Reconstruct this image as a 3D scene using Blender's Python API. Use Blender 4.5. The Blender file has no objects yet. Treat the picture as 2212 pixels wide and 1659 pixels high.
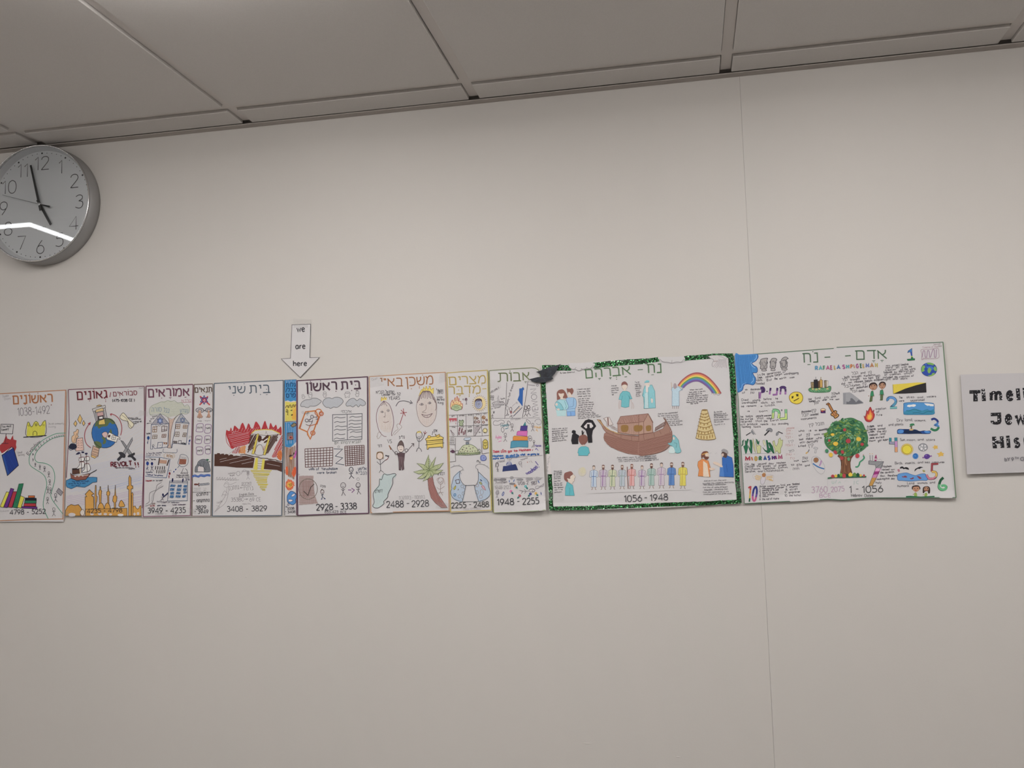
import bpy, bmesh, math, random
from mathutils import Vector, Matrix
from mathutils.geometry import tessellate_polygon
S = bpy.context.scene
COL = S.collection
H = 2.70                                    # ceiling grid height

# ---------------------------------------------------------------- camera
FPX, YAW, PITCH, ROLL = 1956.36, -0.1895, 0.0871, -0.0275
CAM = Vector((-0.1254, -2.157, H - 0.9132))
fw = Vector((math.sin(YAW)*math.cos(PITCH), math.cos(YAW)*math.cos(PITCH), math.sin(PITCH)))
r0 = Vector((math.cos(YAW), -math.sin(YAW), 0)); u0 = r0.cross(fw)
RT = r0*math.cos(ROLL) + u0*math.sin(ROLL); UP = -r0*math.sin(ROLL) + u0*math.cos(ROLL)
cd = bpy.data.cameras.new('camera'); cam = bpy.data.objects.new('camera', cd); COL.objects.link(cam)
cd.sensor_width = 36; cd.lens = FPX/2212*36; cd.clip_start = .02
cam.matrix_world = Matrix(((RT.x, UP.x, -fw.x, CAM.x), (RT.y, UP.y, -fw.y, CAM.y), (RT.z, UP.z, -fw.z, CAM.z), (0, 0, 0, 1)))
S.camera = cam

# ---------------------------------------------------------------- light and exposure
w = bpy.data.worlds.new('world'); S.world = w; w.use_nodes = True
w.node_tree.nodes['Background'].inputs[0].default_value = (1, .97, .93, 1)
w.node_tree.nodes['Background'].inputs[1].default_value = 0.0
S.view_settings.view_transform = 'Standard'; S.view_settings.look = 'None'
S.view_settings.exposure = -0.20; S.view_settings.gamma = 1; S.view_settings.use_curve_mapping = False
LIGHT_STRENGTH = 12.2
STRIP_STRENGTH = 18.0                         # radiance of the linear light near the left wall

# ---------------------------------------------------------------- helpers
def lin(c):
    c = c/255; return c/12.92 if c <= .04045 else ((c+.055)/1.055)**2.4
def hexc(h):
    if len(h) == 3: h = ''.join(a*2 for a in h)
    return tuple(lin(int(h[i:i+2], 16)) for i in (0, 2, 4))
def tag(o, label=None, cat=None, kind=None, group=None):
    for k, v in (('label', label), ('category', cat), ('kind', kind), ('group', group)):
        if v: o[k] = v
    return o
def mat(name, col, rough=.6, metal=0, spec=.5, noise=None, bump=None, coat=0, emit=None, trans=0, ior=1.45, alpha=1):
    m = bpy.data.materials.new(name); m.use_nodes = True; nt = m.node_tree; b = nt.nodes['Principled BSDF']
    b.inputs['Base Color'].default_value = (*col, 1); b.inputs['Roughness'].default_value = rough
    b.inputs['Metallic'].default_value = metal; b.inputs['Specular IOR Level'].default_value = spec
    b.inputs['Coat Weight'].default_value = coat; b.inputs['Transmission Weight'].default_value = trans
    b.inputs['IOR'].default_value = ior; b.inputs['Alpha'].default_value = alpha
    if emit: b.inputs['Emission Color'].default_value = (*emit[0], 1); b.inputs['Emission Strength'].default_value = emit[1]
    if noise or bump:
        tc = nt.nodes.new('ShaderNodeTexCoord')
    if noise:
        n = nt.nodes.new('ShaderNodeTexNoise'); n.inputs['Scale'].default_value = noise[0]; n.inputs['Detail'].default_value = 4
        r = nt.nodes.new('ShaderNodeValToRGB')
        r.color_ramp.elements[0].position = .3; r.color_ramp.elements[1].position = .7
        r.color_ramp.elements[0].color = (*[c*(1-noise[1]) for c in col], 1); r.color_ramp.elements[1].color = (*[min(1, c*(1+noise[1])) for c in col], 1)
        nt.links.new(tc.outputs['Object'], n.inputs['Vector']); nt.links.new(n.outputs['Fac'], r.inputs['Fac']); nt.links.new(r.outputs['Color'], b.inputs['Base Color'])
    if bump:
        n = nt.nodes.new('ShaderNodeTexNoise'); n.inputs['Scale'].default_value = bump[0]; n.inputs['Detail'].default_value = 3
        bp = nt.nodes.new('ShaderNodeBump'); bp.inputs['Strength'].default_value = bump[1]; bp.inputs['Distance'].default_value = .001
        nt.links.new(tc.outputs['Object'], n.inputs['Vector']); nt.links.new(n.outputs['Fac'], bp.inputs['Height']); nt.links.new(bp.outputs['Normal'], b.inputs['Normal'])
    return m
def obj(name, verts, faces, m, parent=None, smooth=False):
    me = bpy.data.meshes.new(name); me.from_pydata([tuple(v) for v in verts], [], faces); me.update()
    if smooth:
        for p in me.polygons: p.use_smooth = True
    if m: me.materials.append(m)
    o = bpy.data.objects.new(name, me); COL.objects.link(o)
    if parent: o.parent = parent
    return o
def box(a, b):
    x0, y0, z0 = a; x1, y1, z1 = b
    v = [(x0, y0, z0), (x1, y0, z0), (x1, y1, z0), (x0, y1, z0), (x0, y0, z1), (x1, y0, z1), (x1, y1, z1), (x0, y1, z1)]
    return v, [(0, 3, 2, 1), (4, 5, 6, 7), (0, 1, 5, 4), (1, 2, 6, 5), (2, 3, 7, 6), (3, 0, 4, 7)]
def boxes(L):
    V = []; F = []
    for a, b in L:
        v, f = box(a, b); n = len(V); V += v; F += [tuple(i+n for i in q) for q in f]
    return V, F
def empty(name, loc, parent=None):
    o = bpy.data.objects.new(name, None); o.empty_display_size = .05; COL.objects.link(o); o.location = loc
    if parent: o.parent = parent
    return o

# ---------------------------------------------------------------- materials
WALLC = (.69, .664, .632)
M_wall = mat('wall_paint', WALLC, .55, spec=.35, noise=(1.3, .012), bump=(260, .12))
M_wall2 = mat('wall_paint_far', (.55, .52, .49), .7)
M_ceil = mat('ceiling_tile_board', (.72, .695, .672), .85, spec=.2, noise=(500, .03), bump=(700, .3))
M_grid = mat('ceiling_grid_metal', (.72, .68, .65), .45, spec=.4)
M_angle = mat('wall_angle_metal', (.50, .46, .43), .5, spec=.3)  # darker than the grid: metal paint with ceiling-edge shadow mixed into its colour
M_gap = mat('ceiling_void', (.03, .03, .03), .9)
M_floor = mat('floor_carpet', (.20, .19, .18), .95, noise=(200, .2))
M_lamp = mat('lamp_diffuser', (.9, .9, .9), .5, emit=((1.0, .96, .93), LIGHT_STRENGTH))
M_strip = mat('linear_light_diffuser', (.9, .9, .9), .5, emit=((.97, .98, 1.0), STRIP_STRENGTH))
M_white = mat('white_metal', (.8, .8, .78), .4)

# ---------------------------------------------------------------- room shell
X0, X1, YB = -2.78, 3.4, -5.6
SEAM = 0.0335
wb = empty('wall_back', (0, 0, 0)); wb['kind'] = 'structure'
v, f = boxes([((X0, 0, 0), (SEAM-.0002, .06, H+.12)), ]); obj('wall_panel', v, f, M_wall, wb)
v, f = boxes([((SEAM+.0002, 0, 0), (X1, .06, H+.12))]); obj('wall_panel', v, f, M_wall, wb)
v, f = box((X0, .06, 0), (X1, .09, H+.12)); obj('wall_backing', v, f, M_wall2, wb)
for nm, a, b in (('wall_left', (X0-.1, YB, 0), (X0, .09, H+.12)), ('wall_right', (X1, YB, 0), (X1+.1, .09, H+.12)), ('wall_front', (X0-.1, YB-.1, 0), (X1+.1, YB, H+.12))):
    v, f = box(a, b); tag(obj(nm, v, f, M_wall2), kind='structure')
v, f = box((X0-.1, YB-.1, -.1), (X1+.1, .09, 0)); tag(obj('floor', v, f, M_floor), kind='structure')
for i, (a, b) in enumerate((((X0, -.012, 0), (X1, 0, .10)),)):
    v, f = box(a, b); tag(obj('baseboard_back', v, f, mat('baseboard_vinyl', (.12, .12, .12), .5)), kind='structure')
v, f = boxes([((X0, -.0235, H-.0105), (X1, -.0005, H-.0085)), ((X0, -.0020, H-.0084), (X1, -.0006, H+.02))])
tag(obj('trim_1', v, f, M_angle), kind='structure')      # the wall angle that carries the ceiling at the wall

ce = empty('ceiling', (0, 0, H)); ce['kind'] = 'structure'; ce.location = (0, 0, 0)
v, f = box((X0-.1, YB-.1, H+.10), (X1+.1, .09, H+.14)); obj('ceiling_deck', v, f, M_gap, ce)
T, BW, DROP = .61, .012, .007
DY = .1191
xs = [i*T for i in range(-4, 6)]
ys = [-DY - i*T for i in range(0, 9)]
def bar(a, b):
    v, f = box(a, b); return obj('grid_bar', v, f, M_grid, ce)
for x in xs:
    bar((x-BW, YB, H), (x+BW, -.0258, H+.004))
for y in ys:
    for i, x in enumerate([X0+BW]+xs+[X1-BW]):
        pass
    e = [X0]+xs+[X1]
    for a, b in zip(e[:-1], e[1:]): bar((a+BW, y-BW, H+.0001), (b-BW, y+BW, H+.0039))
lamp_cells = set()
for cx_, cy_ in ((-2, 3), (-1, 2), (1, 2), (3, 2), (-2, 6), (-1, 6), (1, 6), (3, 6)):
    lamp_cells.add((cx_, cy_))
ey = [0]+ys+[YB]
ex = [X0]+xs+[X1]
rnd = random.Random(3)
tile_mesh = {}
for i in range(len(ex)-1):
    for j in range(len(ey)-1):
        a, b = ex[i], ex[i+1]; t, s_ = ey[j], ey[j+1]
        if b-a < .03 or t-s_ < .03: continue
        if (i-4, j) in lamp_cells: continue
        g = .0018
        xa, xb = a+BW+g, b-BW-g; ya, yb = s_+BW+g, (t-BW-g if j else -.0245)
        key = (round(xb-xa, 4), round(yb-ya, 4))
        if key not in tile_mesh:
            hx, hy = key[0]/2, key[1]/2; c = .0012
            # face that hangs below the grid with a tiny chamfer, and the body above it
            V = [(-hx+c, -hy+c, -DROP), (hx-c, -hy+c, -DROP), (hx-c, hy-c, -DROP), (-hx+c, hy-c, -DROP),
                 (-hx, -hy, -DROP+c), (hx, -hy, -DROP+c), (hx, hy, -DROP+c), (-hx, hy, -DROP+c),
                 (-hx, -hy, .009), (hx, -hy, .009), (hx, hy, .009), (-hx, hy, .009)]
            F = [(0, 3, 2, 1), (0, 1, 5, 4), (1, 2, 6, 5), (2, 3, 7, 6), (3, 0, 4, 7), (4, 5, 9, 8), (5, 6, 10, 9), (6, 7, 11, 10), (7, 4, 8, 11), (8, 9, 10, 11)]
            me = bpy.data.meshes.new('ceiling_tile'); me.from_pydata(V, [], F); me.materials.append(M_ceil); tile_mesh[key] = me
        o = bpy.data.objects.new('ceiling_tile', tile_mesh[key]); COL.objects.link(o); o.parent = ce
        o.location = ((xa+xb)/2+rnd.uniform(-.0008, .0008), (ya+yb)/2, H+rnd.uniform(-.0006, .0006)); o.rotation_euler = (0, 0, rnd.uniform(-.0006, .0006))
for k, (i, j) in enumerate(sorted(lamp_cells)):
    a, b = ex[i+4], ex[i+5]; t, s_ = ey[j], ey[j+1]
    cxl, cyl = (a+b)/2, (t+s_)/2
    L = empty('ceiling_light', (cxl, cyl, H))
    side = 'row nearer the poster wall' if j < 5 else 'row farther from the poster wall'
    tag(L, 'square recessed ceiling light, %s from the left in the %s' % ({-2: 'first', -1: 'second', 1: 'third', 3: 'fourth'}[i], side), 'ceiling light', group='recessed ceiling lights')
    h = T/2-BW-.002
    v, f = boxes([((-h, -h, -.004), (h, -h+.05, .03)), ((-h, h-.05, -.004), (h, h, .03)), ((-h, -h+.05, -.004), (-h+.05, h-.05, .03)), ((h-.05, -h+.05, -.004), (h, h-.05, .03))])
    obj('frame', v, f, M_white, L)
    v, f = box((-h+.05, -h+.05, -.055), (h-.05, h-.05, .02)); obj('diffuser', v, f, M_lamp, L)
# linear lights under the ceiling beside the left wall, seen mirrored in the clock glass
def linear(name, a, b, label):
    L = empty(name, ((a[0]+b[0])/2, (a[1]+b[1])/2, H-.02)); tag(L, label, 'ceiling light')
    hx, hy = (b[0]-a[0])/2, (b[1]-a[1])/2
    v, f = boxes([((-hx-.006, -hy-.006, .0), (hx+.006, hy+.006, .0125))]); obj('housing', v, f, M_white, L)
    v, f = box((-hx, -hy, -.012), (hx, hy, 0)); obj('diffuser', v, f, M_strip, L)
linear('linear_light', (-2.381, -2.2), (-2.372, -.706), 'long thin ceiling light running away from the clock wall')
linear('linear_light', (-2.74, -.704), (-2.372, -.695), 'short thin ceiling light running to the left wall')

# ---------------------------------------------------------------- measuring: a point of the wall plane seen at a pixel of the photograph
def ray(px, py):
    return fw + RT*((px-1106)/FPX) - UP*((py-829.5)/FPX)
def onwall(px, py, off=0.0):
    d = ray(px, py); t = (-off-CAM.y)/d.y
    return CAM + d*t
# ---------------------------------------------------------------- a single-stroke alphabet: width|stroke|stroke, ~ = smooth
FONT = {
'0': "6|~3,10 .8,8.6 0,5 .8,1.4 3,0 5.2,1.4 6,5 5.2,8.6 3,10", '1': "3.4|.4,7.9 2.6,10 2.6,0", '2': "6|~.3,7.7 1,9.3 3,10 5,9.3 5.6,7.4 4.6,5.2 .2,0|.2,0 5.9,0",
'3': "6|~.5,8.9 2.8,10 5,9.2 5.1,7 2.6,5.5|~2.6,5.5 5.1,4.8 5.7,2.6 4.6,.6 2.6,0 .2,1", '4': "6.6|5,0 5,10 0,2.7 6.6,2.7", '5': "6|5.3,10 1.3,10 .9,5.9|~.9,5.9 3,6.3 5.1,5.5 5.7,3.2 4.8,.9 2.6,0 .2,.7",
'6': "6|~4.2,10 1.8,6.6 .3,3.4 .9,1 3,0 5.1,1 5.8,3.2 4.9,5.4 3,6.2 1.2,5.3", '7': "6|0,10 6,10 2,0", '8': "6|~3,5.5 1.1,6.4 .7,8 1.4,9.5 3,10 4.6,9.5 5.3,8 4.9,6.4 3,5.5 .8,4.5 .1,2.8 .9,.7 3,0 5.1,.7 5.9,2.8 5.2,4.5 3,5.5",
'9': "6|~1.8,0 4.2,3.4 5.7,6.6 5.1,9 3,10 .9,9 .2,6.8 1.1,4.6 3,3.8 4.8,4.7", '-': "4|.2,4 3.8,4", ' ': "3", '.': "1.4|.5,0 .9,.5", ',': "1.4|.9,.8 .3,-1.6", ':': "1.6|.6,.3 1,.8|.6,5 1,5.5", '!': "2|1,10 .9,3|.8,.2 1,.6",
'/': "4.4|0,-1 4,10.5", '(': "2.6|~2.2,11 .6,7 .6,3 2.2,-1", ')': "2.6|~.4,11 2,7 2,3 .4,-1", '"': "2.4|.4,10 .6,7.4|1.8,10 2,7.4", "'": "1|.5,10 .4,8", '>': "6|0,4 6,4|3.6,6.4 6,4 3.6,1.6", '<': "6|0,4 6,4|2.4,6.4 0,4 2.4,1.6",
'A': "7|0,0 3.5,10 7,0|1.3,3.4 5.7,3.4", 'B': "6|.4,0 .4,10|~.4,10 3.6,10 5,8.8 4.8,6.4 3,5.4 .4,5.4|~.4,5.4 4,5.2 5.8,3.8 5.4,1 3.6,0 .4,0", 'C': "6.6|~6.2,8.2 4.2,10 1.6,9.2 .2,5 1.6,.8 4.2,0 6.2,1.8", 'D': "6.8|.4,0 .4,10|~.4,10 3.4,9.9 6.2,8 6.2,2.4 3.4,.1 .4,0", 'E': "5.4|5,10 .5,10 .5,0 5.2,0|.5,5.2 4.4,5.2", 'F': "5.2|5,10 .5,10 .5,0|.5,5.2 4.2,5.2",
'G': "7|~6.2,8.2 4.2,10 1.6,9.2 .2,5 1.6,.8 4.2,0 6.2,1.6|6.2,1.6 6.2,4.6 4,4.6", 'H': "6.6|.4,0 .4,10|6.2,0 6.2,10|.4,5.2 6.2,5.2", 'I': "1.6|.8,0 .8,10", 'J': "5|1,10 4.4,10|~4.4,10 4.4,3 3.6,.6 1.8,0 0,1.4", 'K': "6.4|.4,0 .4,10|6,10 .5,4|2.2,5.8 6.3,0", 'L': "5|.4,10 .4,0 4.8,0", 'M': "8|.2,0 .6,10 4,2.6 7.4,10 7.8,0", 'N': "6.6|.4,0 .4,10 6.2,0 6.2,10",
'O': "7.4|~3.7,10 1,8.4 0,5 1,1.6 3.7,0 6.4,1.6 7.4,5 6.4,8.4 3.7,10", 'P': "5.8|.4,0 .4,10|~.4,10 3.8,9.9 5.4,8.2 5,5.6 3.4,4.6 .4,4.6", 'R': "6|.4,0 .4,10|~.4,10 3.8,9.9 5.2,8.2 4.8,5.8 3.2,5 .4,5|2.8,5 5.8,0", 'S': "5.8|~5.2,8.6 3,10 .8,8.8 .8,6.6 3,5.2 5.2,3.8 5.2,1.2 3,0 .4,1.4", 'T': "6.4|0,10 6.4,10|3.2,10 3.2,0", 'U': "6.4|~.4,10 .4,3.6 1.2,.8 3.2,0 5.2,.8 6,3.6 6,10", 'V': "6.6|0,10 3.3,0 6.6,10", 'W': "9|0,10 2.2,0 4.5,8 6.8,0 9,10", 'Y': "6.4|0,10 3.2,5 6.4,10|3.2,5 3.2,0", 'Q': "7.4|~3.7,10 1,8.4 0,5 1,1.6 3.7,0 6.4,1.6 7.4,5 6.4,8.4 3.7,10|4.6,2.4 7,-.4", 'Z': "6|0,10 6,10 0,0 6,0", 'X': "6|0,0 6,10|0,10 6,0",
'a': "4.8|~4.2,5.4 2.4,6.2 .6,5 .2,2.6 1,.4 2.6,.1 4.2,2.2|4.3,6 4.3,1.2 5,0", 'b': "4.8|.4,10 .4,0|~.4,3.6 1.6,5.8 3.4,5.8 4.6,3.8 4,.8 2.2,0 .4,1.2", 'c': "4.2|~3.8,5.2 2.4,6.2 .6,5 .3,2.4 1.4,.3 3,.1 4,1.2", 'd': "4.8|~4.3,4.4 3,6 1,5.4 .2,3 1,.5 2.6,0 4.3,1.8|4.4,10 4.4,0", 'e': "4.4|~.4,3.2 4,3.6 3.4,5.6 2.2,6.2 .6,5 .3,2.4 1.4,.2 3.2,.1 4.2,1.2", 'f': "3.2|~3,9.4 1.8,10 1.2,8.4 1.1,0|0,6 2.8,6", 'g': "4.8|~4.3,4.8 2.8,6.2 .9,5.4 .3,3 1.2,.8 3,.8 4.3,2.6|~4.4,6 4.4,-1.6 3.4,-3.4 1.6,-3.6 .4,-2.6",
'h': "4.6|.4,10 .4,0|~.4,3.8 1.8,5.8 3.4,5.8 4.2,4.4 4.2,0", 'i': "1.4|.7,6 .7,0|.6,8.2 .8,8.8", 'j': "2|~1.4,6 1.4,-2 .4,-3.4|1.3,8.2 1.5,8.8", 'k': "4.4|.4,10 .4,0|3.8,6 .5,2.6|1.6,3.6 4.2,0", 'l': "1.2|.6,10 .6,0", 'm': "7|.4,6 .4,0|~.4,4 1.6,5.9 3,5.7 3.5,4 3.5,0|~3.5,4 4.8,5.9 6.2,5.7 6.7,4 6.7,0", 'n': "4.6|.4,6 .4,0|~.4,3.8 1.8,5.8 3.4,5.8 4.2,4.2 4.2,0", 'o': "4.8|~2.4,6.1 .7,5 .2,3 .8,.9 2.4,0 4,.9 4.6,3 4,5.1 2.4,6.1",
'p': "4.8|.4,6 .4,-3.6|~.4,4 1.6,5.9 3.4,5.8 4.6,3.6 4,.8 2.2,0 .4,1.2", 'q': "4.8|~4.3,4.8 2.8,6.2 .9,5.4 .3,3 1.2,.6 3,.4 4.3,2.2|4.4,6 4.4,-3.6", 'r': "3.2|.4,6 .4,0|~.4,3.6 1.6,5.6 3.2,5.8", 's': "3.8|~3.4,5.4 2,6.1 .6,5.2 1,3.8 2.8,2.8 3.5,1.4 2.2,.1 .2,.7", 't': "3.2|~1.4,9 1.4,1.4 2.2,.1 3.2,.5|0,6 3,6", 'u': "4.6|~.4,6 .4,2 1.4,.1 3,.3 4.2,2|4.2,6 4.2,0", 'v': "4.2|0,6 2.1,0 4.2,6", 'w': "6.4|0,6 1.6,0 3.2,5 4.8,0 6.4,6", 'x': "4|0,0 4,6|0,6 4,0", 'y': "4.4|0,6 2.3,.6|4.4,6 1,-3.6", 'z': "4|0,6 4,6 0,0 4,0", '4h': "5|0",
'א': "8|.2,9.6 7.8,0|.9,0 .9,9|~7,10 6.9,7.4 6,5.6 4.2,4.4", 'ב': "7|~.3,10 3.8,10 5.4,9.2 5.8,7|5.8,8 5.8,0|0,0 7.4,0", 'ג': "4.6|~.4,10 2.4,10 3.2,8.6 3.3,5 3.9,0|~3.4,3.4 1.8,.8 0,0", 'ד': "6.8|0,10 6.8,10|5.3,10 5.3,0", 'ה': "7|~0,10 4.2,10 5.8,9.2 6.2,7|6.2,8 6.2,0|1,5.6 1,0", 'ו': "2.6|.2,10 2,10 2,0", 'ז': "3.6|0,10 3.4,10|1.9,10 1.9,0",
'ח': "7.2|~0,10 4.4,10 6,9.2 6.4,7|6.4,8 6.4,0|1.2,10 1.2,0", 'ט': "7|~1,10 .8,4 1.6,.8 3.5,0 5.6,.8 6.4,4 5.8,9 4.4,10 3,9", 'י': "2.6|.2,10 2,10 2,5.6", 'כ': "6.6|~0,10 3.6,10 5.6,8.6 6.2,5 5.6,1.4 3.6,0 0,0", 'ך': "5.6|~0,10 3.4,10 4.8,9.2 5,7|5,8 5,-4", 'ל': "6|.6,13.4 .6,10 5.4,10|~5.4,10 5.6,7.6 4.4,3.6 2.4,0", 'ם': "7.4|~-.2,10 4.4,10 6.1,9.2 6.5,7|6.5,8 6.5,0 .9,0 .9,10",
'מ': "7.8|0,10 1.7,7.4|~.2,0 .9,4.4 2,8 3.4,9.6 5,10 6.6,9 7.3,5.5 7,1.6 6.4,0|6.5,0 3.2,0", 'ן': "2.6|.2,10 2,10 2,-4", 'נ': "4.6|1.2,10 3.6,10 3.6,0 0,0", 'ס': "7|~0,10 3.6,10 5.6,9.3 6.6,6.6 6.2,2.4 4.6,.2 3.4,0 1.6,.7 .6,3.4 .7,7.6 1.4,10", 'ע': "6.6|~.4,10 .8,6.2 2.4,2.8 3.6,1.6|~6,10 6,6 5,2.8 3,.6 0,-.8", 'פ': "6.8|~3,5.4 .9,5.8 .6,8 1.4,9.8 3.4,10 5.8,8.8 6.4,5.4 5.8,1.6 3.8,0 .3,0",
'צ': "7.2|.2,10 6.6,.4|~6.4,10 6.3,7.4 5.4,5.6 4.2,4.8|6.8,0 0,0", 'ק': "6.4|~0,10 4.2,10 5.8,9.2 5.8,7 4,2.8 3.6,.4|1,6.6 1,-4", 'ר': "6|~0,10 3.6,10 5.1,9.2 5.5,7|5.5,8 5.5,0", 'ש': "8.6|~.4,10 .5,4.6 1.8,1 4.2,0 6.8,.8 8,4.4 8.2,10|~4.4,10 4.3,7 3.2,5 1,4.2", 'ת': "7.8|~.2,10 4.6,10 6.2,9.2 6.6,7|6.6,8 6.6,0|1.6,10 1.6,1.6 .9,.2 -.4,0",
}
def catmull(P, closed=False, n=4):
    out = []; N = len(P)
    if N < 3: return list(P)
    for i in range(N if closed else N-1):
        if closed: a, b, c, d = P[i-1], P[i], P[(i+1) % N], P[(i+2) % N]
        else: a, b, c, d = P[max(i-1, 0)], P[i], P[i+1], P[min(i+2, N-1)]
        for k in range(n):
            t = k/n; q = []
            for j in (0, 1):
                q.append(.5*((2*b[j]) + (c[j]-a[j])*t + (2*a[j]-5*b[j]+4*c[j]-d[j])*t*t + (3*b[j]-a[j]-3*c[j]+d[j])*t**3))
            out.append(tuple(q))
    if not closed: out.append(P[-1])
    return out
GLY = {}
for k_, s_ in FONT.items():
    p_ = s_.split('|'); st = []
    for q_ in p_[1:]:
        sm = q_[0] == '~'; pts = [tuple(float(c) for c in a.split(',')) for a in q_.lstrip('~').split()]
        if len(pts) > 1: st.append(catmull(pts, n=3) if sm else pts)
    GLY[k_] = (float(p_[0]), st)

# paper ink: colours come from the mesh's own colour attribute, grain from a noise
def ink(name, rough=.6, grain=.10):
    m = bpy.data.materials.new(name); m.use_nodes = True; nt = m.node_tree; b = nt.nodes['Principled BSDF']
    a = nt.nodes.new('ShaderNodeAttribute'); a.attribute_name = 'ink'
    n = nt.nodes.new('ShaderNodeTexNoise'); n.inputs['Scale'].default_value = 900; tc = nt.nodes.new('ShaderNodeTexCoord')
    mr = nt.nodes.new('ShaderNodeMapRange'); mr.inputs['From Min'].default_value = .3; mr.inputs['From Max'].default_value = .7; mr.inputs['To Min'].default_value = 1-grain; mr.inputs['To Max'].default_value = 1+grain*.6
    mx = nt.nodes.new('ShaderNodeVectorMath'); mx.operation = 'SCALE'
    nt.links.new(tc.outputs['Object'], n.inputs['Vector']); nt.links.new(n.outputs['Fac'], mr.inputs['Value']); nt.links.new(a.outputs['Color'], mx.inputs[0]); nt.links.new(mr.outputs[0], mx.inputs['Scale'])
    nt.links.new(mx.outputs[0], b.inputs['Base Color']); b.inputs['Roughness'].default_value = rough; b.inputs['Specular IOR Level'].default_value = .3
    return m
M_ink = ink('ink_and_crayon')
M_paper = mat('paper', (.715, .702, .715), .55, spec=.35, noise=(14, .018), bump=(60, .18))
M_sign = mat('sign_paper', (.60, .585, .60), .6, spec=.3, noise=(14, .012))
M_tape = mat('clear_tape', (.95, .95, .95), .16, spec=1.0, alpha=.12, bump=(320, 6.0))
M_edge = mat('paper_backing', (.70, .66, .62), .7)
GAIN = 1.26        # photographed colour -> surface colour (the light that falls on the posters)
def ic(h):
    c = [a*GAIN for a in hexc(h)]; g = .3*c[0]+.6*c[1]+.1*c[2]
    return tuple(min(.9, a*.90+g*.10) for a in c)   # dry crayon and marker are a little dull

FR = {'A': (0, 820, 5.184), 'B': (300, 825, 11.06), 'C': (300, 970, 10.706), 'D': (300, 800, 5.028), 'E': (605, 815, 11.06), 'F': (605, 960, 10.37), 'G': (790, 780, 4.88),
      'H': (960, 795, 10.373), 'I': (960, 945, 9.755), 'J': (1050, 790, 9.76), 'K': (1050, 950, 10.05), 'L': (1170, 770, 11.06), 'M': (1170, 920, 8.73), 'N': (1380, 750, 4.608),
      'O': (1160, 750, 4.608), 'P': (1580, 760, 11.06), 'Q': (1590, 900, 8.73), 'R': (1720, 740, 9.217), 'S': (1740, 890, 8.506), 'T': (1890, 735, 9.217), 'U': (1880, 905, 9.216),
      'V': (2050, 780, 6.142), 'W': (600, 680, 3.687), 'Z': (0, 0, 1)}
RND = random.Random(11)
SHEETS = {}
class Part:
    def __init__(s): s.v = []; s.f = []; s.c = []
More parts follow.
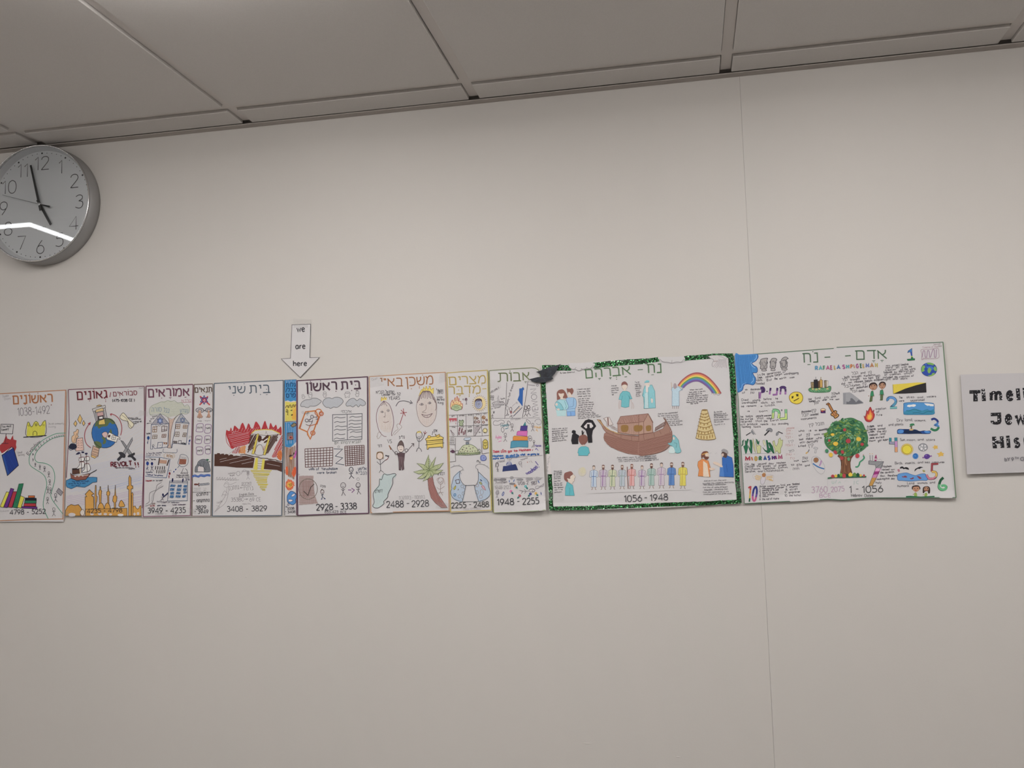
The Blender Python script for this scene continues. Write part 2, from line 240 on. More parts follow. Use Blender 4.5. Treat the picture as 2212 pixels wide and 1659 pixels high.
class Sheet:
    """one sheet of paper on the wall: maps a pixel to its plane and collects what is drawn on it"""
    def __init__(s, name, label, cat, corners, depth, frame, curl=None, rise=.00035, group=None, root=None):
        # corners TL TR BR BL in the frame's units, depth in mm off the wall at the same corners
        s.fr = FR[frame]; s.q = [s.px(*c) for c in corners]; s.d = [depth[0]/1000, depth[1]/1000, max(.0006, (depth[1]+depth[3]-depth[0])/1000), depth[3]/1000]; s.curl = curl
        W = [onwall(*p) for p in s.q]; s.W = W
        s.root = empty(name, (W[3].x, 0, W[3].z)) if root is None else root
        if root is None: tag(s.root, label, cat, group=group); SHEETS[label] = (s.d, s.W, s.curl)
        s.cnt = 0; s.rise = rise; s.part = None
    def px(s, x, y): return (s.fr[0]+x/s.fr[2], s.fr[1]+y/s.fr[2])
    def off(s, P):
        TL, TR, BR, BL = s.W
        v = (TL.z-P.z)/max(1e-6, (TL.z-BL.z)); u = (P.x-(BL.x*v+TL.x*(1-v)))/max(1e-6, (TR.x-TL.x))
        u = min(1.15, max(-.15, u)); v = min(1.15, max(-.15, v))
        o = (s.d[0]*(1-u)+s.d[1]*u)*(1-v)+(s.d[3]*(1-u)+s.d[2]*u)*v
        if s.curl:
            for (cu, su, v0, amp) in s.curl:       # centre and spread along the edge, where it starts, mm
                t = max(0, (v-v0)/(1-v0)) if v0 > 0 else max(0, (-v0-v)/(-v0))
                o += amp/1000*t*t*math.exp(-((u-cu)/su)**2)
        return max(.0004, o)
    def pt(s, p, lift=0):
        P = onwall(*p); o = s.off(P); P = onwall(p[0], p[1], o); P.y -= lift; return P - s.root.location
    def sheet(s, m, top=None, bottom=None, nu=24, nv=20, name='paper_sheet', lift=0, label=None):
        q = s.q; top = [s.px(*c) for c in top] if top else [q[0], q[1]]; bottom = [s.px(*c) for c in bottom] if bottom else [q[3], q[2]]
        def along(L, t):
            ln = [0]
            for a, b in zip(L[:-1], L[1:]): ln.append(ln[-1]+math.dist(a, b))
            d = t*ln[-1]
            for i in range(len(L)-1):
                if d <= ln[i+1]+1e-9:
                    k = (d-ln[i])/max(1e-9, ln[i+1]-ln[i]); return (L[i][0]+(L[i+1][0]-L[i][0])*k, L[i][1]+(L[i+1][1]-L[i][1])*k)
            return L[-1]
        V = []; F = []
        for side in (0, 1):
            for j in range(nv+1):
                for i in range(nu+1):
                    a = along(top, i/nu); b = along(bottom, i/nu); t = j/nv
                    P = s.pt((a[0]*(1-t)+b[0]*t, a[1]*(1-t)+b[1]*t), lift); P.y += .00022*side; V.append(P)
        n = (nu+1)*(nv+1); g = lambda i, j: j*(nu+1)+i
        for j in range(nv):
            for i in range(nu):
                F.append((g(i, j), g(i, j+1), g(i+1, j+1), g(i+1, j))); F.append((n+g(i, j), n+g(i+1, j), n+g(i+1, j+1), n+g(i, j+1)))
        for i in range(nu): F.append((g(i, 0), g(i+1, 0), n+g(i+1, 0), n+g(i, 0))); F.append((g(i, nv), n+g(i, nv), n+g(i+1, nv), g(i+1, nv)))
        for j in range(nv): F.append((g(0, j), n+g(0, j), n+g(0, j+1), g(0, j+1))); F.append((g(nu, j), g(nu, j+1), n+g(nu, j+1), n+g(nu, j)))
        o = obj(name, V, F, m, s.root, smooth=False)
        if label: o['label'] = label
        return o
    # --- drawing
    def begin(s, name, label=None, m=None):
        s.flush(); s.part = Part(); s.pname = name; s.plabel = label; s.pm = m or M_ink
    def flush(s):
        p = s.part
        if p and p.f:
            o = obj(s.pname, p.v, p.f, s.pm, s.root)
            at = o.data.color_attributes.new('ink', 'FLOAT_COLOR', 'POINT')
            fl = []
            for c in p.c: fl += [c[0], c[1], c[2], 1]
            at.data.foreach_set('color', fl)
            if s.plabel: o['label'] = s.plabel
            if s.pname.endswith(('_text', 'notes', 'writing', 'sketches', 'small_writing', 'marks')): o['kind'] = 'stuff'   # lines too fine to pick apart
        s.part = None
    def lift(s):
        s.cnt += 1; return s.rise + s.cnt*3e-6
    def fill(s, col, P, lift=None):
        l = s.lift() if lift is None else lift
        if len(P) < 3: return
        tris = tessellate_polygon([[Vector((x, y, 0)) for x, y in P]])
        n = len(s.part.v); s.part.v += [s.pt(p, l) for p in P]; s.part.c += [col]*len(P)
        for t in tris:
            a, b, c = [P[i] for i in t]
            cr = (b[0]-a[0])*(c[1]-a[1])-(b[1]-a[1])*(c[0]-a[0])
            s.part.f.append(tuple(n+i for i in (t if cr < 0 else t[::-1])))
    def stroke(s, col, w, P, closed=False, lift=None, jit=0):
        l = s.lift() if lift is None else lift
        Q = [P[0]]
        for p in P[1:]:
            if math.dist(p, Q[-1]) > .02: Q.append(p)
        if closed and len(Q) > 2 and math.dist(Q[0], Q[-1]) < .02: Q.pop()
        P = Q; N = len(P)
        if N < 2: return
        if jit: P = [(x+RND.gauss(0, jit), y+RND.gauss(0, jit)) for x, y in P]
        n = len(s.part.v); h = w/2
        for i in range(N):
            a = P[i-1] if (i or closed) else None; b = P[(i+1) % N] if (i < N-1 or closed) else None; p = P[i]
            d1 = None if a is None else ((p[0]-a[0]), (p[1]-a[1])); d2 = None if b is None else ((b[0]-p[0]), (b[1]-p[1]))
            if d1: m_ = math.hypot(*d1) or 1; d1 = (d1[0]/m_, d1[1]/m_)
            if d2: m_ = math.hypot(*d2) or 1; d2 = (d2[0]/m_, d2[1]/m_)
            d1 = d1 or d2; d2 = d2 or d1
            tx, ty = d1[0]+d2[0], d1[1]+d2[1]; m_ = math.hypot(tx, ty)
            if m_ < .25: tx, ty = d1; k = 1
            else: tx /= m_; ty /= m_; k = min(1.8, 1/max(.3, tx*d1[0]+ty*d1[1]))
            s.part.v += [s.pt((p[0]-ty*h*k, p[1]+tx*h*k), l), s.pt((p[0]+ty*h*k, p[1]-tx*h*k), l)]; s.part.c += [col, col]
        for i in range(N if closed else N-1):
            a = n+2*i; b = n+2*((i+1) % N); s.part.f.append((a, b, b+1, a+1))
    def hatch(s, col, w, ang, sp, P, wob=.15):
        l = s.lift(); c, si = math.cos(math.radians(ang)), math.sin(math.radians(ang))
        R = [(x*c+y*si, -x*si+y*c) for x, y in P]; y = min(p[1] for p in R)+sp*.5; ymax = max(p[1] for p in R)
        while y < ymax:
            xs_ = []
            for i in range(len(R)):
                a, b = R[i-1], R[i]
                if (a[1] <= y) != (b[1] <= y): xs_.append(a[0]+(y-a[1])/(b[1]-a[1])*(b[0]-a[0]))
            xs_.sort()
            for x0, x1 in zip(xs_[::2], xs_[1::2]):
                y2 = y+RND.uniform(-wob, wob)*sp*2; x0 += RND.uniform(-.4, .6)*sp; x1 += RND.uniform(-.6, .4)*sp
                if x1-x0 > sp*.3:
                    s.stroke(col, w, [(x0*c-y*si, x0*si+y*c), (x1*c-y2*si, x1*si+y2*c)], lift=l)
            y += sp*RND.uniform(.8, 1.2)
    def text(s, col, w, x0, y0, x1, y1, h, t, jit=0, slant=0, shade=None):
        if any('\u05d0' <= ch <= '\u05ea' for ch in t) and not t.startswith('='): t = t[::-1]
        t = t.lstrip('=')
        gap = 1.5; tot = sum(GLY.get(ch, GLY[' '])[0]+gap for ch in t)-gap
        L = math.hypot(x1-x0, y1-y0); dx, dy = (x1-x0)/L, (y1-y0)/L; k = L/tot; kh = h/10; l = s.lift(); x = 0
        for ch in t:
            wd, st = GLY.get(ch, GLY[' ']); jy = RND.gauss(0, jit)*.8
            for q in st:
                P = []
                for gx, gy in q:
                    X = (x+gx+gy*slant)*k; Y = gy*kh+jy
                    P.append((x0+dx*X+dy*Y, y0+dy*X-dx*Y))
                s.stroke(col, w, P, lift=l, jit=jit*.4)
                if shade:
                    s.stroke(shade[0], w*shade[1], [(a+w*shade[2], b+w*.05) for a, b in P], lift=l+1e-6)
            x += wd+gap
        if shade: s.lift()
    def ell(s, cx, cy, rx, ry, rot=0, n=22):
        c, si = math.cos(math.radians(rot)), math.sin(math.radians(rot))
        return [(cx+rx*math.cos(a)*c-ry*math.sin(a)*si, cy+rx*math.cos(a)*si+ry*math.sin(a)*c) for a in [i*2*math.pi/n for i in range(n)]]
    def draw(s, src):
        col = None
        for line in src.split('\n'):
            line = line.strip()
            if not line: continue
            if line[0] == '@': s.fr = FR[line[1:]]; continue
            if line[0] == '!': s.flush(); s.cnt = 0; continue
            if line[:2] == '#+': s.begin(line[2:].strip() or s.pname); continue
            if line[0] == '#':
                a = line[1:].split('|'); s.begin(a[0].strip(), a[1].strip() if len(a) > 1 else None); continue
            k, rest = line.split(' ', 1); tk = rest.split()
            z = s.fr[2]; pp = lambda L: [s.px(*(float(c) for c in a.split(','))) for a in L]
            if k[0] in 'PS':           # filled polygon / smooth shape [outline w col]
                pts = pp([a for a in tk[1:] if ',' in a])
                if k[0] == 'S': pts = catmull(pts, True, 4)
                if len(k) > 1 and k[1] == 'h': # light tone plus pencil hatching
                    s.fill(ic(tk[0]), pts); c = ic(tk[0]); s.hatch(tuple(a*.86 for a in c), .5, int(k[2:] or 60), 1.5, pts)
                elif k[1:2] != 'o': s.fill(ic(tk[0]), pts)
                ol = [a for a in tk[1:] if ',' not in a]
                if ol: s.stroke(ic(ol[0]), float(ol[1]), pts, closed=True)
            elif k[0] in 'LC':         # line / curve, z = closed
                pts = pp(tk[2:])
                if k[0] == 'C': pts = catmull(pts, 'z' in k, 4)
                s.stroke(ic(tk[0]), float(tk[1]), pts, closed='z' in k)
            elif k[0] == 'H':          # hatching: colour width angle spacing(px) points
                s.hatch(ic(tk[0]), float(tk[1]), float(tk[2]), float(tk[3]), pp(tk[4:]))
            elif k[0] in 'EO':         # disc / ring (colour [width] cx,cy rx,ry rot)
                i = 1 if k[0] == 'E' else 2
                c = s.px(*(float(a) for a in tk[i].split(','))); r = [float(a)/z for a in tk[i+1].split(',')]; rot = float(tk[i+2]) if len(tk) > i+2 else 0
                e = s.ell(c[0], c[1], r[0], r[1] if len(r) > 1 else r[0], rot)
                if k[0] == 'E': s.fill(ic(tk[0]), e)
                else: s.stroke(ic(tk[0]), float(tk[1]), e, closed=True)
            elif k[0] == 'T':          # text: colour width x0,y0 x1,y1 height words ; h = by hand
                if 'h' in k and float(tk[1]) < 1.3: tk[1] = str(float(tk[1])*.72)
                a = pp(tk[2:4]); words = rest.split(' ', 5)[5]
                s.text(ic(tk[0]), float(tk[1]), *a[0], *a[1], float(tk[4])/z, words, jit=.22 if 'h' in k else 0, shade=(ic(k.split('/')[1]), .5, -.22) if '/' in k else None)
            elif k[0] == 'K':          # stick figure: colour width headx,heady height
                a = [float(c) for c in tk[2].split(',')]; h = float(tk[3]); c = ic(tk[0]); ww = float(tk[1]); q = lambda *L: [s.px(a[0]+x*h, a[1]+y*h) for x, y in L]
                s.stroke(c, ww, s.ell(*s.px(*a), .14*h/z, .17*h/z, n=14), closed=True)
                for L in (((0, .17), (0, .55)), ((-.2, .22), (0, .36), (.2, .2)), ((-.2, .85), (0, .55), (.2, .83))): s.stroke(c, ww, q(*L))
            elif k[0] == 'D':          # six-pointed star
                a = [float(c) for c in tk[2].split(',')]; r = float(tk[3]); rot = float(tk[4]) if len(tk) > 4 else 0
                for o_ in (90, 270):
                    s.stroke(ic(tk[0]), float(tk[1]), [s.px(a[0]+r*math.cos(math.radians(o_+rot+120*i)), a[1]-r*1.05*math.sin(math.radians(o_+rot+120*i))) for i in range(3)], closed=True)
            elif k[0] == 'G':          # grid: colour width nx,ny TL TR BR BL
                nx, ny = (int(c) for c in tk[2].split(',')); q = pp(tk[3:7]); l = s.lift()
                mix = lambda a, b, t: (a[0]+(b[0]-a[0])*t, a[1]+(b[1]-a[1])*t)
                for i in range(nx+1): s.stroke(ic(tk[0]), float(tk[1]), [mix(mix(q[0], q[1], i/nx), mix(q[3], q[2], i/nx), t/4) for t in range(5)], lift=l, jit=.18)
                for i in range(ny+1): s.stroke(ic(tk[0]), float(tk[1]), [mix(mix(q[0], q[3], i/ny), mix(q[1], q[2], i/ny), t/4) for t in range(5)], lift=l, jit=.18)
            elif k[0] == 'M':          # robed man of the printed row: robe trim hair x,y height
                a = [float(c) for c in tk[3].split(',')]; h = float(tk[4]); robe, trim, hair = (ic(c) for c in tk[:3]); beard = len(tk) > 5
                q = lambda *L: [s.px(a[0]+x*h, a[1]+y*h) for x, y in L]; dk = ic('6a6066')
                body = q((-.05, .17), (-.15, .22), (-.17, .45), (-.12, .47), (-.10, .45), (-.11, .85), (.11, .85), (.10, .45), (.12, .47), (.17, .44), (.15, .22), (.05, .17))
                s.fill(robe, body); s.stroke(dk, .6, body, closed=True)
                s.stroke(trim, 1.3, q((0, .18), (-.02, .42), (-.03, .82))); s.stroke(trim, 1.5, q((-.09, .43), (.09, .43)))
                s.stroke(dk, .5, q((-.10, .26), (-.10, .44))); s.stroke(dk, .5, q((.10, .26), (.10, .44)))
                s.fill(ic('cdbcb0'), s.ell(*s.px(a[0], a[1]+.08*h), .05*h/z, .07*h/z, n=12)); s.stroke(dk, .5, s.ell(*s.px(a[0], a[1]+.08*h), .055*h/z, .075*h/z, n=12), closed=True)
                s.fill(hair, q((-.06, .08), (-.05, 0), (.0, -.02), (.05, 0), (.06, .08), (.03, .03), (-.03, .03)))
                if beard: s.fill(hair, q((-.05, .09), (.05, .09), (.04, .17), (0, .2), (-.04, .17)))
                for sx in (-.06, .06): s.stroke(ic('8a7468'), 1.2, q((sx, .85), (sx, .93), (sx*1.6, .96)))
        s.flush()

# ================================================================= POSTERS (left to right)
# ---- 1
p = Sheet('poster', 'leftmost poster with an orange border, coloured books and a winding road of people', 'poster', ((-114, 158), (747, 110), (712, 1592), (-125, 1596)), (1.5, 2.5, 5, 4), 'A')
p.sheet(M_paper, top=((-114, 158), (300, 134), (747, 110)), bottom=((-125, 1596), (400, 1588), (712, 1592)))
p.draw('''
# border
L B27C56 1.9 -104,164 300,142 736,118 722,700 705,1560 300,1568 -114,1584 -104,164
L D9A98A .7 744,140 731,700 716,1575
# title_lettering
T/9A5A3A C08A5C 3.3 148,272 592,250 86 ראשונים
E 8A4A32 332,160 5,5
E 8A4A32 426,152 5,5
E 8A4A32 575,284 6,6
E 8A4A32 283,278 6,6
# handwritten_dates | grey handwritten numbers 1038-1492
Th 4A4650 1.25 200,408 560,380 88 1038-1492
# sign_drawing
Lz 3A3840 1.1 12,500 152,502 142,608 4,604
Th 2A2A34 .9 20,538 128,530 26 You must
Th 2A2A34 .9 20,572 100,566 26 convert!
L 3A3040 1.3 70,606 56,720
# burning_book_drawing | blue book in red flames
P A83238 0,735 40,700 60,645 72,625 84,660 118,672 146,622 152,670 186,680 180,730 185,760 160,820 100,800 20,825 0,790
L 5A2A38 1.4 18,716 96,714
L 5A2A38 1 60,716 66,640
P D8D2D6 18,832 132,752 150,772 40,846
P 1D3F94 2F2A55 1.2 22,845 150,765 208,960 84,1076
P 24509F 22,845 44,838 104,1054 84,1076
H 16317A .8 62 2.6 48,838 148,770 200,958 106,1050
L 20203A 1.4 22,845 40,838 130,755 155,770 208,960 84,1076 22,845
# castle_drawing | yellow building with three humps
P D2CE3C 300,634 306,500 316,480 330,478 346,524 366,520 378,480 404,466 432,478 442,516 464,510 476,474 496,462 516,470 500,626
H C2BE2A .6 85 2.4 304,632 308,520 510,510 498,624
Cz 2A2A30 1 300,634 306,500 322,476 346,524 366,520 404,466 442,516 464,510 500,460 514,480 500,626
C 2A2A30 1 372,626 374,590 392,576 412,592 414,624
D 2A2A30 .7 406,506 15
O 2A2A30 .6 326,516 8
O 2A2A30 .6 488,508 9
L 23233A 2 262,646 522,626
# pencil_notes
Th 9A969A .7 30,200 100,190 26 Double
Th 9A969A .7 50,228 120,220 24 Dvora
Th 8F8B8F .6 540,505 718,500 22 Jewish community
Th 8F8B8F .6 545,540 625,535 22 living
Th 8F8B8F .6 190,830 250,822 24 Talmud
Th 8F8B8F .6 205,856 275,848 24 burning
Th A5A1A5 .6 6,1485 100,1478 22 Rishonim
# road_drawing | green road with small walking people
C 4A9A7C 1.3 735,598 640,604 560,634 470,686 390,770 340,840 326,900 340,960 400,1006 470,1050 510,1100 524,1180 500,1290 484,1400 505,1480 540,1556
C 4A9A7C 1.3 730,632 660,640 590,660 520,700 450,760 400,830 392,890 424,926 500,936 570,970 606,1030 614,1110 596,1200 570,1290 590,1350 640,1420 708,1508
# road_people
K 3A3A44 .8 604,1450 95
K 3A3A44 .8 533,1330 75
K 3A3A44 .8 537,1212 75
K 3A3A44 .8 568,1222 70
K 3A3A44 .8 558,1130 66
K 3A3A44 .8 548,1042 66
K 3A3A44 .8 500,982 60
K 3A3A44 .8 448,966 52
K 3A3A44 .8 397,940 42
L 3A3A44 1 372,880 370,915
L 3A3A44 1 366,890 380,900
L 3A3A44 1 372,824 368,852
L 3A3A44 1 364,832 382,842
L 3A3A44 1 392,770 402,800
L 3A3A44 1 410,770 414,796
L 3A3A44 1 430,738 438,764
L 3A3A44 1 456,716 466,744
L 3A3A44 1 486,690 496,712
L 3A3A44 1 520,672 530,696
L 3A3A44 1 552,654 560,678
L 3A3A44 1 584,642 590,664
L 3A3A44 1 612,632 618,654
L 3A3A44 1 636,626 642,648
L 3A3A44 1 660,620 664,642
L 3A3A44 1 684,616 688,638
L 3A3A44 1 706,612 712,636
K 4A4A54 1 624,1290 95
Pz B0ACB2 4A4A54 1 632,1256 658,1216 708,1262 682,1300
H 5A5A64 .5 35 1.2 634,1256 658,1220 704,1262 682,1296
# road_lettering | the word Expulsion written along the road
Th 3A3040 1.1 322,850 380,768 34 Exp
Th 3A3040 1.1 384,762 460,702 34 ulsion
# book_drawing
P D6D040 222230 1 74,1256 106,1262 40,1432 2,1424
#+ book_drawing
P 6A2A8A 222230 1 122,1216 158,1226 84,1434 44,1430
#+ book_drawing
P B22C42 222230 1 148,1254 192,1254 136,1434 92,1428
#+ book_drawing
P 1E7A54 222230 1 214,1168 264,1164 196,1440 144,1430
P 1E7A54 214,1168 264,1164 256,1200 206,1204
#+ book_drawing
P D6D040 222230 1 232,1300 276,1318 236,1440 196,1430
#+ book_drawing
P C8621E 222230 1 320,1300 390,1300 390,1322 320,1324
#+ book_drawing
P 14202E 222230 1 284,1324 408,1328 410,1352 284,1352
#+ book_drawing
P 1F7A58 222230 1 280,1352 408,1354 408,1384 276,1384
#+ book_drawing
P B22C38 222230 1 272,1386 404,1386 406,1420 268,1418
#+ book_drawing
P 6A2A8A 222230 1 250,1420 418,1426 416,1446 246,1440
O 14502E .6 184,1360 10,20
# date_lettering
T 4A4A50 1.5 114,1512 512,1500 52 4798 - 5252
''')
# ---- 2
p = Sheet('poster', 'poster with a blue globe, crossed swords, sailing ship and golden skyline', 'poster', ((762, 106), (1622, 68), (1592, 1530), (730, 1532)), (2, 2.5, 3, 4.5), 'A')
p.sheet(M_paper)
p.draw('''
# sky_shading | faint blue and violet crayon sky
H B9C0D4 .7 -14 3.2 790,1010 1600,820 1590,1200 770,1260
H A8B4D6 .8 -16 5 960,1260 1596,1080 1594,1180 900,1300
H BDA9C4 .9 -12 3.4 750,1300 1596,1240 1592,1420 740,1400
H C6CCD6 .6 -30 6 770,420 1600,330 1610,800 760,960
# border
L 6E3A4C 1.5 768,112 1616,74
L 6E3A4C 1.5 767,112 776,500 760,820 744,1100
L 8E6A5C 1.2 736,1526 1586,1526
L 6E3A4C 1.5 1616,76 1618,520 1612,900 1592,1440
# title_lettering
T/4A1E28 9A4450 3.2 864,224 1208,205 82 גאונים
T 8A3A44 1.5 1230,192 1248,190 46 /
T 7A3440 1.6 1268,186 1536,170 44 סבוראים
E 7A3440 1050,110 5,5
E 7A3440 1184,228 5,5
E 7A3440 1184,246 5,5
E 7A3440 1003,238 5,5
E 7A3440 1436,114 4,4
E 7A3440 1340,196 4,4
Th 3E3C44 1.3 1260,248 1508,244 27 (475-1038 CE )
# globe_drawing | blue globe with green land and small buildings
E 2A6CB2 1176,598 148,168
H 235E9E .6 80 2.2 1050,560 1110,560 1200,540 1300,540 1310,640 1200,740 1080,690
S 5E7044 1075,480 1110,446 1180,430 1250,440 1292,486 1260,500 1230,480 1200,520 1140,530 1110,550 1085,520 1060,530
S 5E7044 1140,650 1170,640 1190,690 1175,720 1150,718 1160,680
S 5E7044 1052,700 1090,690 1135,712 1136,760 1100,770 1070,740
S 5E7044 1222,600 1240,552 1256,590 1246,620
O 25303E 1.1 1176,598 148,168
S D2B3B0 3A3038 .9 1142,610 1170,586 1200,592 1210,640 1170,650
P E3DCD4 3A3038 1 1192,650 1222,588 1344,650 1345,668 1318,660 1304,702 1200,672
Lz 3A3038 .9 1262,620 1300,630 1288,676 1248,664
L 3A3038 .7 1278,624 1268,670
L 3A3038 .7 1254,642 1294,652
P 4A2830 1214,620 1240,618 1230,650 1206,644
P C4C2C0 3A3038 .9 1034,330 1178,286 1184,314 1044,360
S C9A35C 3A3038 .7 1080,300 1110,282 1140,292
L 55505A 1.3 1050,362 1080,480
L 55505A 1.3 1066,356 1092,470
L 55505A 1.3 1156,320 1184,460
L 55505A 1.3 1176,316 1202,440
P D8BC82 3A3038 .8 1074,340 1150,318 1166,346 1074,368
P C8A0A0 3A3038 .8 1084,374 1154,358 1162,400 1094,412
P 3A2C34 1092,414 1162,402 1166,448 1096,452
P EDE8E8 1110,420 1150,412 1152,436 1114,440
P D8BC62 3A3038 .8 1110,462 1170,440 1180,500 1104,506
P C8A890 3A3038 1 1044,740 1112,770 1098,860 1060,876 1022,840
L 5A4038 .8 1050,776 1106,796
L 5A4038 .8 1040,804 1100,824
L 5A4038 .8 1032,830 1094,850
P D9B36A 3A3038 .8 1026,844 1084,866 1062,882 1020,862
# red_arrows
C A04450 1.7 1020,764 970,720 948,640 962,560 1010,482
P A04450 982,492 1018,474 1010,512
C A04450 1.7 1352,624 1366,540 1340,450 1290,400 1240,384
P A04450 1258,376 1230,384 1246,410
# diamond_drawing
P D9B66A 3A3A40 1 896,390 922,440 900,494 870,450
#+ diamond_drawing
P D9B66A 3A3A40 1 848,460 864,490 848,526 826,496
#+ diamond_drawing
P D9B66A 3A3A40 1 938,458 954,490 938,518 922,490
# quill_and_scroll_drawing
S DCB892 5A4A3A .9 810,700 806,640 830,620 826,590 850,580 866,556 882,570 870,620 880,640 856,660 846,706
L 5A4A3A .8 826,704 862,600
P E0BCB0 6A5450 1 862,662 926,650 940,790 850,800
Ch 7A5A58 .8 872,690 884,680 892,688
Ch 7A5A58 .8 902,690 914,682 924,690
Ch 7A5A58 .8 866,716 880,708 888,716
Ch 7A5A58 .8 900,714 914,706 924,714
Ch 7A5A58 .8 866,740 880,732 890,740
Ch 7A5A58 .8 902,740 916,732 924,740
Ch 7A5A58 .8 866,766 880,758 890,766
Ch 7A5A58 .8 902,768 914,760 926,766
S 23283E 770,750 800,715 850,725 862,760 830,780 784,776
C 4A5064 1.2 766,766 790,790 830,780 850,790
# rolled_scroll_drawing
S E2D6BC 4A4038 1 1344,420 1376,374 1404,390 1440,440 1500,500 1466,546 1440,520 1430,470 1370,450
C 4A4038 .7 1366,398 1420,440 1446,500 1480,540
Th 3A3A44 .7 1440,440 1545,436 18 Romm villa
Th 3A3A44 .7 1470,452 1580,448 18 communities
Th 3A3A44 .7 1490,480 1585,474 18 writings all
Th 3A3A44 .7 1500,498 1530,496 16 yad
# sword_drawing
P 9A9CA0 3A3A42 1.2 1352,680 1380,692 1480,832 1454,852
P A9ABB0 3A3A42 1.2 1482,648 1484,680 1400,840 1374,826
L 3A3A42 .7 1476,664 1390,830
L 3A3A42 .7 1364,690 1464,840
S 37373F 24242A 1 1330,820 1366,814 1404,846 1396,874 1366,872 1330,908 1316,890 1350,850
S 37373F 24242A 1 1440,850 1474,836 1506,820 1508,840 1490,856 1522,890 1510,908 1472,870 1436,866
# revolt_lettering
Th 5E1E2C 2.5 1244,976 1480,960 48 REVOLT
L B83A48 .8 1244,976 1246,928 1262,928
L 6A1E2C 2.6 1512,926 1520,962
L 6A1E2C 2.6 1544,926 1552,962
E 6A1E2C 1522,978 6,6
E 6A1E2C 1554,976 6,6
Th 4A3844 .9 1292,992 1488,990 12 against the authority
Th 4A3844 .9 1440,1004 1510,1000 12 romaniha
# ship_drawing | three-masted ship on blue water
P 3A86B8 2A4A6A 1.1 744,1130 800,1104 900,1110 960,1096 1040,1092 1088,1096 1086,1146 1040,1150 1000,1180 950,1206 860,1196 800,1222 750,1204 742,1180
Th 1E3A6A .8 806,1150 1000,1142 16 They sailed and fought
Th 1E3A6A .8 770,1172 960,1164 16 across the sea to reach
Th 1E3A6A .8 800,1194 900,1188 16 new lands
P 8A5448 2A2024 1.2 790,1046 812,1070 900,1072 1002,1052 1010,1060 962,1120 860,1130 800,1108
P 5A3A30 3A2C2C .9 812,996 884,992 892,1050 812,1060
P 2A2426 812,996 884,992 884,1008 812,1012
L C8A35A 1.2 900,996 896,1056
L 2A2428 1.6 1004,1056 1086,1010
L E0D8D0 1.2 830,1078 990,1068
P C8C4C8 840,1080 852,1078 852,1090 840,1092
P C8C4C8 880,1078 892,1076 892,1088 880,1090
P C8C4C8 924,1074 936,1072 936,1084 924,1086
S E6E2DA 3A3436 1 860,1000 890,960 900,920 944,924 942,980 910,990
S E6E2DA 3A3436 1 916,1040 950,1000 956,944 996,946 1016,1000 990,1030 950,1036
S E6E2DA 3A3436 1 888,910 896,876 940,868 944,904 920,914
S E6E2DA 3A3436 1 952,900 960,866 996,862 1002,900 976,908
L 8A4040 1 884,876 944,866
L 8A4040 1 884,926 946,920
L 8A4040 1 950,866 1000,860
L 8A4040 1 950,944 1000,940
L 4A3436 1.2 906,830 918,1040
L 4A3436 1.2 966,820 980,1040
S 26264A 850,838 880,812 904,822 884,836
S 26264A 914,806 940,806 944,820 920,822
S 26264A 952,824 980,820 980,836 960,840
# skyline_drawing | golden skyline of domes and minarets
P C89238 4A3A24 1.2 732,1526 736,1466 760,1420 800,1398 840,1410 880,1400 906,1430 924,1470 900,1500 905,1526
P D09A40 4A3A24 1.2 958,1526 956,1310 974,1312 956,1284 1004,1232 1054,1280 1030,1290 1034,1308 1050,1310 1056,1526
P D09A40 4A3A24 1.1 1066,1370 1064,1300 1070,1184 1078,1184 1080,1298 1090,1310 1086,1366 1080,1380 1078,1460 1070,1460
P D09A40 4A3A24 1.1 1116,1400 1112,1296 1104,1280 1112,1240 1120,1236 1122,1198 1128,1198 1130,1236 1142,1246 1136,1290 1132,1400
P D09A40 4A3A24 1.1 1208,1400 1206,1300 1196,1290 1198,1256 1210,1250 1214,1180 1220,1250 1232,1258 1230,1290 1220,1300 1220,1400
P D09A40 4A3A24 1.1 1282,1470 1280,1380 1264,1360 1270,1306 1286,1296 1294,1180 1300,1300 1312,1310 1308,1360 1296,1380 1296,1470
P D09A40 4A3A24 1.2 1442,1526 1444,1230 1426,1222 1428,1192 1444,1190 1444,1100 1454,1072 1468,1100 1470,1184 1488,1190 1490,1220 1470,1226 1472,1526
P D09A40 4A3A24 1 1474,1526 1476,1300 1472,1280 1482,1262 1494,1284 1490,1300 1492,1526
P D09A40 4A3A24 1 1492,1420 1516,1414 1520,1430 1540,1450 1560,1440 1562,1420 1580,1410 1584,1526 1492,1526
S D09A40 4A3A24 1.1 1100,1450 1108,1400 1136,1380 1160,1410 1162,1460
S D09A40 4A3A24 1.1 1176,1450 1184,1400 1206,1380 1230,1410 1232,1460
S D09A40 4A3A24 1.1 1336,1420 1342,1374 1362,1352 1386,1380 1396,1420
P C89238 4A3A24 1 1060,1450 1424,1440 1424,1526 958,1526 960,1450
E C8C4C8 808,1514 40,22
S D8D0C8 4A3A24 .8 900,1480 930,1452 950,1490 930,1526 905,1510
E C8C0C0 1032,1506 20,14
E C8C0C0 1120,1504 22,14
E C8C0C0 1182,1506 20,14
E C8C0C0 1240,1510 18,12
E D8D4D4 1352,1516 34,14
E C8C0C0 1508,1506 14,16
E C8C0C0 1548,1500 14,18
# date_lettering
T 4A3A30 1.5 978,1496 1370,1484 48 4235 - 4798
# corner_note
Th 8A868A .6 1560,100 1606,96 12 Eliana
''')
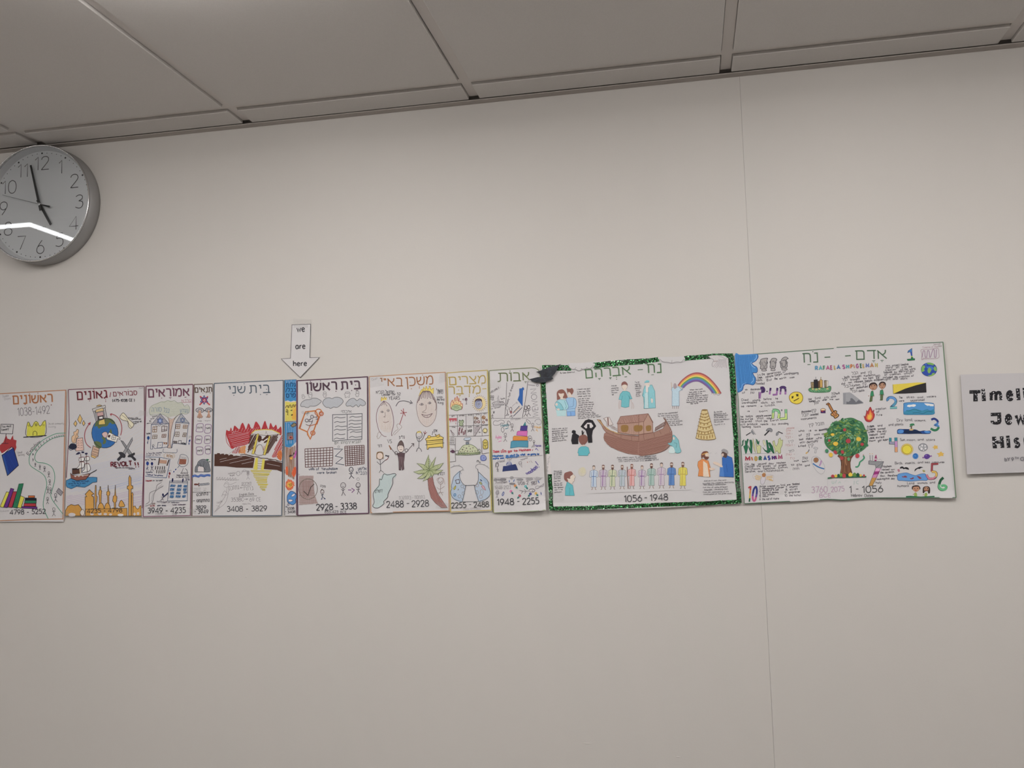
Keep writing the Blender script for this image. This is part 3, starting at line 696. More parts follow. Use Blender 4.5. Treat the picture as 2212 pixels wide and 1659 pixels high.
# ---- 3
p = Sheet('poster', 'plum-bordered poster with two pencilled houses under a tree and a calendar page', 'poster', ((165, 92), (1300, 50), (1243, 3216), (76, 3238)), (1.5, 2, 3, 4), 'B')
p.sheet(M_paper)
p.draw('''
@B
# border
L 78485E 2.3 176,102 740,80 1290,60
L 78485E 2.1 176,100 160,700 140,1300 104,3216
L 82566A 1.9 106,3216 660,3204 1228,3192
L 78485E 2.0 1294,60 1286,500 1262,1500 1230,3194
# title_lettering
T 704258 3.1 225,362 1210,330 178 אמוראים
E 704258 808,122 11,11
E 704258 548,386 11,11
E 704258 755,402 8,8
L 704258 1.3 722,378 780,374
L 704258 1.3 1092,368 1140,364
Th B07080 .8 1020,492 1250,480 70 שינא
L B07080 .8 1030,492 1260,484
# tree_drawing | pencil tree with pale green crown
S BDC0B4 270,780 258,700 300,580 420,515 540,470 690,445 790,452 920,490 1040,500 1090,575 1180,570 1220,640 1180,740 1040,770 880,810 700,840 560,780 400,760
H B2B8A8 .5 4 3.0 280,700 420,530 1000,510 1210,640 1180,720 880,800 420,760
Cz 84927A .8 270,780 260,640 330,560 450,515 540,478 610,486 690,445 765,470 850,448 925,500 1000,492 1050,520 1090,580 1160,545 1215,620 1200,730 1120,770 1010,755 900,830 840,900 700,850 560,770 400,790
P C6AC9E 715,850 760,900 830,870 860,850 800,1050 768,1250 756,1460 772,1570 680,1566 722,1470 722,1000
C 6A5850 .9 690,850 722,930 726,1100 716,1300 712,1500 676,1566 774,1572 748,1470 762,1200 810,1000 870,850 1000,760
# crown_lettering
Th 5A7C9C 1.1 305,718 545,706 96 סורה
Th 5A7C9C 1.1 590,720 725,735 92 בבל
Th 5A7C9C 1.1 985,735 1180,740 84 נהרדע
# left_house_drawing
P A6A4AC 4A5670 1.1 296,1024 512,760 715,990
H 8C8A94 .5 40 1.4 330,1000 512,790 690,975
P 9AAAD0 478,870 555,880 560,950 500,1000 460,940
D 3E588C 1.3 508,930 78
C 4A5A7A 1 296,1024 292,1300 280,1604
L 4A5A7A 1 715,990 688,1560
L 4A5A7A 1 296,1024 715,990
C 4A5A7A 1 280,1604 330,1600 330,1530 380,1590 440,1584 560,1576 690,1548
Lz 4A5A7A 1 458,1446 566,1440 556,1570 440,1582
E 3A3A44 512,1514 8,8
Lz 8A6A4A 1.2 338,1074 430,1070 424,1196 332,1200
L 8A6A4A 1.2 380,1072 376,1198
L 8A6A4A 1.2 334,1138 428,1132
Lz 6A5A5A 1.2 550,1062 678,1058 668,1166 546,1188
L 6A5A5A 1.2 618,1060 612,1176
L 6A5A5A 1.2 548,1148 670,1142
Lz 7A6A5A 1.2 336,1272 440,1270 430,1350 326,1358
L 7A6A5A 1.2 386,1270 380,1354
L 7A6A5A 1.2 332,1314 434,1308
Lz 7A5A4A 1.2 558,1254 650,1250 642,1322 552,1326
L 7A5A4A 1.2 604,1252 598,1324
L 7A5A4A 1.2 556,1290 646,1286
Th 9A6A4A 1.2 590,1490 680,1490 46 אבאפ
O 5A5A64 .8 345,1520 22,22
C 6A6A74 .8 400,1030 440,1066 470,1040 500,1060 530,1020 600,1040 640,1010 700,1010
# right_house_drawing
P A6A8AE 4A5670 1.1 884,966 1014,756 1205,986
D 3E588C 1.1 1045,912 62
C 4A5A7A 1 884,966 862,1150 780,1546 800,1554 830,1470 1130,1500
L 4A5A7A 1 1205,986 1180,1060 1130,1504
L 4A5670 1.4 884,968 1205,988
Lz 8A6A4A 1.2 890,1014 986,1012 974,1112 882,1110
L 8A6A4A 1.2 938,1012 930,1112
L 8A6A4A 1.2 886,1060 982,1060
Lz 8A6A4A 1.2 1068,1030 1162,1034 1150,1110 1056,1104
L 8A6A4A 1.2 1114,1032 1104,1108
L 8A6A4A 1.2 1062,1068 1156,1072
Lz 7A6A5A 1.2 872,1200 966,1198 958,1306 856,1294
L 7A6A5A 1.2 920,1198 908,1300
L 7A6A5A 1.2 864,1250 962,1254
Lz 7A6A5A 1.2 1070,1218 1138,1220 1122,1310 1044,1306
L 7A6A5A 1.2 1104,1220 1086,1308
L 7A6A5A 1.2 1060,1262 1128,1266
Lz 5A5A64 1 954,1400 1014,1400 1010,1476 944,1470
Th 4A3A3A 1.1 815,1460 920,1470 50 חמחח
Th 3A3A44 1.1 1020,1490 1120,1500 40 אשמא
# balloon_drawing
E 1E4A8C 228,1338 32,44
L 3A3A44 .8 222,1380 218,1440
K 2A4A7A .8 210,1440 46
E 243C84 1214,1405 18,32 25
K 243C84 .9 1200,1460 50
Th 3A3A44 .8 180,1256 276,1250 34 שמואל
Th 5A5A64 .7 1185,1330 1250,1330 34 רב
Th 5A5A64 .7 320,850 450,820 26 Shmuel
Th 5A5A64 .7 280,896 370,880 26 and
Th 5A5A64 .7 255,946 295,940 22 Rav
Th 5A5A64 .7 195,1004 300,990 26 learn in
C 5A6A84 .9 590,1600 586,1680 740,1690 900,1690 912,1604
@C
# sura_panel_drawing
L 4A6690 1.1 155,182 470,190 725,232 690,440 640,664 400,655 150,624
Th 5A5A74 .8 180,120 530,96 32 In Sura Rav studied
Th 5A5A74 .8 170,162 500,142 32 lived in Sura
Th 3A4A7A .9 180,606 560,630 34 Talmud Yerushalmi
Th 3A4A6A .9 165,546 315,550 30 students
E 23408E 203,332 32,44
E 1C2A6A 306,338 28,38
L 2A3A6A .8 202,376 196,440
L 2A3A6A .8 306,376 304,440
L 2A3A6A .9 170,440 196,450 220,420
L 2A3A6A .9 170,490 196,440 220,492
L 3A3A54 .9 280,400 304,440 340,396
L 3A3A54 .9 270,520 304,440 336,510
C 3A3A44 .8 240,214 288,210
Th 3A3A44 .9 150,262 240,258 24 ברהם
Th 3A3A44 .9 280,258 390,256 24 שררשת
P C29A84 486,248 654,262 640,340 478,326
H A07A64 .6 6 2 486,252 650,264 640,336 480,324
L 4A3A3A 2.4 482,206 454,370
L 4A3A3A 2.4 698,250 652,386
''' + '\n'.join('L 3A3A3A 1.6 %d,%d %d,%d\nO 3A3A3A .7 %d,%d 10' % (x+8, y, x, y+60, x+6, y-6) for (x, y) in [(385, 414), (436, 414), (488, 418), (540, 416), (590, 414), (412, 500), (464, 506), (512, 504), (556, 500), (598, 496)]) + '''
# sun_lettering
Th B09070 1.3 636,180 780,200 50 תלמו
''' + '\n'.join('L C0A27A .8 %d,%d %d,%d' % (705+math.cos(a)*105, 160+math.sin(a)*62, 705+math.cos(a)*138, 160+math.sin(a)*84) for a in [i*math.pi/8 for i in range(16)]) + '''
# thought_bubble_drawing
Cz 6A7484 1 960,140 1020,125 1100,150 1145,230 1130,340 1060,400 980,405 940,370 905,330 920,260 945,200
L 5A6A84 1 900,436 940,376
P 9E6450 945,226 1104,238 1088,350 930,350
H 7A4434 .7 40 1.6 948,230 1100,240 1086,346 934,346
Th 8A8488 .8 960,215 1100,220 30 בבליי
E 34509A 856,472 22,12 -50
E 34509A 812,524 20,12 -60
E 8A2A34 715,566 22,32
K 9A3A44 .9 700,622 60
Th 6A6A74 .7 680,520 750,514 26 רבי
C 5A5A64 .9 975,560 1010,500 1030,440
C 5A5A64 .9 1130,540 1110,480 1074,454
''' + '\n'.join('L 4A4A54 1.4 %d,574 %d,540' % (x, x+12) for x in (978, 1014, 1050, 1086, 1122)) + '''
Th 5A5A64 .8 880,620 1160,612 28 Rabbis and sages
Th 5A5A64 .8 870,660 1170,656 28 in Bavel wrote
Th 5A5A74 .8 1080,696 1170,690 26 laws
Th 5A5A74 .8 1090,726 1180,722 26 of the
# path_drawing
Th A04048 1.1 160,750 300,746 40 Amoraim
Th 4A4A54 .9 325,748 548,736 40 in Israel
C 6A6A70 .8 530,770 440,820 410,880 390,950 290,990 250,1040 244,1160 240,1220 160,1280
C 6A6A70 .8 570,850 470,910 400,960 350,1050 330,1180 290,1260 190,1310 150,1318
C 9A9AA0 .6 540,820 440,900
C 9A9AA0 .6 340,1010 310,1100 290,1210
# calendar_drawing | pencilled calendar page with blue days
Lz 4A5670 1 715,740 1128,744 1124,1194 666,1200
L 4A5670 1 715,776 1135,782
E 1E2450 782,718 18,48 8
E 1E2450 1020,724 16,48 8
''' + '\n'.join('H 3A70A2 .9 %d 1.1 %d,%d %d,%d %d,%d %d,%d' % (a, x, y, x+w_, y+4, x+w_-14, y+64, x-10, y+60) for (x, y, w_, a) in [(735, 815, 120, 95), (905, 822, 95, 10), (1040, 830, 80, 5), (728, 902, 105, 60), (885, 905, 105, 20), (1030, 905, 82, -10), (732, 986, 95, 8), (870, 988, 100, 5), (1040, 972, 75, 95), (722, 1066, 95, 10), (860, 1062, 115, 60), (1010, 1062, 85, 10)]) + '''
# figure_drawing
E 1E2450 562,1058 22,32
L 2A3050 2.6 566,1112 640,1050
E 1E2450 656,1036 14,36 30
L 4A4A5A .9 520,1110 560,1112 548,1170
L 4A4A5A .9 548,1140 510,1186
L 4A4A5A .9 548,1140 572,1180
# small_writing
Th 3A3A54 .9 425,1240 520,1236 34 לוח
Th 5A4A64 .9 530,1254 655,1246 34 השנה
Th 4A4A64 .9 680,1246 940,1248 28 in hebrew
Th 4A4A64 .9 430,1318 630,1314 30 solar dates
Th 5A4A64 .9 780,1300 1090,1292 30 lunar calendar
Th A04048 1.1 265,1335 370,1325 34 ארבע
Th 6A4A44 .9 305,1280 384,1276 28 חמה
Th 8A868A .8 390,1524 570,1510 40 שמונה
Th 8A868A .8 610,1514 650,1512 30 -
Th 8A868A .8 780,1530 880,1520 40 שנים
# date_lettering
T 4A4A50 1.6 208,1484 1086,1470 122 3949 - 4235
''')
# ---- 4
p = Sheet('poster', 'narrow brown-bordered poster with a crossed-out star, spectacles and a grey cave', 'poster', ((1312, 52), (1776, 36), (1728, 3220), (1256, 3226)), (2, 2, 3, 3), 'B')
p.sheet(M_paper, nu=8)
p.draw('''
# border
L 6E5A50 1.7 1320,62 1765,46
L 6E5A50 1.9 1322,60 1310,800 1290,1500 1270,3206
L 5E504A 1.5 1770,50 1766,900 1740,2000 1722,3206
L 7A5E5C 1.3 1272,3206 1724,3202
# title_lettering
T 5A4A40 2.1 1338,250 1756,238 108 תנאים
E 5A4A40 1534,268 8,8
E 5A4A40 1608,272 7,7
L 5A4A40 1 1690,264 1722,262
# crossed_star_drawing | blue star crossed out in red
L C04048 2.8 1462,340 1698,552
L C04048 2.8 1650,346 1452,552
D 2C3A80 1.6 1560,430 98
E B03A50 1566,436 48,52
L C8C0C8 1.3 1540,450 1584,410
L C8C0C8 1.3 1560,470 1590,446
# spectacles_drawing
O 5A5A64 1.5 1458,678 94,54 4
O 5A5A64 1.5 1672,672 78,50 -4
L 4A4A54 2 1548,684 1600,680
O 5E5A64 1.4 1460,684 50,24
O 5E5A64 1.4 1672,678 44,24
S C29A84 1436,690 1480,690 1490,760 1528,830 1500,850 1450,870 1396,840 1420,770
S C29A84 1650,690 1690,690 1692,760 1716,830 1680,856 1620,840 1650,770
H 9A6E58 .6 95 1.6 1420,760 1490,760 1520,850 1400,850
H 9A6E58 .6 80 1.6 1650,760 1690,760 1712,850 1610,850
C 7A7070 .7 1385,830 1410,856 1430,830 1450,876 1470,840 1500,866 1530,820
C 7A7070 .7 1600,830 1630,850 1660,830 1680,860 1716,820
Th 7A767A .6 1400,946 1504,942 22 שמאי
Th 7A767A .6 1574,944 1706,940 22 והלל
# rounded_box_drawing
Cz 8A6A94 1.2 1395,1012 1530,1002 1534,1100 1524,1188 1376,1186 1374,1130
#+ rounded_box_drawing
Cz 8A6A94 1.2 1596,1022 1724,1026 1724,1120 1700,1214 1580,1216 1584,1120
#+ rounded_box_drawing
Cz 8A6A94 1.2 1376,1292 1500,1300 1500,1400 1476,1470 1354,1460 1356,1360
#+ rounded_box_drawing
Cz 8A6A94 1.2 1590,1292 1708,1296 1710,1400 1692,1466 1574,1464 1578,1360
#+ rounded_box_drawing
Cz 8A6A94 1.2 1384,1560 1520,1562 1534,1640 1524,1726 1400,1736 1380,1660
#+ rounded_box_drawing
Cz 8A6A94 1.2 1594,1536 1708,1534 1706,1620 1704,1710 1600,1712 1586,1620
#+ box_words
Th 4A464E 1 1400,1112 1514,1112 34 זרעים
Th 4A464E 1 1600,1124 1708,1118 34 מועד
Th 4A464E 1 1376,1396 1480,1390 34 נשים
Th 4A464E 1 1600,1396 1692,1392 34 נזיקין
Th 4A464E 1 1400,1660 1512,1656 34 קדשים
Th 4A464E 1 1606,1632 1700,1622 34 טהרות
@C
# cave_drawing | grey cave with green leaves
S 7C8088 4A4C54 1.1 1302,526 1310,420 1345,370 1380,290 1460,240 1560,250 1610,310 1640,420 1646,520 1500,530 1360,530
H 5E626A .8 100 2.2 1310,500 1345,380 1460,250 1600,300 1640,500 1510,520 1360,500
P CDC6C8 1366,520 1366,430 1395,392 1430,410 1470,404 1500,430 1502,526
C 4A4C54 1.2 1345,370 1420,380 1500,420 1540,480
C 4A4C54 .9 1400,300 1440,380
C 4A4C54 .9 1520,270 1490,400
S 2A6A4A 1560,232 1620,236 1610,262 1580,266
S 1E4A34 1612,284 1660,290 1630,306
# wavy_line_drawing | blue wavy band
S 5A7CC0 1236,628 1300,604 1370,616 1440,596 1510,606 1580,590 1652,592 1654,634 1580,626 1510,650 1430,634 1360,652 1290,640 1240,658
C 2E4E9C 1.2 1236,622 1300,596 1370,620 1440,584 1510,600 1580,586 1652,590
C 2E4E9C 1.2 1236,650 1310,630 1380,654 1440,622 1510,640 1590,612 1652,630
# dagger_drawing
S 6A3A34 1276,820 1300,796 1374,802 1376,786 1400,786 1404,856 1378,860 1372,834 1300,838
S A6AAB2 6A6C74 .9 1404,806 1560,790 1610,782 1632,804 1600,826 1404,838
H 5A5E6A .5 5 1.2 1410,810 1600,792 1610,818 1410,832
# small_writing
Th 9A9698 .6 1276,926 1426,922 24 מלחמת
Th 9A9698 .6 1490,926 1560,922 24 בר
Th 9A9698 .6 1286,966 1420,962 24 כוכבא
Th 9A9698 .6 1500,966 1550,962 24 עם
L 5A5A5E 1 1236,998 1662,996
T 4A4A50 1.2 1336,1086 1604,1060 56 נתתכט
T 4A4A50 1.1 1256,1206 1300,1204 20 -
T 4A4A50 1.2 1340,1226 1634,1212 56 נתתקמט
# date_lettering
T 4A4A50 1.4 1318,1396 1556,1390 84 3829
T 4A4A50 1.1 1288,1474 1326,1472 70 -
T 4A4A50 1.4 1368,1496 1608,1488 84 3949
''')
# ---- 5
p = Sheet('poster', 'blue-grey bordered poster with a red fire over a brown wall and yellow gate', 'poster', ((812, 136), (1574, 100), (1556, 1584), (794, 1590)), (1.5, 2, 3.5, 3), 'D')
p.sheet(M_paper)
p.draw('''
# border
L 4A5C6C 1.7 820,142 1568,108 1564,800 1550,1576 800,1582 806,900 820,142
# title_lettering
T 4A5A68 2.2 974,248 1158,240 70 שני
T 4A5A68 2.4 1204,248 1424,240 80 בית
E 4A5A68 1144,146 5,5
E 4A5A68 1032,272 5,5
E 4A5A68 1104,252 4,4
E 4A5A68 1120,252 4,4
E 4A5A68 1322,262 5,5
E 4A5A68 1388,206 5,5
L 4A5A68 1 1380,264 1400,262
# fire_drawing | red marker flames
S AE2B34 952,650 985,660 1000,620 1020,660 1040,600 1090,640 1110,590 1130,570 1150,610 1165,640 1190,575 1215,620 1240,630 1270,556 1310,600 1330,640 1368,548 1390,600 1410,640 1430,570 1460,620 1490,590 1510,640 1545,610 1548,700 1500,690 1300,650 1220,690 1200,790 1060,830 1010,850 970,760 950,700
H C9B8BC .6 -14 3.6 960,700 1040,660 1200,670 1200,790 1020,830
H C9B8BC .5 -60 5 1000,640 1240,620 1520,640 1500,680 1230,660 1000,690
C A82C34 1.1 952,650 946,720 960,790 1010,850
C 8A1E28 .8 1040,600 1034,690
C 8A1E28 .8 1110,600 1112,680
C 8A1E28 .8 1205,590 1206,670
H AE3038 1.4 -65 2.6 1010,900 1060,830 1110,820 1100,900
H D08A4A 1.6 -75 1.8 1085,905 1110,830 1160,810 1162,905
H B23038 1.6 -62 2.6 1440,940 1500,800 1556,700 1560,860 1500,950
S D67A2A 1506,940 1510,890 1546,870 1556,930 1540,980
H B84A30 .9 60 2 1500,960 1510,890 1556,880 1550,980
# temple_drawing | yellow columned temple with brown shading
P CFCBC8 4A4038 1 1225,690 1262,650 1360,645 1450,650 1536,690 1400,710
H B8B8B4 .6 10 1.8 1240,684 1270,655 1440,655 1520,690 1400,706
L CDB83C 1.8 1225,686 1262,652 1360,643 1450,648 1536,688
H 4E3028 2.1 -62 2.4 1210,700 1280,700 1240,850 1200,880 1180,900
S 4A2C24 1290,710 1330,715 1340,750 1400,700 1415,740 1370,790 1340,760 1300,780
H 4E3028 1.9 -58 2.4 1420,720 1520,690 1500,760 1400,900 1370,920
P CFBE4A 6A5A24 .8 1286,690 1306,690 1250,910 1226,908
P CFBE4A 6A5A24 .8 1412,712 1432,712 1374,920 1350,918
Cz 5A4A44 1 1262,910 1280,830 1312,806 1340,826 1350,916
L B87A40 1.4 1266,880 1268,830
L B87A40 1.4 1354,870 1362,820
L D8D2D2 2.2 1316,800 1400,740
L 5A4A44 .7 1374,690 1382,664 1396,694
# brown_wall_drawing | brown marker wall with battlements
P 4E3026 822,910 850,908 852,898 880,900 884,912 900,906 925,904 926,918 950,908 974,914 974,926 1000,912 1024,918 1026,930 1060,926 1100,932 1160,928 1200,938 1258,952 1250,1000 1240,1060 1060,1056 940,1042 820,1040
P 4E3026 1362,980 1430,975 1500,990 1556,1004 1554,1104 1500,1082 1350,1072
H D0C8CA .55 -12 6 850,960 1080,940 1250,960 1230,1020 900,1010
H D0C8CA .55 12 7 1400,1010 1550,1030 1550,1060 1400,1040
C 4A3A34 .9 1160,912 1220,926 1290,944 1360,956 1450,966 1550,990
L 5A4840 1.6 1100,920 1150,912 1230,936 1300,940 1320,952 1400,956 1410,968 1490,972 1500,984 1556,990
H 8A7A76 .5 -40 7 960,900 1000,870 1060,840 1060,900
# gate_drawing | yellow gate with steps
P D2C644 1268,950 1294,950 1288,1080 1246,1076
P D2C644 1344,960 1370,968 1356,1084 1326,1080
L 8A7A3A .8 1294,960 1342,962
L 8A7A3A .8 1292,985 1340,986
L 8A7A3A .8 1290,1010 1338,1012
L 8A7A3A .8 1290,1036 1334,1040
L 8A7A3A .8 1288,1060 1330,1064
H C6B83E 1.7 1 2.9 1210,1080 1440,1090 1396,1160 1400,1240 1370,1310 1340,1310 1290,1230 1230,1110
# pencil_sketches
Th 9A969A .7 970,1130 1050,1120 18 Antiochus
Th 9A969A .7 990,1150 1040,1145 18 the greek
O 8A868A .7 1080,1120 20,24
C 8A868A .6 1110,1130 1140,1080 1170,1090
K 9A969A .7 1186,1110 90
E 9A969A 1186,1115 14,18
Th A09CA0 .7 1120,1104 1200,1098 16 Matityahu
C 9A969A .7 840,1180 850,1160 856,1190 880,1160 884,1192 910,1162 912,1192 936,1164 940,1196 966,1166 968,1196 994,1166 998,1196 1022,1166 1026,1194 1050,1168 1056,1196
C 9A969A .7 836,1190 900,1186 1000,1192 1088,1190
C A6A2A6 .7 930,1230 960,1210 990,1240 1060,1214
O A6A2A6 .7 950,1250 26,20
C A6A2A6 .7 960,1270 940,1360 890,1440 830,1530
C A6A2A6 .7 980,1290 960,1390 930,1450 870,1500 820,1540
C A6A2A6 .7 910,1350 970,1350 930,1310 900,1370
Th A6A2A6 .7 850,1450 910,1430 24 Maccabi
C A6A2A6 .6 840,1470 880,1480 850,1510
# pencil_lettering
Th 8E8A8E .8 1120,1244 1224,1236 24 תאריכים
L 8E8A8E .7 1112,1250 1224,1246
Th 8E8A8E .9 976,1300 1090,1290 40 גתתכט
Th 8E8A8E .9 1104,1292 1132,1290 40 <
Th 8E8A8E .9 1140,1306 1246,1300 40 גתח
Th 6E6A70 .8 1092,1362 1250,1350 22 English Date
L 6E6A70 .8 1086,1370 1282,1364
Th 8A868C 1 1002,1424 1140,1420 40 353BC
Th 8A868C 1 1146,1412 1184,1410 30 >
Th 8A868C 1 1204,1424 1326,1420 40 69 CE
Th AAA6AA .7 1128,1458 1216,1454 14 Hebrew Date
# date_lettering
T 4A4A50 1.6 958,1534 1392,1526 56 3408 - 3829
''')
# ---- 6
p = Sheet('poster', 'very narrow strip poster coloured blue, yellow and brown below the arrow', 'poster', ((100, 62), (396, 48), (394, 3302), (106, 3312)), (3, 3.5, 4, 3.5), 'E')
p.sheet(M_paper, nu=6)
p.draw('''
# colouring
P 3486BE 108,66 392,52 390,570 330,556 250,580 190,550 118,570
P CFC24E 122,575 190,590 270,600 390,580 390,1030 250,1040 120,1056
H DDA62E 2.2 80 2.2 310,800 380,720 388,1020 270,1000
H DDA62E 1.2 80 3 290,700 380,640 388,760 310,800
P 2B82BA 112,1075 390,1070 392,1540 330,1600 250,1680 120,1660
H D5CDD2 .5 88 4.5 130,1090 380,1090 380,1560 130,1600
H CCC6CC .5 88 4 115,75 385,65 385,130 118,140
H 8A6450 1.3 88 1.9 112,1650 240,1700 370,1620 366,1900 350,2440 250,2400 120,2300
H A07A60 1.1 86 2.4 150,1680 300,1640 350,2350 200,2380
# border
L 40444E 1.2 106,70 100,1100 104,2600 112,3300
L 7A5670 1.4 392,56 394,900 388,3292
L 54708A .9 108,66 392,54
# title_lettering
T 14406E 1.5 145,232 375,220 82 גלות
T 14406E 1.5 134,350 380,345 82 בבל/
T 14406E 1.7 150,485 375,470 84 פרס
E 14406E 310,495 6,6
# yellow_city_drawing
C 5A4A24 1.4 130,740 150,690 185,680 190,720 215,715 215,680 250,660 260,715 295,710 290,680 325,655 330,705 355,700 355,665 385,660
C 4A3E24 1.2 140,780 170,770 190,800 150,805 150,830 200,820
C 4A3E24 1.2 140,830 190,840 180,890 200,900
E 4A3E24 275,790 26,12 -15
E 4A3E24 285,900 26,16 -20
# strip_figures_drawing
S 8A7A5A 2A2A34 1.2 260,1150 300,1120 330,1090 380,1110 385,1150 350,1170 300,1190
L 2A2A34 1 110,1062 392,1050
P 7A7C84 2A2A34 1.2 176,1330 305,1322 318,1490 176,1500
E B05A50 260,1440 46,42
E 2A2428 256,1440 16,18
H 3A3A44 .7 88 2 180,1336 300,1330 300,1400 180,1420
@F
P C050A8 350,140 372,150 345,300 295,310 310,270
S 3A2E34 200,260 240,230 280,240 310,180 325,190 300,240 260,260 215,300
S E0A83A 215,290 250,275 285,290 275,330 240,340
E 2A2428 244,290 8,8
S D8602E 130,520 160,490 180,540 180,640 165,690 140,670 128,600
S D8602E 290,560 330,500 356,520 358,640 320,730 280,700 265,640
H C84A24 1 80 2.4 270,640 330,520 356,640 300,720
H D8683A 1.6 60 1.7 125,850 180,780 260,790 320,860 330,920 290,990 220,1040 150,1010 120,930
E E2AC3A 215,905 62,62
C 4A3424 1.1 190,890 220,900 260,870
C 4A3424 1.1 205,925 240,930 270,890
C 3A3424 .9 206,880 214,884
S 4A8CCE 2A3A6A 1.1 165,1150 200,1090 240,1050 300,1060 350,1100 370,1170 350,1240 352,1300 300,1350 240,1340 170,1290 160,1220
S D5CFD5 2A3A6A .8 250,1160 290,1110 340,1105 330,1140 280,1170
S D5CFD5 2A3A6A .8 190,1240 240,1230 290,1250 250,1280 200,1280
O 3A4464 1 184,1350 20
O 3A4464 1 144,1396 13
C 3A4464 .9 186,1320 200,1290
# date_lettering
T 4A4A50 1.1 162,1466 320,1456 52 3338
T 4A4A50 1.0 116,1526 140,1525 44 -
T 4A4A50 1.1 172,1542 342,1532 52 3408
''')
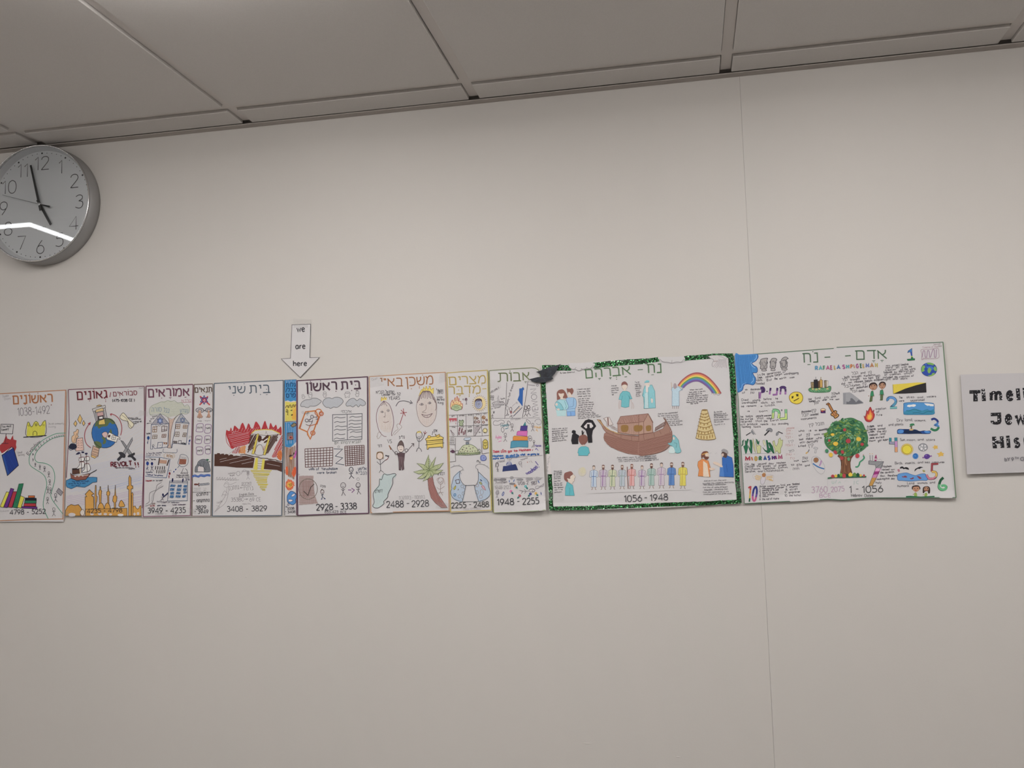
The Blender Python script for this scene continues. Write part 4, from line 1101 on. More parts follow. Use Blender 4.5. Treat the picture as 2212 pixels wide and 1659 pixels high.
# ---- 7
p = Sheet('poster', 'plum-bordered poster with three grey clouds, an open book and broken wall grids', 'poster', ((400, 72), (2094, -20), (2126, 3262), (412, 3312)), (4, 2, 3, 3), 'E')
p.sheet(M_paper)
p.draw('''
# border
L 5A3C50 2.4 404,82 1200,40 2088,-12 2092,900 2102,2000 2118,3250
L 5A3C50 2.4 412,90 414,600 416,2000 424,3300 1200,3272 2118,3250
# title_lettering
T 55404E 3.7 1462,292 1925,266 175 בית
T 55404E 3.7 618,330 1360,298 185 ראשון
E 55404E 728,100 12,12
E 55404E 968,86 12,12
E 55404E 1336,334 12,12
E 55404E 1712,316 12,12
E 55404E 1806,184 12,12
L 55404E 1.4 1812,312 1868,308
# cloud_drawing
Sh20 B8BABF 6E7074 1.2 490,660 520,600 570,560 640,535 720,530 790,500 880,505 950,540 988,575 950,620 900,660 830,690 720,690 680,720 610,715 580,700 510,700
#+ cloud_drawing
Sh20 B5B9C0 6E7074 1.2 1020,620 1050,540 1120,495 1190,490 1240,510 1310,480 1400,480 1470,510 1510,570 1480,630 1400,700 1340,720 1280,710 1210,745 1160,720 1090,710
#+ cloud_drawing
Sh20 B4B8BF 6E7074 1.2 1575,640 1620,570 1680,520 1770,505 1840,560 1900,515 1980,545 2040,600 2030,660 1960,680 1920,660 1870,710 1820,660 1740,710 1680,680 1600,690
# small_ghost_drawing
O 8A888C .9 730,385 34,26
Cz 8A888C .9 690,410 760,410 770,430 756,440 760,485 700,490 690,450 672,430
#+ small_ghost_drawing
O 8A888C .9 548,430 24,20
C 8A888C .9 530,450 525,490 545,500 550,530
C 8A888C .9 570,450 600,470 570,500 580,520
#+ small_ghost_drawing
O 8A888C .9 1070,372 36,26
Cz 8A888C .9 1036,405 1100,400 1110,430 1090,440 1100,475 1050,480 1044,440 1026,430
#+ small_ghost_drawing
O 8A888C .9 1614,365 54,20
Cz 8A888C .9 1560,385 1668,380 1670,410 1655,425 1655,480 1610,470 1560,488 1555,430 1538,410
#+ small_ghost_drawing
O 8A888C .9 1852,358 38,26
Cz 8A888C .9 1820,390 1880,385 1890,410 1872,425 1876,455 1820,460 1812,420 1798,410
# scroll_drawing | orange scroll with two figures
Lz D9A060 3 610,828 850,800 930,950 860,1120 800,1290 720,1475 650,1300 455,1220
Lz B05A30 1.5 606,826 846,798 926,956 866,1116 720,1160 650,1306 460,1216
L B05A30 1.6 590,850 480,1215
L B05A30 1.6 650,1306 655,1370 725,1478 770,1370
L B05A30 1.6 866,1110 800,1290
L B05A30 1.6 955,920 880,1130
L B05A30 1.6 840,800 835,860 920,960
C D9903A 2 850,800 900,762 960,770 1000,810
C B05A30 1.4 850,805 890,768 950,765 985,800
O B86030 2 985,868 48,48
O B86030 1.4 980,864 24,24
O B86030 2 785,1330 50,48
O B86030 1.4 785,1328 18,18
O 5A5058 1.3 764,944 34,40
O 5A5058 1.3 640,1032 38,36
L 5A5058 1.3 800,950 870,955
L 5A5058 1.3 870,930 900,1010 850,1000
L 5A5058 1.3 680,1020 740,990
L 5A5058 1.3 730,1000 690,1060 780,1060
L 5A5058 1.3 780,1010 750,1120
L 6A5048 1.3 615,1125 700,1160 740,1120
Th 4A4A50 1 620,950 710,850 60 אלף
O A8A4A8 .8 545,838 22
# open_book_drawing | pencilled open book with wavy lines
Lz 5C6068 1.3 1256,894 1600,886 1962,866 1956,1478 1610,1494 1256,1524
L 5C6068 1.3 1602,890 1610,1494
''' + '\n'.join('C 5C6068 1.2 %d,%d %d,%d %d,%d %d,%d' % (x, y+22, x+70, y-8, x+150, y+10, x+w_, y-4) for x, y, w_ in [(1285, 960, 280), (1295, 1064, 270), (1315, 1168, 280), (1285, 1248, 290), (1298, 1360, 260), (1285, 1460, 265), (1660, 940, 290), (1640, 1030, 300), (1640, 1110, 310), (1630, 1190, 300), (1618, 1250, 325), (1676, 1304, 270), (1652, 1420, 300)]) + '''
# book_captions
Th 5C6068 1.1 1500,858 1710,852 64 איכה
O 8A888C .8 1480,808 18
Th 6A7270 1.1 1310,1602 1420,1592 62 BY:
Th 6A7270 1.1 1450,1592 1690,1584 56 ירמיהו
Th 6A7270 1.1 1725,1580 1930,1560 60 הנביא
@F
# wall_grid_drawing | two brown grids with a zigzag between
G 6A4A48 1.3 9,7 556,100 1184,66 1172,478 566,514
#+ wall_grid_drawing
G 6A4A48 1.4 8,10 1452,42 1884,20 1884,436 1466,480
O 9A989C .9 1312,55 22
#+ zigzag_drawing
L 4A5668 1.4 1205,98 1400,106 1240,262 1404,300 1248,426 1440,458
# wall_caption
Th 3E4A62 1.2 648,578 772,574 56 walls
Th 3E4A62 1.2 810,578 876,574 56 of
Th 3E4A62 1.2 928,576 1290,566 60 Yerushalaim
Th 3E4A62 1.2 832,660 992,652 54 were
Th 3E4A62 1.2 1044,658 1266,650 58 broken
# prophet_drawing
O 4A4E58 1.4 1594,566 44,56
C 4A4E58 1 1578,576 1596,586 1614,570
L 4A4E58 1.4 1592,622 1596,700
L 4A4E58 1.4 1546,652 1590,660 1634,636
L 4A4E58 1.4 1550,774 1596,700 1660,762
Th 3E4A62 1.2 1750,580 1940,578 60 אלישע
Th 3E4A62 1.2 1700,668 1945,680 64 הנביא
# checked_tower_drawing | brown hatched tower with a ticked circle
P B3A5A4 424,706 748,700 750,900 776,1120 852,1325 430,1356
H 9A7E7A .6 88 1.9 424,706 748,700 750,900 776,1120 845,1320 430,1354
H 8A6A66 .6 0 2.4 424,706 748,700 750,900 776,1120 845,1320 430,1354
H 8A6C68 .7 88 1.9 430,800 750,800 770,1100 600,1200 430,1150
O 6A6258 1.2 630,1000 208,230
L 4A4240 1.7 530,1045 626,1142 690,960 766,886
O 9A989C .8 424,674 14
# small_people_drawing
Th 7A787C 1 895,950 1020,970 44 חזקיהו
O 6A5A58 1.2 948,1062 38,46
C 6A5A58 .9 934,1074 950,1084 964,1070
C 5A4A48 1.3 915,1040 940,1006 984,1040
L 3E4A62 1.3 948,1108 950,1170
L 3E4A62 1.3 922,1128 950,1140 978,1120
L 3E4A62 1.3 940,1218 950,1168 1008,1214
E 3E5080 932,1224 16,10
E 3E5080 1004,1218 20,10
#+ stick_person_drawing
O 5E5A60 1.2 1414,918 56,60
L 5E5A60 1 1390,944 1440,942
E 5E5A60 1394,904 7,7
E 5E5A60 1434,902 7,7
L 5E5A60 1.2 1414,978 1412,1060
L 5E5A60 1.2 1370,1006 1412,1034 1456,1002
L 5E5A60 1.2 1382,1148 1412,1060 1468,1146
#+ arrow_drawing
L 8A5A94 1.6 1526,1018 1600,1020
L 8A5A94 1.6 1602,980 1666,1020 1606,1080
#+ stick_person_drawing
O 5E5A60 1.2 1750,914 48,56
C 5E5A60 1 1722,930 1750,954 1780,926
E 5E5A60 1736,900 6,6
E 5E5A60 1768,898 6,6
L 5E5A60 1.2 1752,970 1756,1040
L 5E5A60 1.2 1712,1006 1754,1024 1786,992
L 5E5A60 1.2 1730,1118 1756,1040 1812,1116
O 9A989C .8 1748,778 30
# date_lettering
T 46464C 2.0 816,1478 1186,1466 136 2928
T 46464C 1.5 1240,1416 1294,1414 60 -
T 46464C 2.0 1356,1456 1718,1446 136 3338
Th 55505C 1.1 1000,1542 1306,1532 56 833-423
Th 55505C 1.1 1352,1546 1492,1540 56 BCE
''')
# ---- 8
p = Sheet('poster', 'orange-bordered poster with two crowned faces, a yellow ark and a palm tree', 'poster', ((32, 158), (842, 112), (888, 1592), (48, 1608)), (2.5, 3, 5, 4), 'G', curl=[(0.15, .12, .93, 3)])
p.sheet(M_paper, top=((32, 160), (420, 136), (845, 112)), bottom=((48, 1604), (400, 1592), (888, 1582)))
p.draw('''
# border
L B8865A 1.7 38,164 420,140 838,118 850,500 868,1100 880,1578 400,1588 54,1598 46,900 38,164
# title_lettering
T/7A4A34 C08C5E 2.6 152,264 390,262 82 בא"י
T/7A4A34 C08C5E 2.7 424,262 716,240 86 משכן
E B07A50 600,148 5,5
E B07A50 668,266 5,5
E B07A50 566,284 5,5
E B07A50 566,270 5,5
E B07A50 482,292 5,5
E B07A50 468,222 4,4
# bigger_face_drawing | crowned smiling face in pencil
S C9C0BC 545,450 560,380 600,330 640,310 700,350 740,440 742,560 720,640 640,690 570,640 545,560
H C4B0A6 .5 88 3.2 560,480 640,400 720,480 720,620 640,680 570,630
Cz 8A7674 .9 535,470 565,370 640,300 710,360 745,440 745,560 710,650 640,692 575,640 545,560
S DCC85A 570,350 590,310 610,280 620,300 640,265 655,300 676,265 690,300 710,285 712,345 640,310 590,345
C B89A3A 1.1 560,370 590,300 605,320 610,276 628,300 638,264 655,300 680,264 690,305 714,285 712,350
''' + '\n'.join('C 6E5860 1.2 %d,%d %d,%d %d,%d' % (640, 315, (640+x)//2, 330, x, y) for x, y in [(545, 440), (560, 420), (585, 400), (605, 390), (625, 395), (650, 400), (670, 390), (690, 400), (715, 410), (735, 440)]) + '''
C 5E4E58 .9 568,460 590,445 610,458 590,466 568,460
E 4A4A54 592,456 6,7
C 5E4E58 .9 655,445 675,430 690,443 672,452 655,445
E 4A4A54 676,442 6,7
C 7A6A68 .9 636,460 634,510 598,540 640,545
C 6A5058 1.2 590,560 640,572 704,552
C 6A5058 1.2 590,560 620,590 670,590 704,552
L 8A7A78 .6 620,568 622,588
L 8A7A78 .6 650,572 652,592
L 8A7A78 .6 680,562 680,584
C 8A7674 1.2 716,380 740,440 742,500 732,520
# smaller_face_drawing
S CAC2BE 130,600 150,500 190,430 240,460 275,540 285,660 270,740 200,750 145,700
H C6B4AA .5 88 3.2 140,600 190,450 260,540 270,720 160,720
C 8A6A74 1.2 190,420 130,500 112,600 130,700 150,750 190,790 220,795
C 8A6A74 1.2 190,420 250,460 285,560 295,660 272,760 276,790
S DCC85A 162,420 168,380 186,396 196,374 208,392 218,378 220,408 190,412
C B89A3A 1 162,425 168,380 186,400 198,374 208,398 220,378
C 6E5860 1 190,425 175,460 160,470
C 6E5860 1 192,425 195,465
C 6E5860 1 194,425 215,460 225,475
C 5E4E58 .8 158,536 172,526 188,538 172,544 158,536
C 5E4E58 .8 222,522 238,510 252,522 238,534 222,522
E 4A4A54 174,536 5,5
E 4A4A54 238,522 5,5
C 8A7A78 .9 204,540 206,578 190,588 210,590
C 8A6A64 1 184,640 210,648 244,634
# hand_and_flower_drawing
C A09690 .8 276,790 310,740 340,720 330,690 330,670 350,662 380,690 370,710 300,780
C A09690 .8 120,800 130,760 150,745 165,770 150,800 130,820 115,790
L A04A50 1.3 358,668 402,540
L A04A50 1.3 402,545 372,515
L A04A50 1.3 402,545 398,500
L A04A50 1.3 402,545 435,540
L A04A50 1.3 402,545 365,552
L A04A50 1.3 402,545 420,580
C 4A4A54 1.3 318,476 350,430 410,420 480,440
L 4A4A54 1.3 470,415 492,442 464,450
# handwriting
Th 46464E 1.1 110,346 300,340 30 שמואל הנביא
Th 46464E 1.1 170,366 368,358 26 Leader for 52
Th 46464E 1.2 245,408 360,404 34 YEARS
Th 46464E 1.1 752,350 818,344 48 שאול
Th 46464E 1 748,386 808,388 24 was
Th 46464E 1 750,416 830,416 24 the first
Th 46464E 1 760,448 820,452 28 king
Th 46464E 1.1 126,908 172,906 26 דוד
Th 46464E 1.1 230,864 276,862 36 VS
Th 46464E 1.1 352,820 412,816 28 גלית
Th 46464E 1 716,748 756,746 26 ארון
Th 46464E 1 758,1204 834,1200 28 דבורה
Th 8A8688 .6 68,212 126,190 26 Oran
Th 9A969A .9 352,1460 624,1450 34 בתתסח - בתתקכח
# stick_person_drawing
O 5A5A60 1.2 564,778 32,38
L D8C04A 1.5 544,760 550,742 562,756 572,738 584,760
C 5E4E58 .8 548,790 564,802 580,786
L 5A5A60 1.2 564,816 560,920
C 5A5A60 1.2 534,790 545,830 562,850 600,820 622,770
L 8A4A4A 1.2 622,770 645,750
L 8A4A4A 1.2 624,768 628,735
L 8A4A4A 1.2 624,770 608,745
C 5A5A60 1.2 535,955 545,925 562,916 582,930 590,955
#+ stick_person_drawing
E D9C8BC 150,1000 32,34
O 6A5A50 1.2 150,1000 34,38
C 8A6A44 1.6 118,1030 120,970 150,958 180,968 184,1030
L 5A5A60 1.1 152,1040 158,1150
C 5A5A60 1.1 118,1060 145,1085 158,1088 200,1050 220,1038
L 5A5A60 1.1 142,1178 158,1150 192,1176
C 8A4A4A 1.2 206,1046 232,1030 240,1005
L 3A3A44 1.4 206,1000 248,998
L 3A3A44 1.4 210,990 244,1012
# giant_drawing
S 6A5A58 4A4044 1.1 336,900 350,860 375,838 398,870 404,920 390,900 360,888
S D6CAC2 4A4044 1 334,915 350,890 392,892 404,930 380,960 350,950
E 4A4A54 360,905 4,4
E 4A4A54 382,905 4,4
C 6A5058 .8 358,930 372,936 386,928
P 5A464C 4A3A40 1 332,976 360,966 412,970 406,1030 400,1080 404,1140 384,1150 380,1080 370,1150 352,1148 350,1060 344,1010
H 8A7478 .7 85 2.6 350,1010 400,1010 398,1140 354,1140
C 4A4044 1 340,985 300,960 250,890
L 9A6A4A 2.2 248,888 268,935
O 4A4044 1 322,970 14,18
C 4A4044 1 410,975 440,950 470,910 508,870
O 4A4044 1 430,940 16,16
L 4A4044 1.2 482,870 508,870 506,900
# gold_ark_drawing | yellow chest with two winged figures
P D9C05A 4A4030 1.1 630,822 660,800 790,790 820,806 816,826 640,842
P D9C05A 4A4030 1.1 642,842 814,830 816,910 800,918 798,904 664,914 660,932 648,932
L 4A4030 1.3 630,884 828,862
L 4A4030 .8 646,858 814,848
S D9B84A 4A4030 .9 654,792 672,784 690,798 664,812 656,804
S D9B84A 4A4030 .9 732,770 752,784 778,770 776,798 750,800
L 3A3A44 .9 706,740 702,780
# map_drawing | pale blue map outline
S B9C8C8 80,1400 90,1360 140,1300 145,1250 190,1190 260,1190 320,1190 310,1230 280,1240 270,1330 240,1400 230,1440 190,1480 190,1510 120,1545 76,1530 90,1490
H A8BCC0 .6 75 2.4 100,1380 190,1200 290,1210 240,1390 180,1470 110,1530
Cz 4A4E54 1.3 80,1400 110,1350 142,1310 148,1244 168,1250 192,1190 230,1200 300,1186 320,1200 288,1232 286,1290 270,1330 236,1400 232,1436 190,1480 192,1504 128,1550 76,1532 90,1486
Th 3A4248 1 100,1392 182,1380 30 ירושלים
# palm_drawing | green palm crown on a brown curved trunk
P A5736E 6A4A48 1 655,1244 705,1220 720,1300 760,1400 860,1545 800,1545 740,1500 690,1440 665,1350
H 8A5A54 .8 72 1.8 660,1250 704,1230 740,1370 830,1540 740,1500 670,1380
P B0B890 5A6A44 1.1 666,1130 668,1060 664,988 645,1040 620,1110
P B0B890 5A6A44 1.1 668,1130 700,1070 740,1012 720,1080 700,1140
P B0B890 5A6A44 1.1 672,1140 740,1100 820,1074 780,1130 700,1160
P B0B890 5A6A44 1.1 672,1145 740,1150 815,1150 760,1190 690,1190
P B0B890 5A6A44 1.1 664,1135 610,1090 540,1078 580,1110 620,1150
P B0B890 5A6A44 1.1 660,1145 580,1150 506,1168 560,1190 630,1180
P B0B890 5A6A44 1.1 664,1150 600,1200 545,1238 600,1240 650,1200
P B0B890 5A6A44 1.1 670,1150 640,1210 604,1266 660,1240 700,1190
P B0B890 5A6A44 1.1 675,1150 690,1200 700,1222 720,1190 700,1160
H 8A9A5E .8 60 2.6 620,1110 660,1010 700,1080 780,1100 740,1180 620,1220 560,1170
O 9A8A88 .9 790,1262 28,34
C 8A7A78 .8 772,1270 790,1280 808,1262
C B09A94 .8 750,1260 756,1238 790,1228 820,1240 836,1300
C 9A8A88 .9 750,1330 780,1350 830,1320
L 9A8A88 .9 790,1298 788,1370
L 9A8A88 .9 760,1390 820,1384
L 9A8A88 .9 762,1420 788,1372 812,1416
# date_lettering
T 46464C 1.7 220,1544 400,1538 66 2488
T 46464C 1.4 432,1514 462,1512 30 -
T 46464C 1.7 488,1538 666,1530 66 2928
''')
# ---- 9
p = Sheet('poster', 'narrow gold-bordered poster with a burning bush and a grid of small pictures', 'poster', ((40, 108), (972, 40), (1064, 3206), (136, 3246)), (3, 2, 3, 4.5), 'H')
p.sheet(M_paper, nu=10)
# corners above are in frame H; its lower edge continues in frame I
p.draw('''
# border
L BCA658 1.9 54,112 400,84 968,50
L BCA658 2.4 56,112 72,600 90,1300 118,2400 140,3226
L C0B060 2.4 962,52 985,900 1010,1500 1030,2300 1054,3190
L BCA658 1.9 140,3226 600,3204 1054,3186
# title_lettering
T BFA75C 2.3 104,378 288,362 165 ם
T/A08844 C2AC60 2.5 104,378 372,366 170 ים
T/A08844 C2AC60 2.5 396,362 934,336 170 מצר
T/A08844 C2AC60 2.5 104,588 424,576 165 בר
T/A08844 C2AC60 2.5 448,574 816,562 165 מד
L C2AC60 2 850,468 940,462
E B09A50 840,376 11,11
E B09A50 724,592 11,11
E B09A50 556,602 11,11
E B09A50 556,636 11,11
E B09A50 318,494 10,10
E B09A50 344,634 9,9
L B09A50 1.4 322,616 372,612
# burning_bush_drawing | green bush in pencil flames
S DCCB9A 140,880 150,800 180,730 240,690 285,640 330,700 370,760 405,820 400,900 300,850 200,860
S A8B890 4E6A44 1 160,880 190,840 240,820 300,830 350,840 390,870 385,920 340,930 290,955 240,950 200,930 165,915
C 5E7A50 .9 200,870 230,855 260,870 290,860 320,875
C 5E7A50 .9 210,900 240,890 290,900 330,890
C B0505A 1.1 160,930 135,870 145,790 180,720 195,780 215,760 240,660 250,740 270,720 288,630 300,730 315,740 326,670 335,760 368,750 375,810 405,800 405,880 385,930
C D08A4A 1 165,870 175,800 200,840 215,780 240,820 265,760 285,815 310,770 330,830 355,800 370,870
O 5A4A54 .8 425,705 16,12
O 5A4A54 1 487,705 24,30
E 6A4A5A 484,700 18,22
L 5A4A54 .9 490,735 492,790
L 5A4A54 .8 476,818 492,790 508,818
# sun_and_eye_drawing
E D8C690 790,790 132,150
E B9BED0 768,815 86,100
S 4A3438 680,770 690,720 730,690 790,685 830,700 846,750 800,740 740,735 700,760
O 6A6A80 1.2 765,815 84,98
O 5A6490 1.2 760,810 54,72
O 5A6490 1.2 756,806 30,50
O 4A4A54 1 760,806 12,22
''' + '\n'.join('L B08A4A .9 %d,%d %d,%d' % (788+math.cos(a)*134, 792+math.sin(a)*152, 788+math.cos(a)*170, 792+math.sin(a)*188) for a in [i*2*math.pi/24 for i in range(24)]) + '''
# ten_plagues_grid_drawing | pencilled grid of ten small boxes
L 6A6468 .9 96,1058 400,1046 700,1022 980,998
L 6A6468 .9 104,1306 500,1296 820,1276 990,1262
L 6A6468 .9 108,1534 480,1528 840,1524 1000,1508
L 6A6468 .9 290,1052 298,1528
L 6A6468 .9 482,1040 490,1528
L 6A6468 .9 650,1028 664,1526
L 6A6468 .9 820,1016 846,1526
P B8505E 104,1126 276,1122 276,1180 262,1190 258,1220 248,1180 230,1160 214,1210 206,1164 184,1214 174,1160 150,1170 136,1230 128,1170 104,1180
L A8404E 1 254,1225 256,1260
S 9AA88A 4E5E44 .9 330,1190 340,1165 365,1180 390,1180 405,1160 430,1180 428,1220 410,1240 420,1280 380,1294 335,1282 345,1240 328,1220
E 3A4A34 350,1180 7,7
E 3A4A34 404,1176 7,7
''' + '\n'.join('E A89AA0 %d,%d 2.4,2.4' % (500+17*(i % 8)+RND.randint(-5, 5), 1090+24*(i//8)+RND.randint(-8, 8)) for i in range(48)) + '''
O 8A6A44 1.4 695,1120 24
O 7A5A50 1.4 740,1130 18
O 7A5A50 1.4 694,1210 24
O 8A5A5A 1.4 768,1205 26
L 6A4A4A 1.2 676,1190 686,1176
L 6A4A4A 1.2 712,1196 706,1178
O 9A6A34 1.6 880,1108 34
L 9A6A34 1.2 850,1100 910,1120
L 9A6A34 1.2 870,1080 886,1136
O 8A5A44 1.4 876,1212 24
O 7A4A4A 1.4 946,1162 18
C 7A6A70 1.1 130,1390 165,1440 185,1500 215,1500 205,1460 175,1440 150,1390
L 7A5058 3 350,1330 330,1420
L 7A5058 2.6 404,1350 376,1460
L 7A5058 2.2 326,1430 330,1500
L 7A5058 2.2 420,1420 430,1500
L 7A5058 2.2 468,1390 456,1490
C 4A4A48 1.4 520,1390 560,1410 610,1380 600,1430 560,1410 520,1440
C 4A4A48 1 560,1390 570,1370
P B8B0B4 670,1310 815,1300 680,1520
H 7A747A .5 20 2.2 670,1310 815,1300 680,1520
L 6A6468 1 820,1310 680,1526
E DCD29A 912,1402 44,50
O 6A6040 1.2 912,1402 46,52
E 4A4A44 894,1386 6,8
E 4A4A44 930,1382 6,8
E 3A3A34 910,1440 10,16
''' + '\n'.join('Th 5A5458 .8 %d,%d %d,%d 20 %s' % t for t in [(165, 1092, 225, 1088, 'דם'), (340, 1080, 450, 1074, 'צפרדע'), (535, 1066, 625, 1060, 'כנים'), (705, 1058, 790, 1052, 'ערוב'), (875, 1040, 940, 1034, 'דבר'), (170, 1340, 245, 1336, 'שחין'), (370, 1336, 440, 1332, 'ברד'), (530, 1334, 615, 1330, 'ארבה'), (710, 1318, 780, 1312, 'חשך'), (850, 1296, 970, 1288, 'בכורות'), (760, 1450, 810, 1448, 'אור')]) + '''
@I
# sinai_drawing | green dotted hill with a cloud
L 6A6468 .9 232,10 230,380 238,500 118,516
L 6A6468 .9 108,150 232,150
L 6A6468 .9 772,10 786,200 796,345 944,322
Th 8A8688 .8 136,40 206,30 34 וית
Th 8A8688 .8 116,84 208,76 34 שמות
Th 8A8688 .8 112,132 212,126 34 יציאת
S BCC3A2 5A6A50 1.1 296,324 340,240 400,170 480,150 560,150 640,190 700,250 740,330 520,330
S 5A6A50 300,324 430,320 560,322 740,310 744,335 520,345 300,350
H 9AA878 1.2 88 2 240,336 740,320 744,360 250,368
L 4A5A44 .8 240,366 500,372 760,350
''' + '\n'.join('E 6A5E5A %d,%d %d,%d' % t for t in [(410, 208, 10, 10), (466, 228, 14, 13), (520, 184, 12, 9), (548, 240, 12, 12), (604, 218, 12, 12), (384, 256, 16, 15), (440, 270, 9, 9), (336, 300, 12, 10), (372, 302, 9, 9), (420, 298, 12, 11), (488, 290, 14, 13), (546, 296, 10, 10), (590, 292, 12, 12), (648, 286, 12, 11), (694, 280, 9, 9)]) + '''
S B8C4D2 6A7480 1 410,40 440,10 500,5 540,0 560,30 530,55 450,60
S 7A8490 4A5058 .9 455,110 490,95 515,110 510,145 465,145
L 6A6468 .9 460,60 468,95
L 6A6468 .9 490,60 496,92
L 6A6468 .9 520,60 514,95
O 6A6A68 1 262,310 40,30 -50
O 6A6A68 1 736,290 34,44 -20
S 5A3A50 120,296 150,270 190,262 222,290 216,310 180,330
C 5A3A50 .8 130,250 150,240 170,250 190,240
S C8B85A 6A5E2A 1.2 815,130 815,80 860,40 905,70 915,130 912,220 860,240 818,225
L 6A5E2A 1 820,150 860,180 905,150
L 6A5E2A 1 862,180 864,225
O 6A5E2A .9 845,115 10
O 6A5E2A .9 880,112 10
S 7A88C0 4A5A9A 1 760,430 775,385 825,370 870,395 885,440 860,480 800,490 770,470
O 9AA6D0 1 830,430 34
L 4A4A50 1.1 684,520 692,484 722,488 714,520
L 4A4A50 1.1 750,500 744,530 766,532
# split_sea_drawing | two blue walls of water with a path between
Sh75 AEBFD2 335,705 240,770 190,850 160,1000 140,1130 170,1270 280,1340 385,1350 440,1050 380,980 330,860
Sh75 AEBFD2 718,730 800,810 870,860 920,950 925,1050 965,1140 950,1230 860,1300 720,1345 640,1070 700,980 718,850
H 8CA8C8 .6 20 2.2 150,1140 170,1270 290,1340 380,1340 300,1240 200,1160
H 8CA8C8 .7 60 1.6 750,790 870,870 920,960 900,1000 800,900
C 5A5E68 1.2 335,705 318,800 335,880 380,960 440,1015 450,1030 378,1350
C 5A5E68 1.1 378,1350 260,1320 170,1260 135,1150 160,1080 150,1020 180,900 200,830 270,760 335,705
C 5A5E68 1.2 700,660 718,760 715,900 680,980 640,1020 632,1020 722,1345
C 5A5E68 1.1 722,1345 850,1310 940,1240 970,1160 930,1020 935,960 890,880 840,840 780,780 718,725
L 5A5E68 1.1 444,1012 636,1004
L 5A5E68 1 378,1356 720,1350
C 8A8A90 .9 130,640 210,600 330,600 390,650 380,680 335,705
C 8A8A90 .9 950,655 850,580 740,560 670,590 665,640 700,670
L 8A8A90 .8 305,590 320,572
L 8A8A90 .8 195,572 212,590
L 8A8A90 .8 396,680 416,690
L 8A8A90 .8 350,745 362,770
L 8A8A90 .8 828,580 846,566
L 8A8A90 .8 898,608 910,594
Lz 5A4E54 1.4 236,900 310,882 326,960 256,972
O 8A8A90 1 380,1030 30
O 8A8A90 1 320,1240 32
O 8A8A90 1 400,1180 26,34
O 9A8A8A 1 690,1010 30
O 9A8A8A 1 770,1250 34
O 9A9AA0 1 790,1150 34,54
O 8A8A90 1 690,1160 28,40
L 7A7A80 1 400,1060 430,1090
L 7A7A80 1 360,1270 384,1310
L 7A7A80 1 660,1040 640,1060
S B8B04A 7A7A3A .9 196,1080 215,1040 240,1014 240,1060 215,1100
E 6A6A70 294,1098 8,20 30
O 3A7AA8 1.4 222,1210 20,28 20
S B0B080 6A6A3A 1 735,950 760,935 785,960 795,990 760,980
S C8A0AA 9A6070 .9 785,1020 830,1020 860,1080 870,1110 830,1090 800,1060
E 4A5A80 775,902 30,12 35
# date_lettering
T 4A4A4C 1.8 152,1490 462,1476 112 2255
T 4A4A4C 1.4 524,1432 568,1430 50 -
T 4A4A4C 1.8 622,1474 938,1460 112 2488
Th B4AFB0 .8 400,1530 770,1516 40 (1506-1273 BCE)
''')
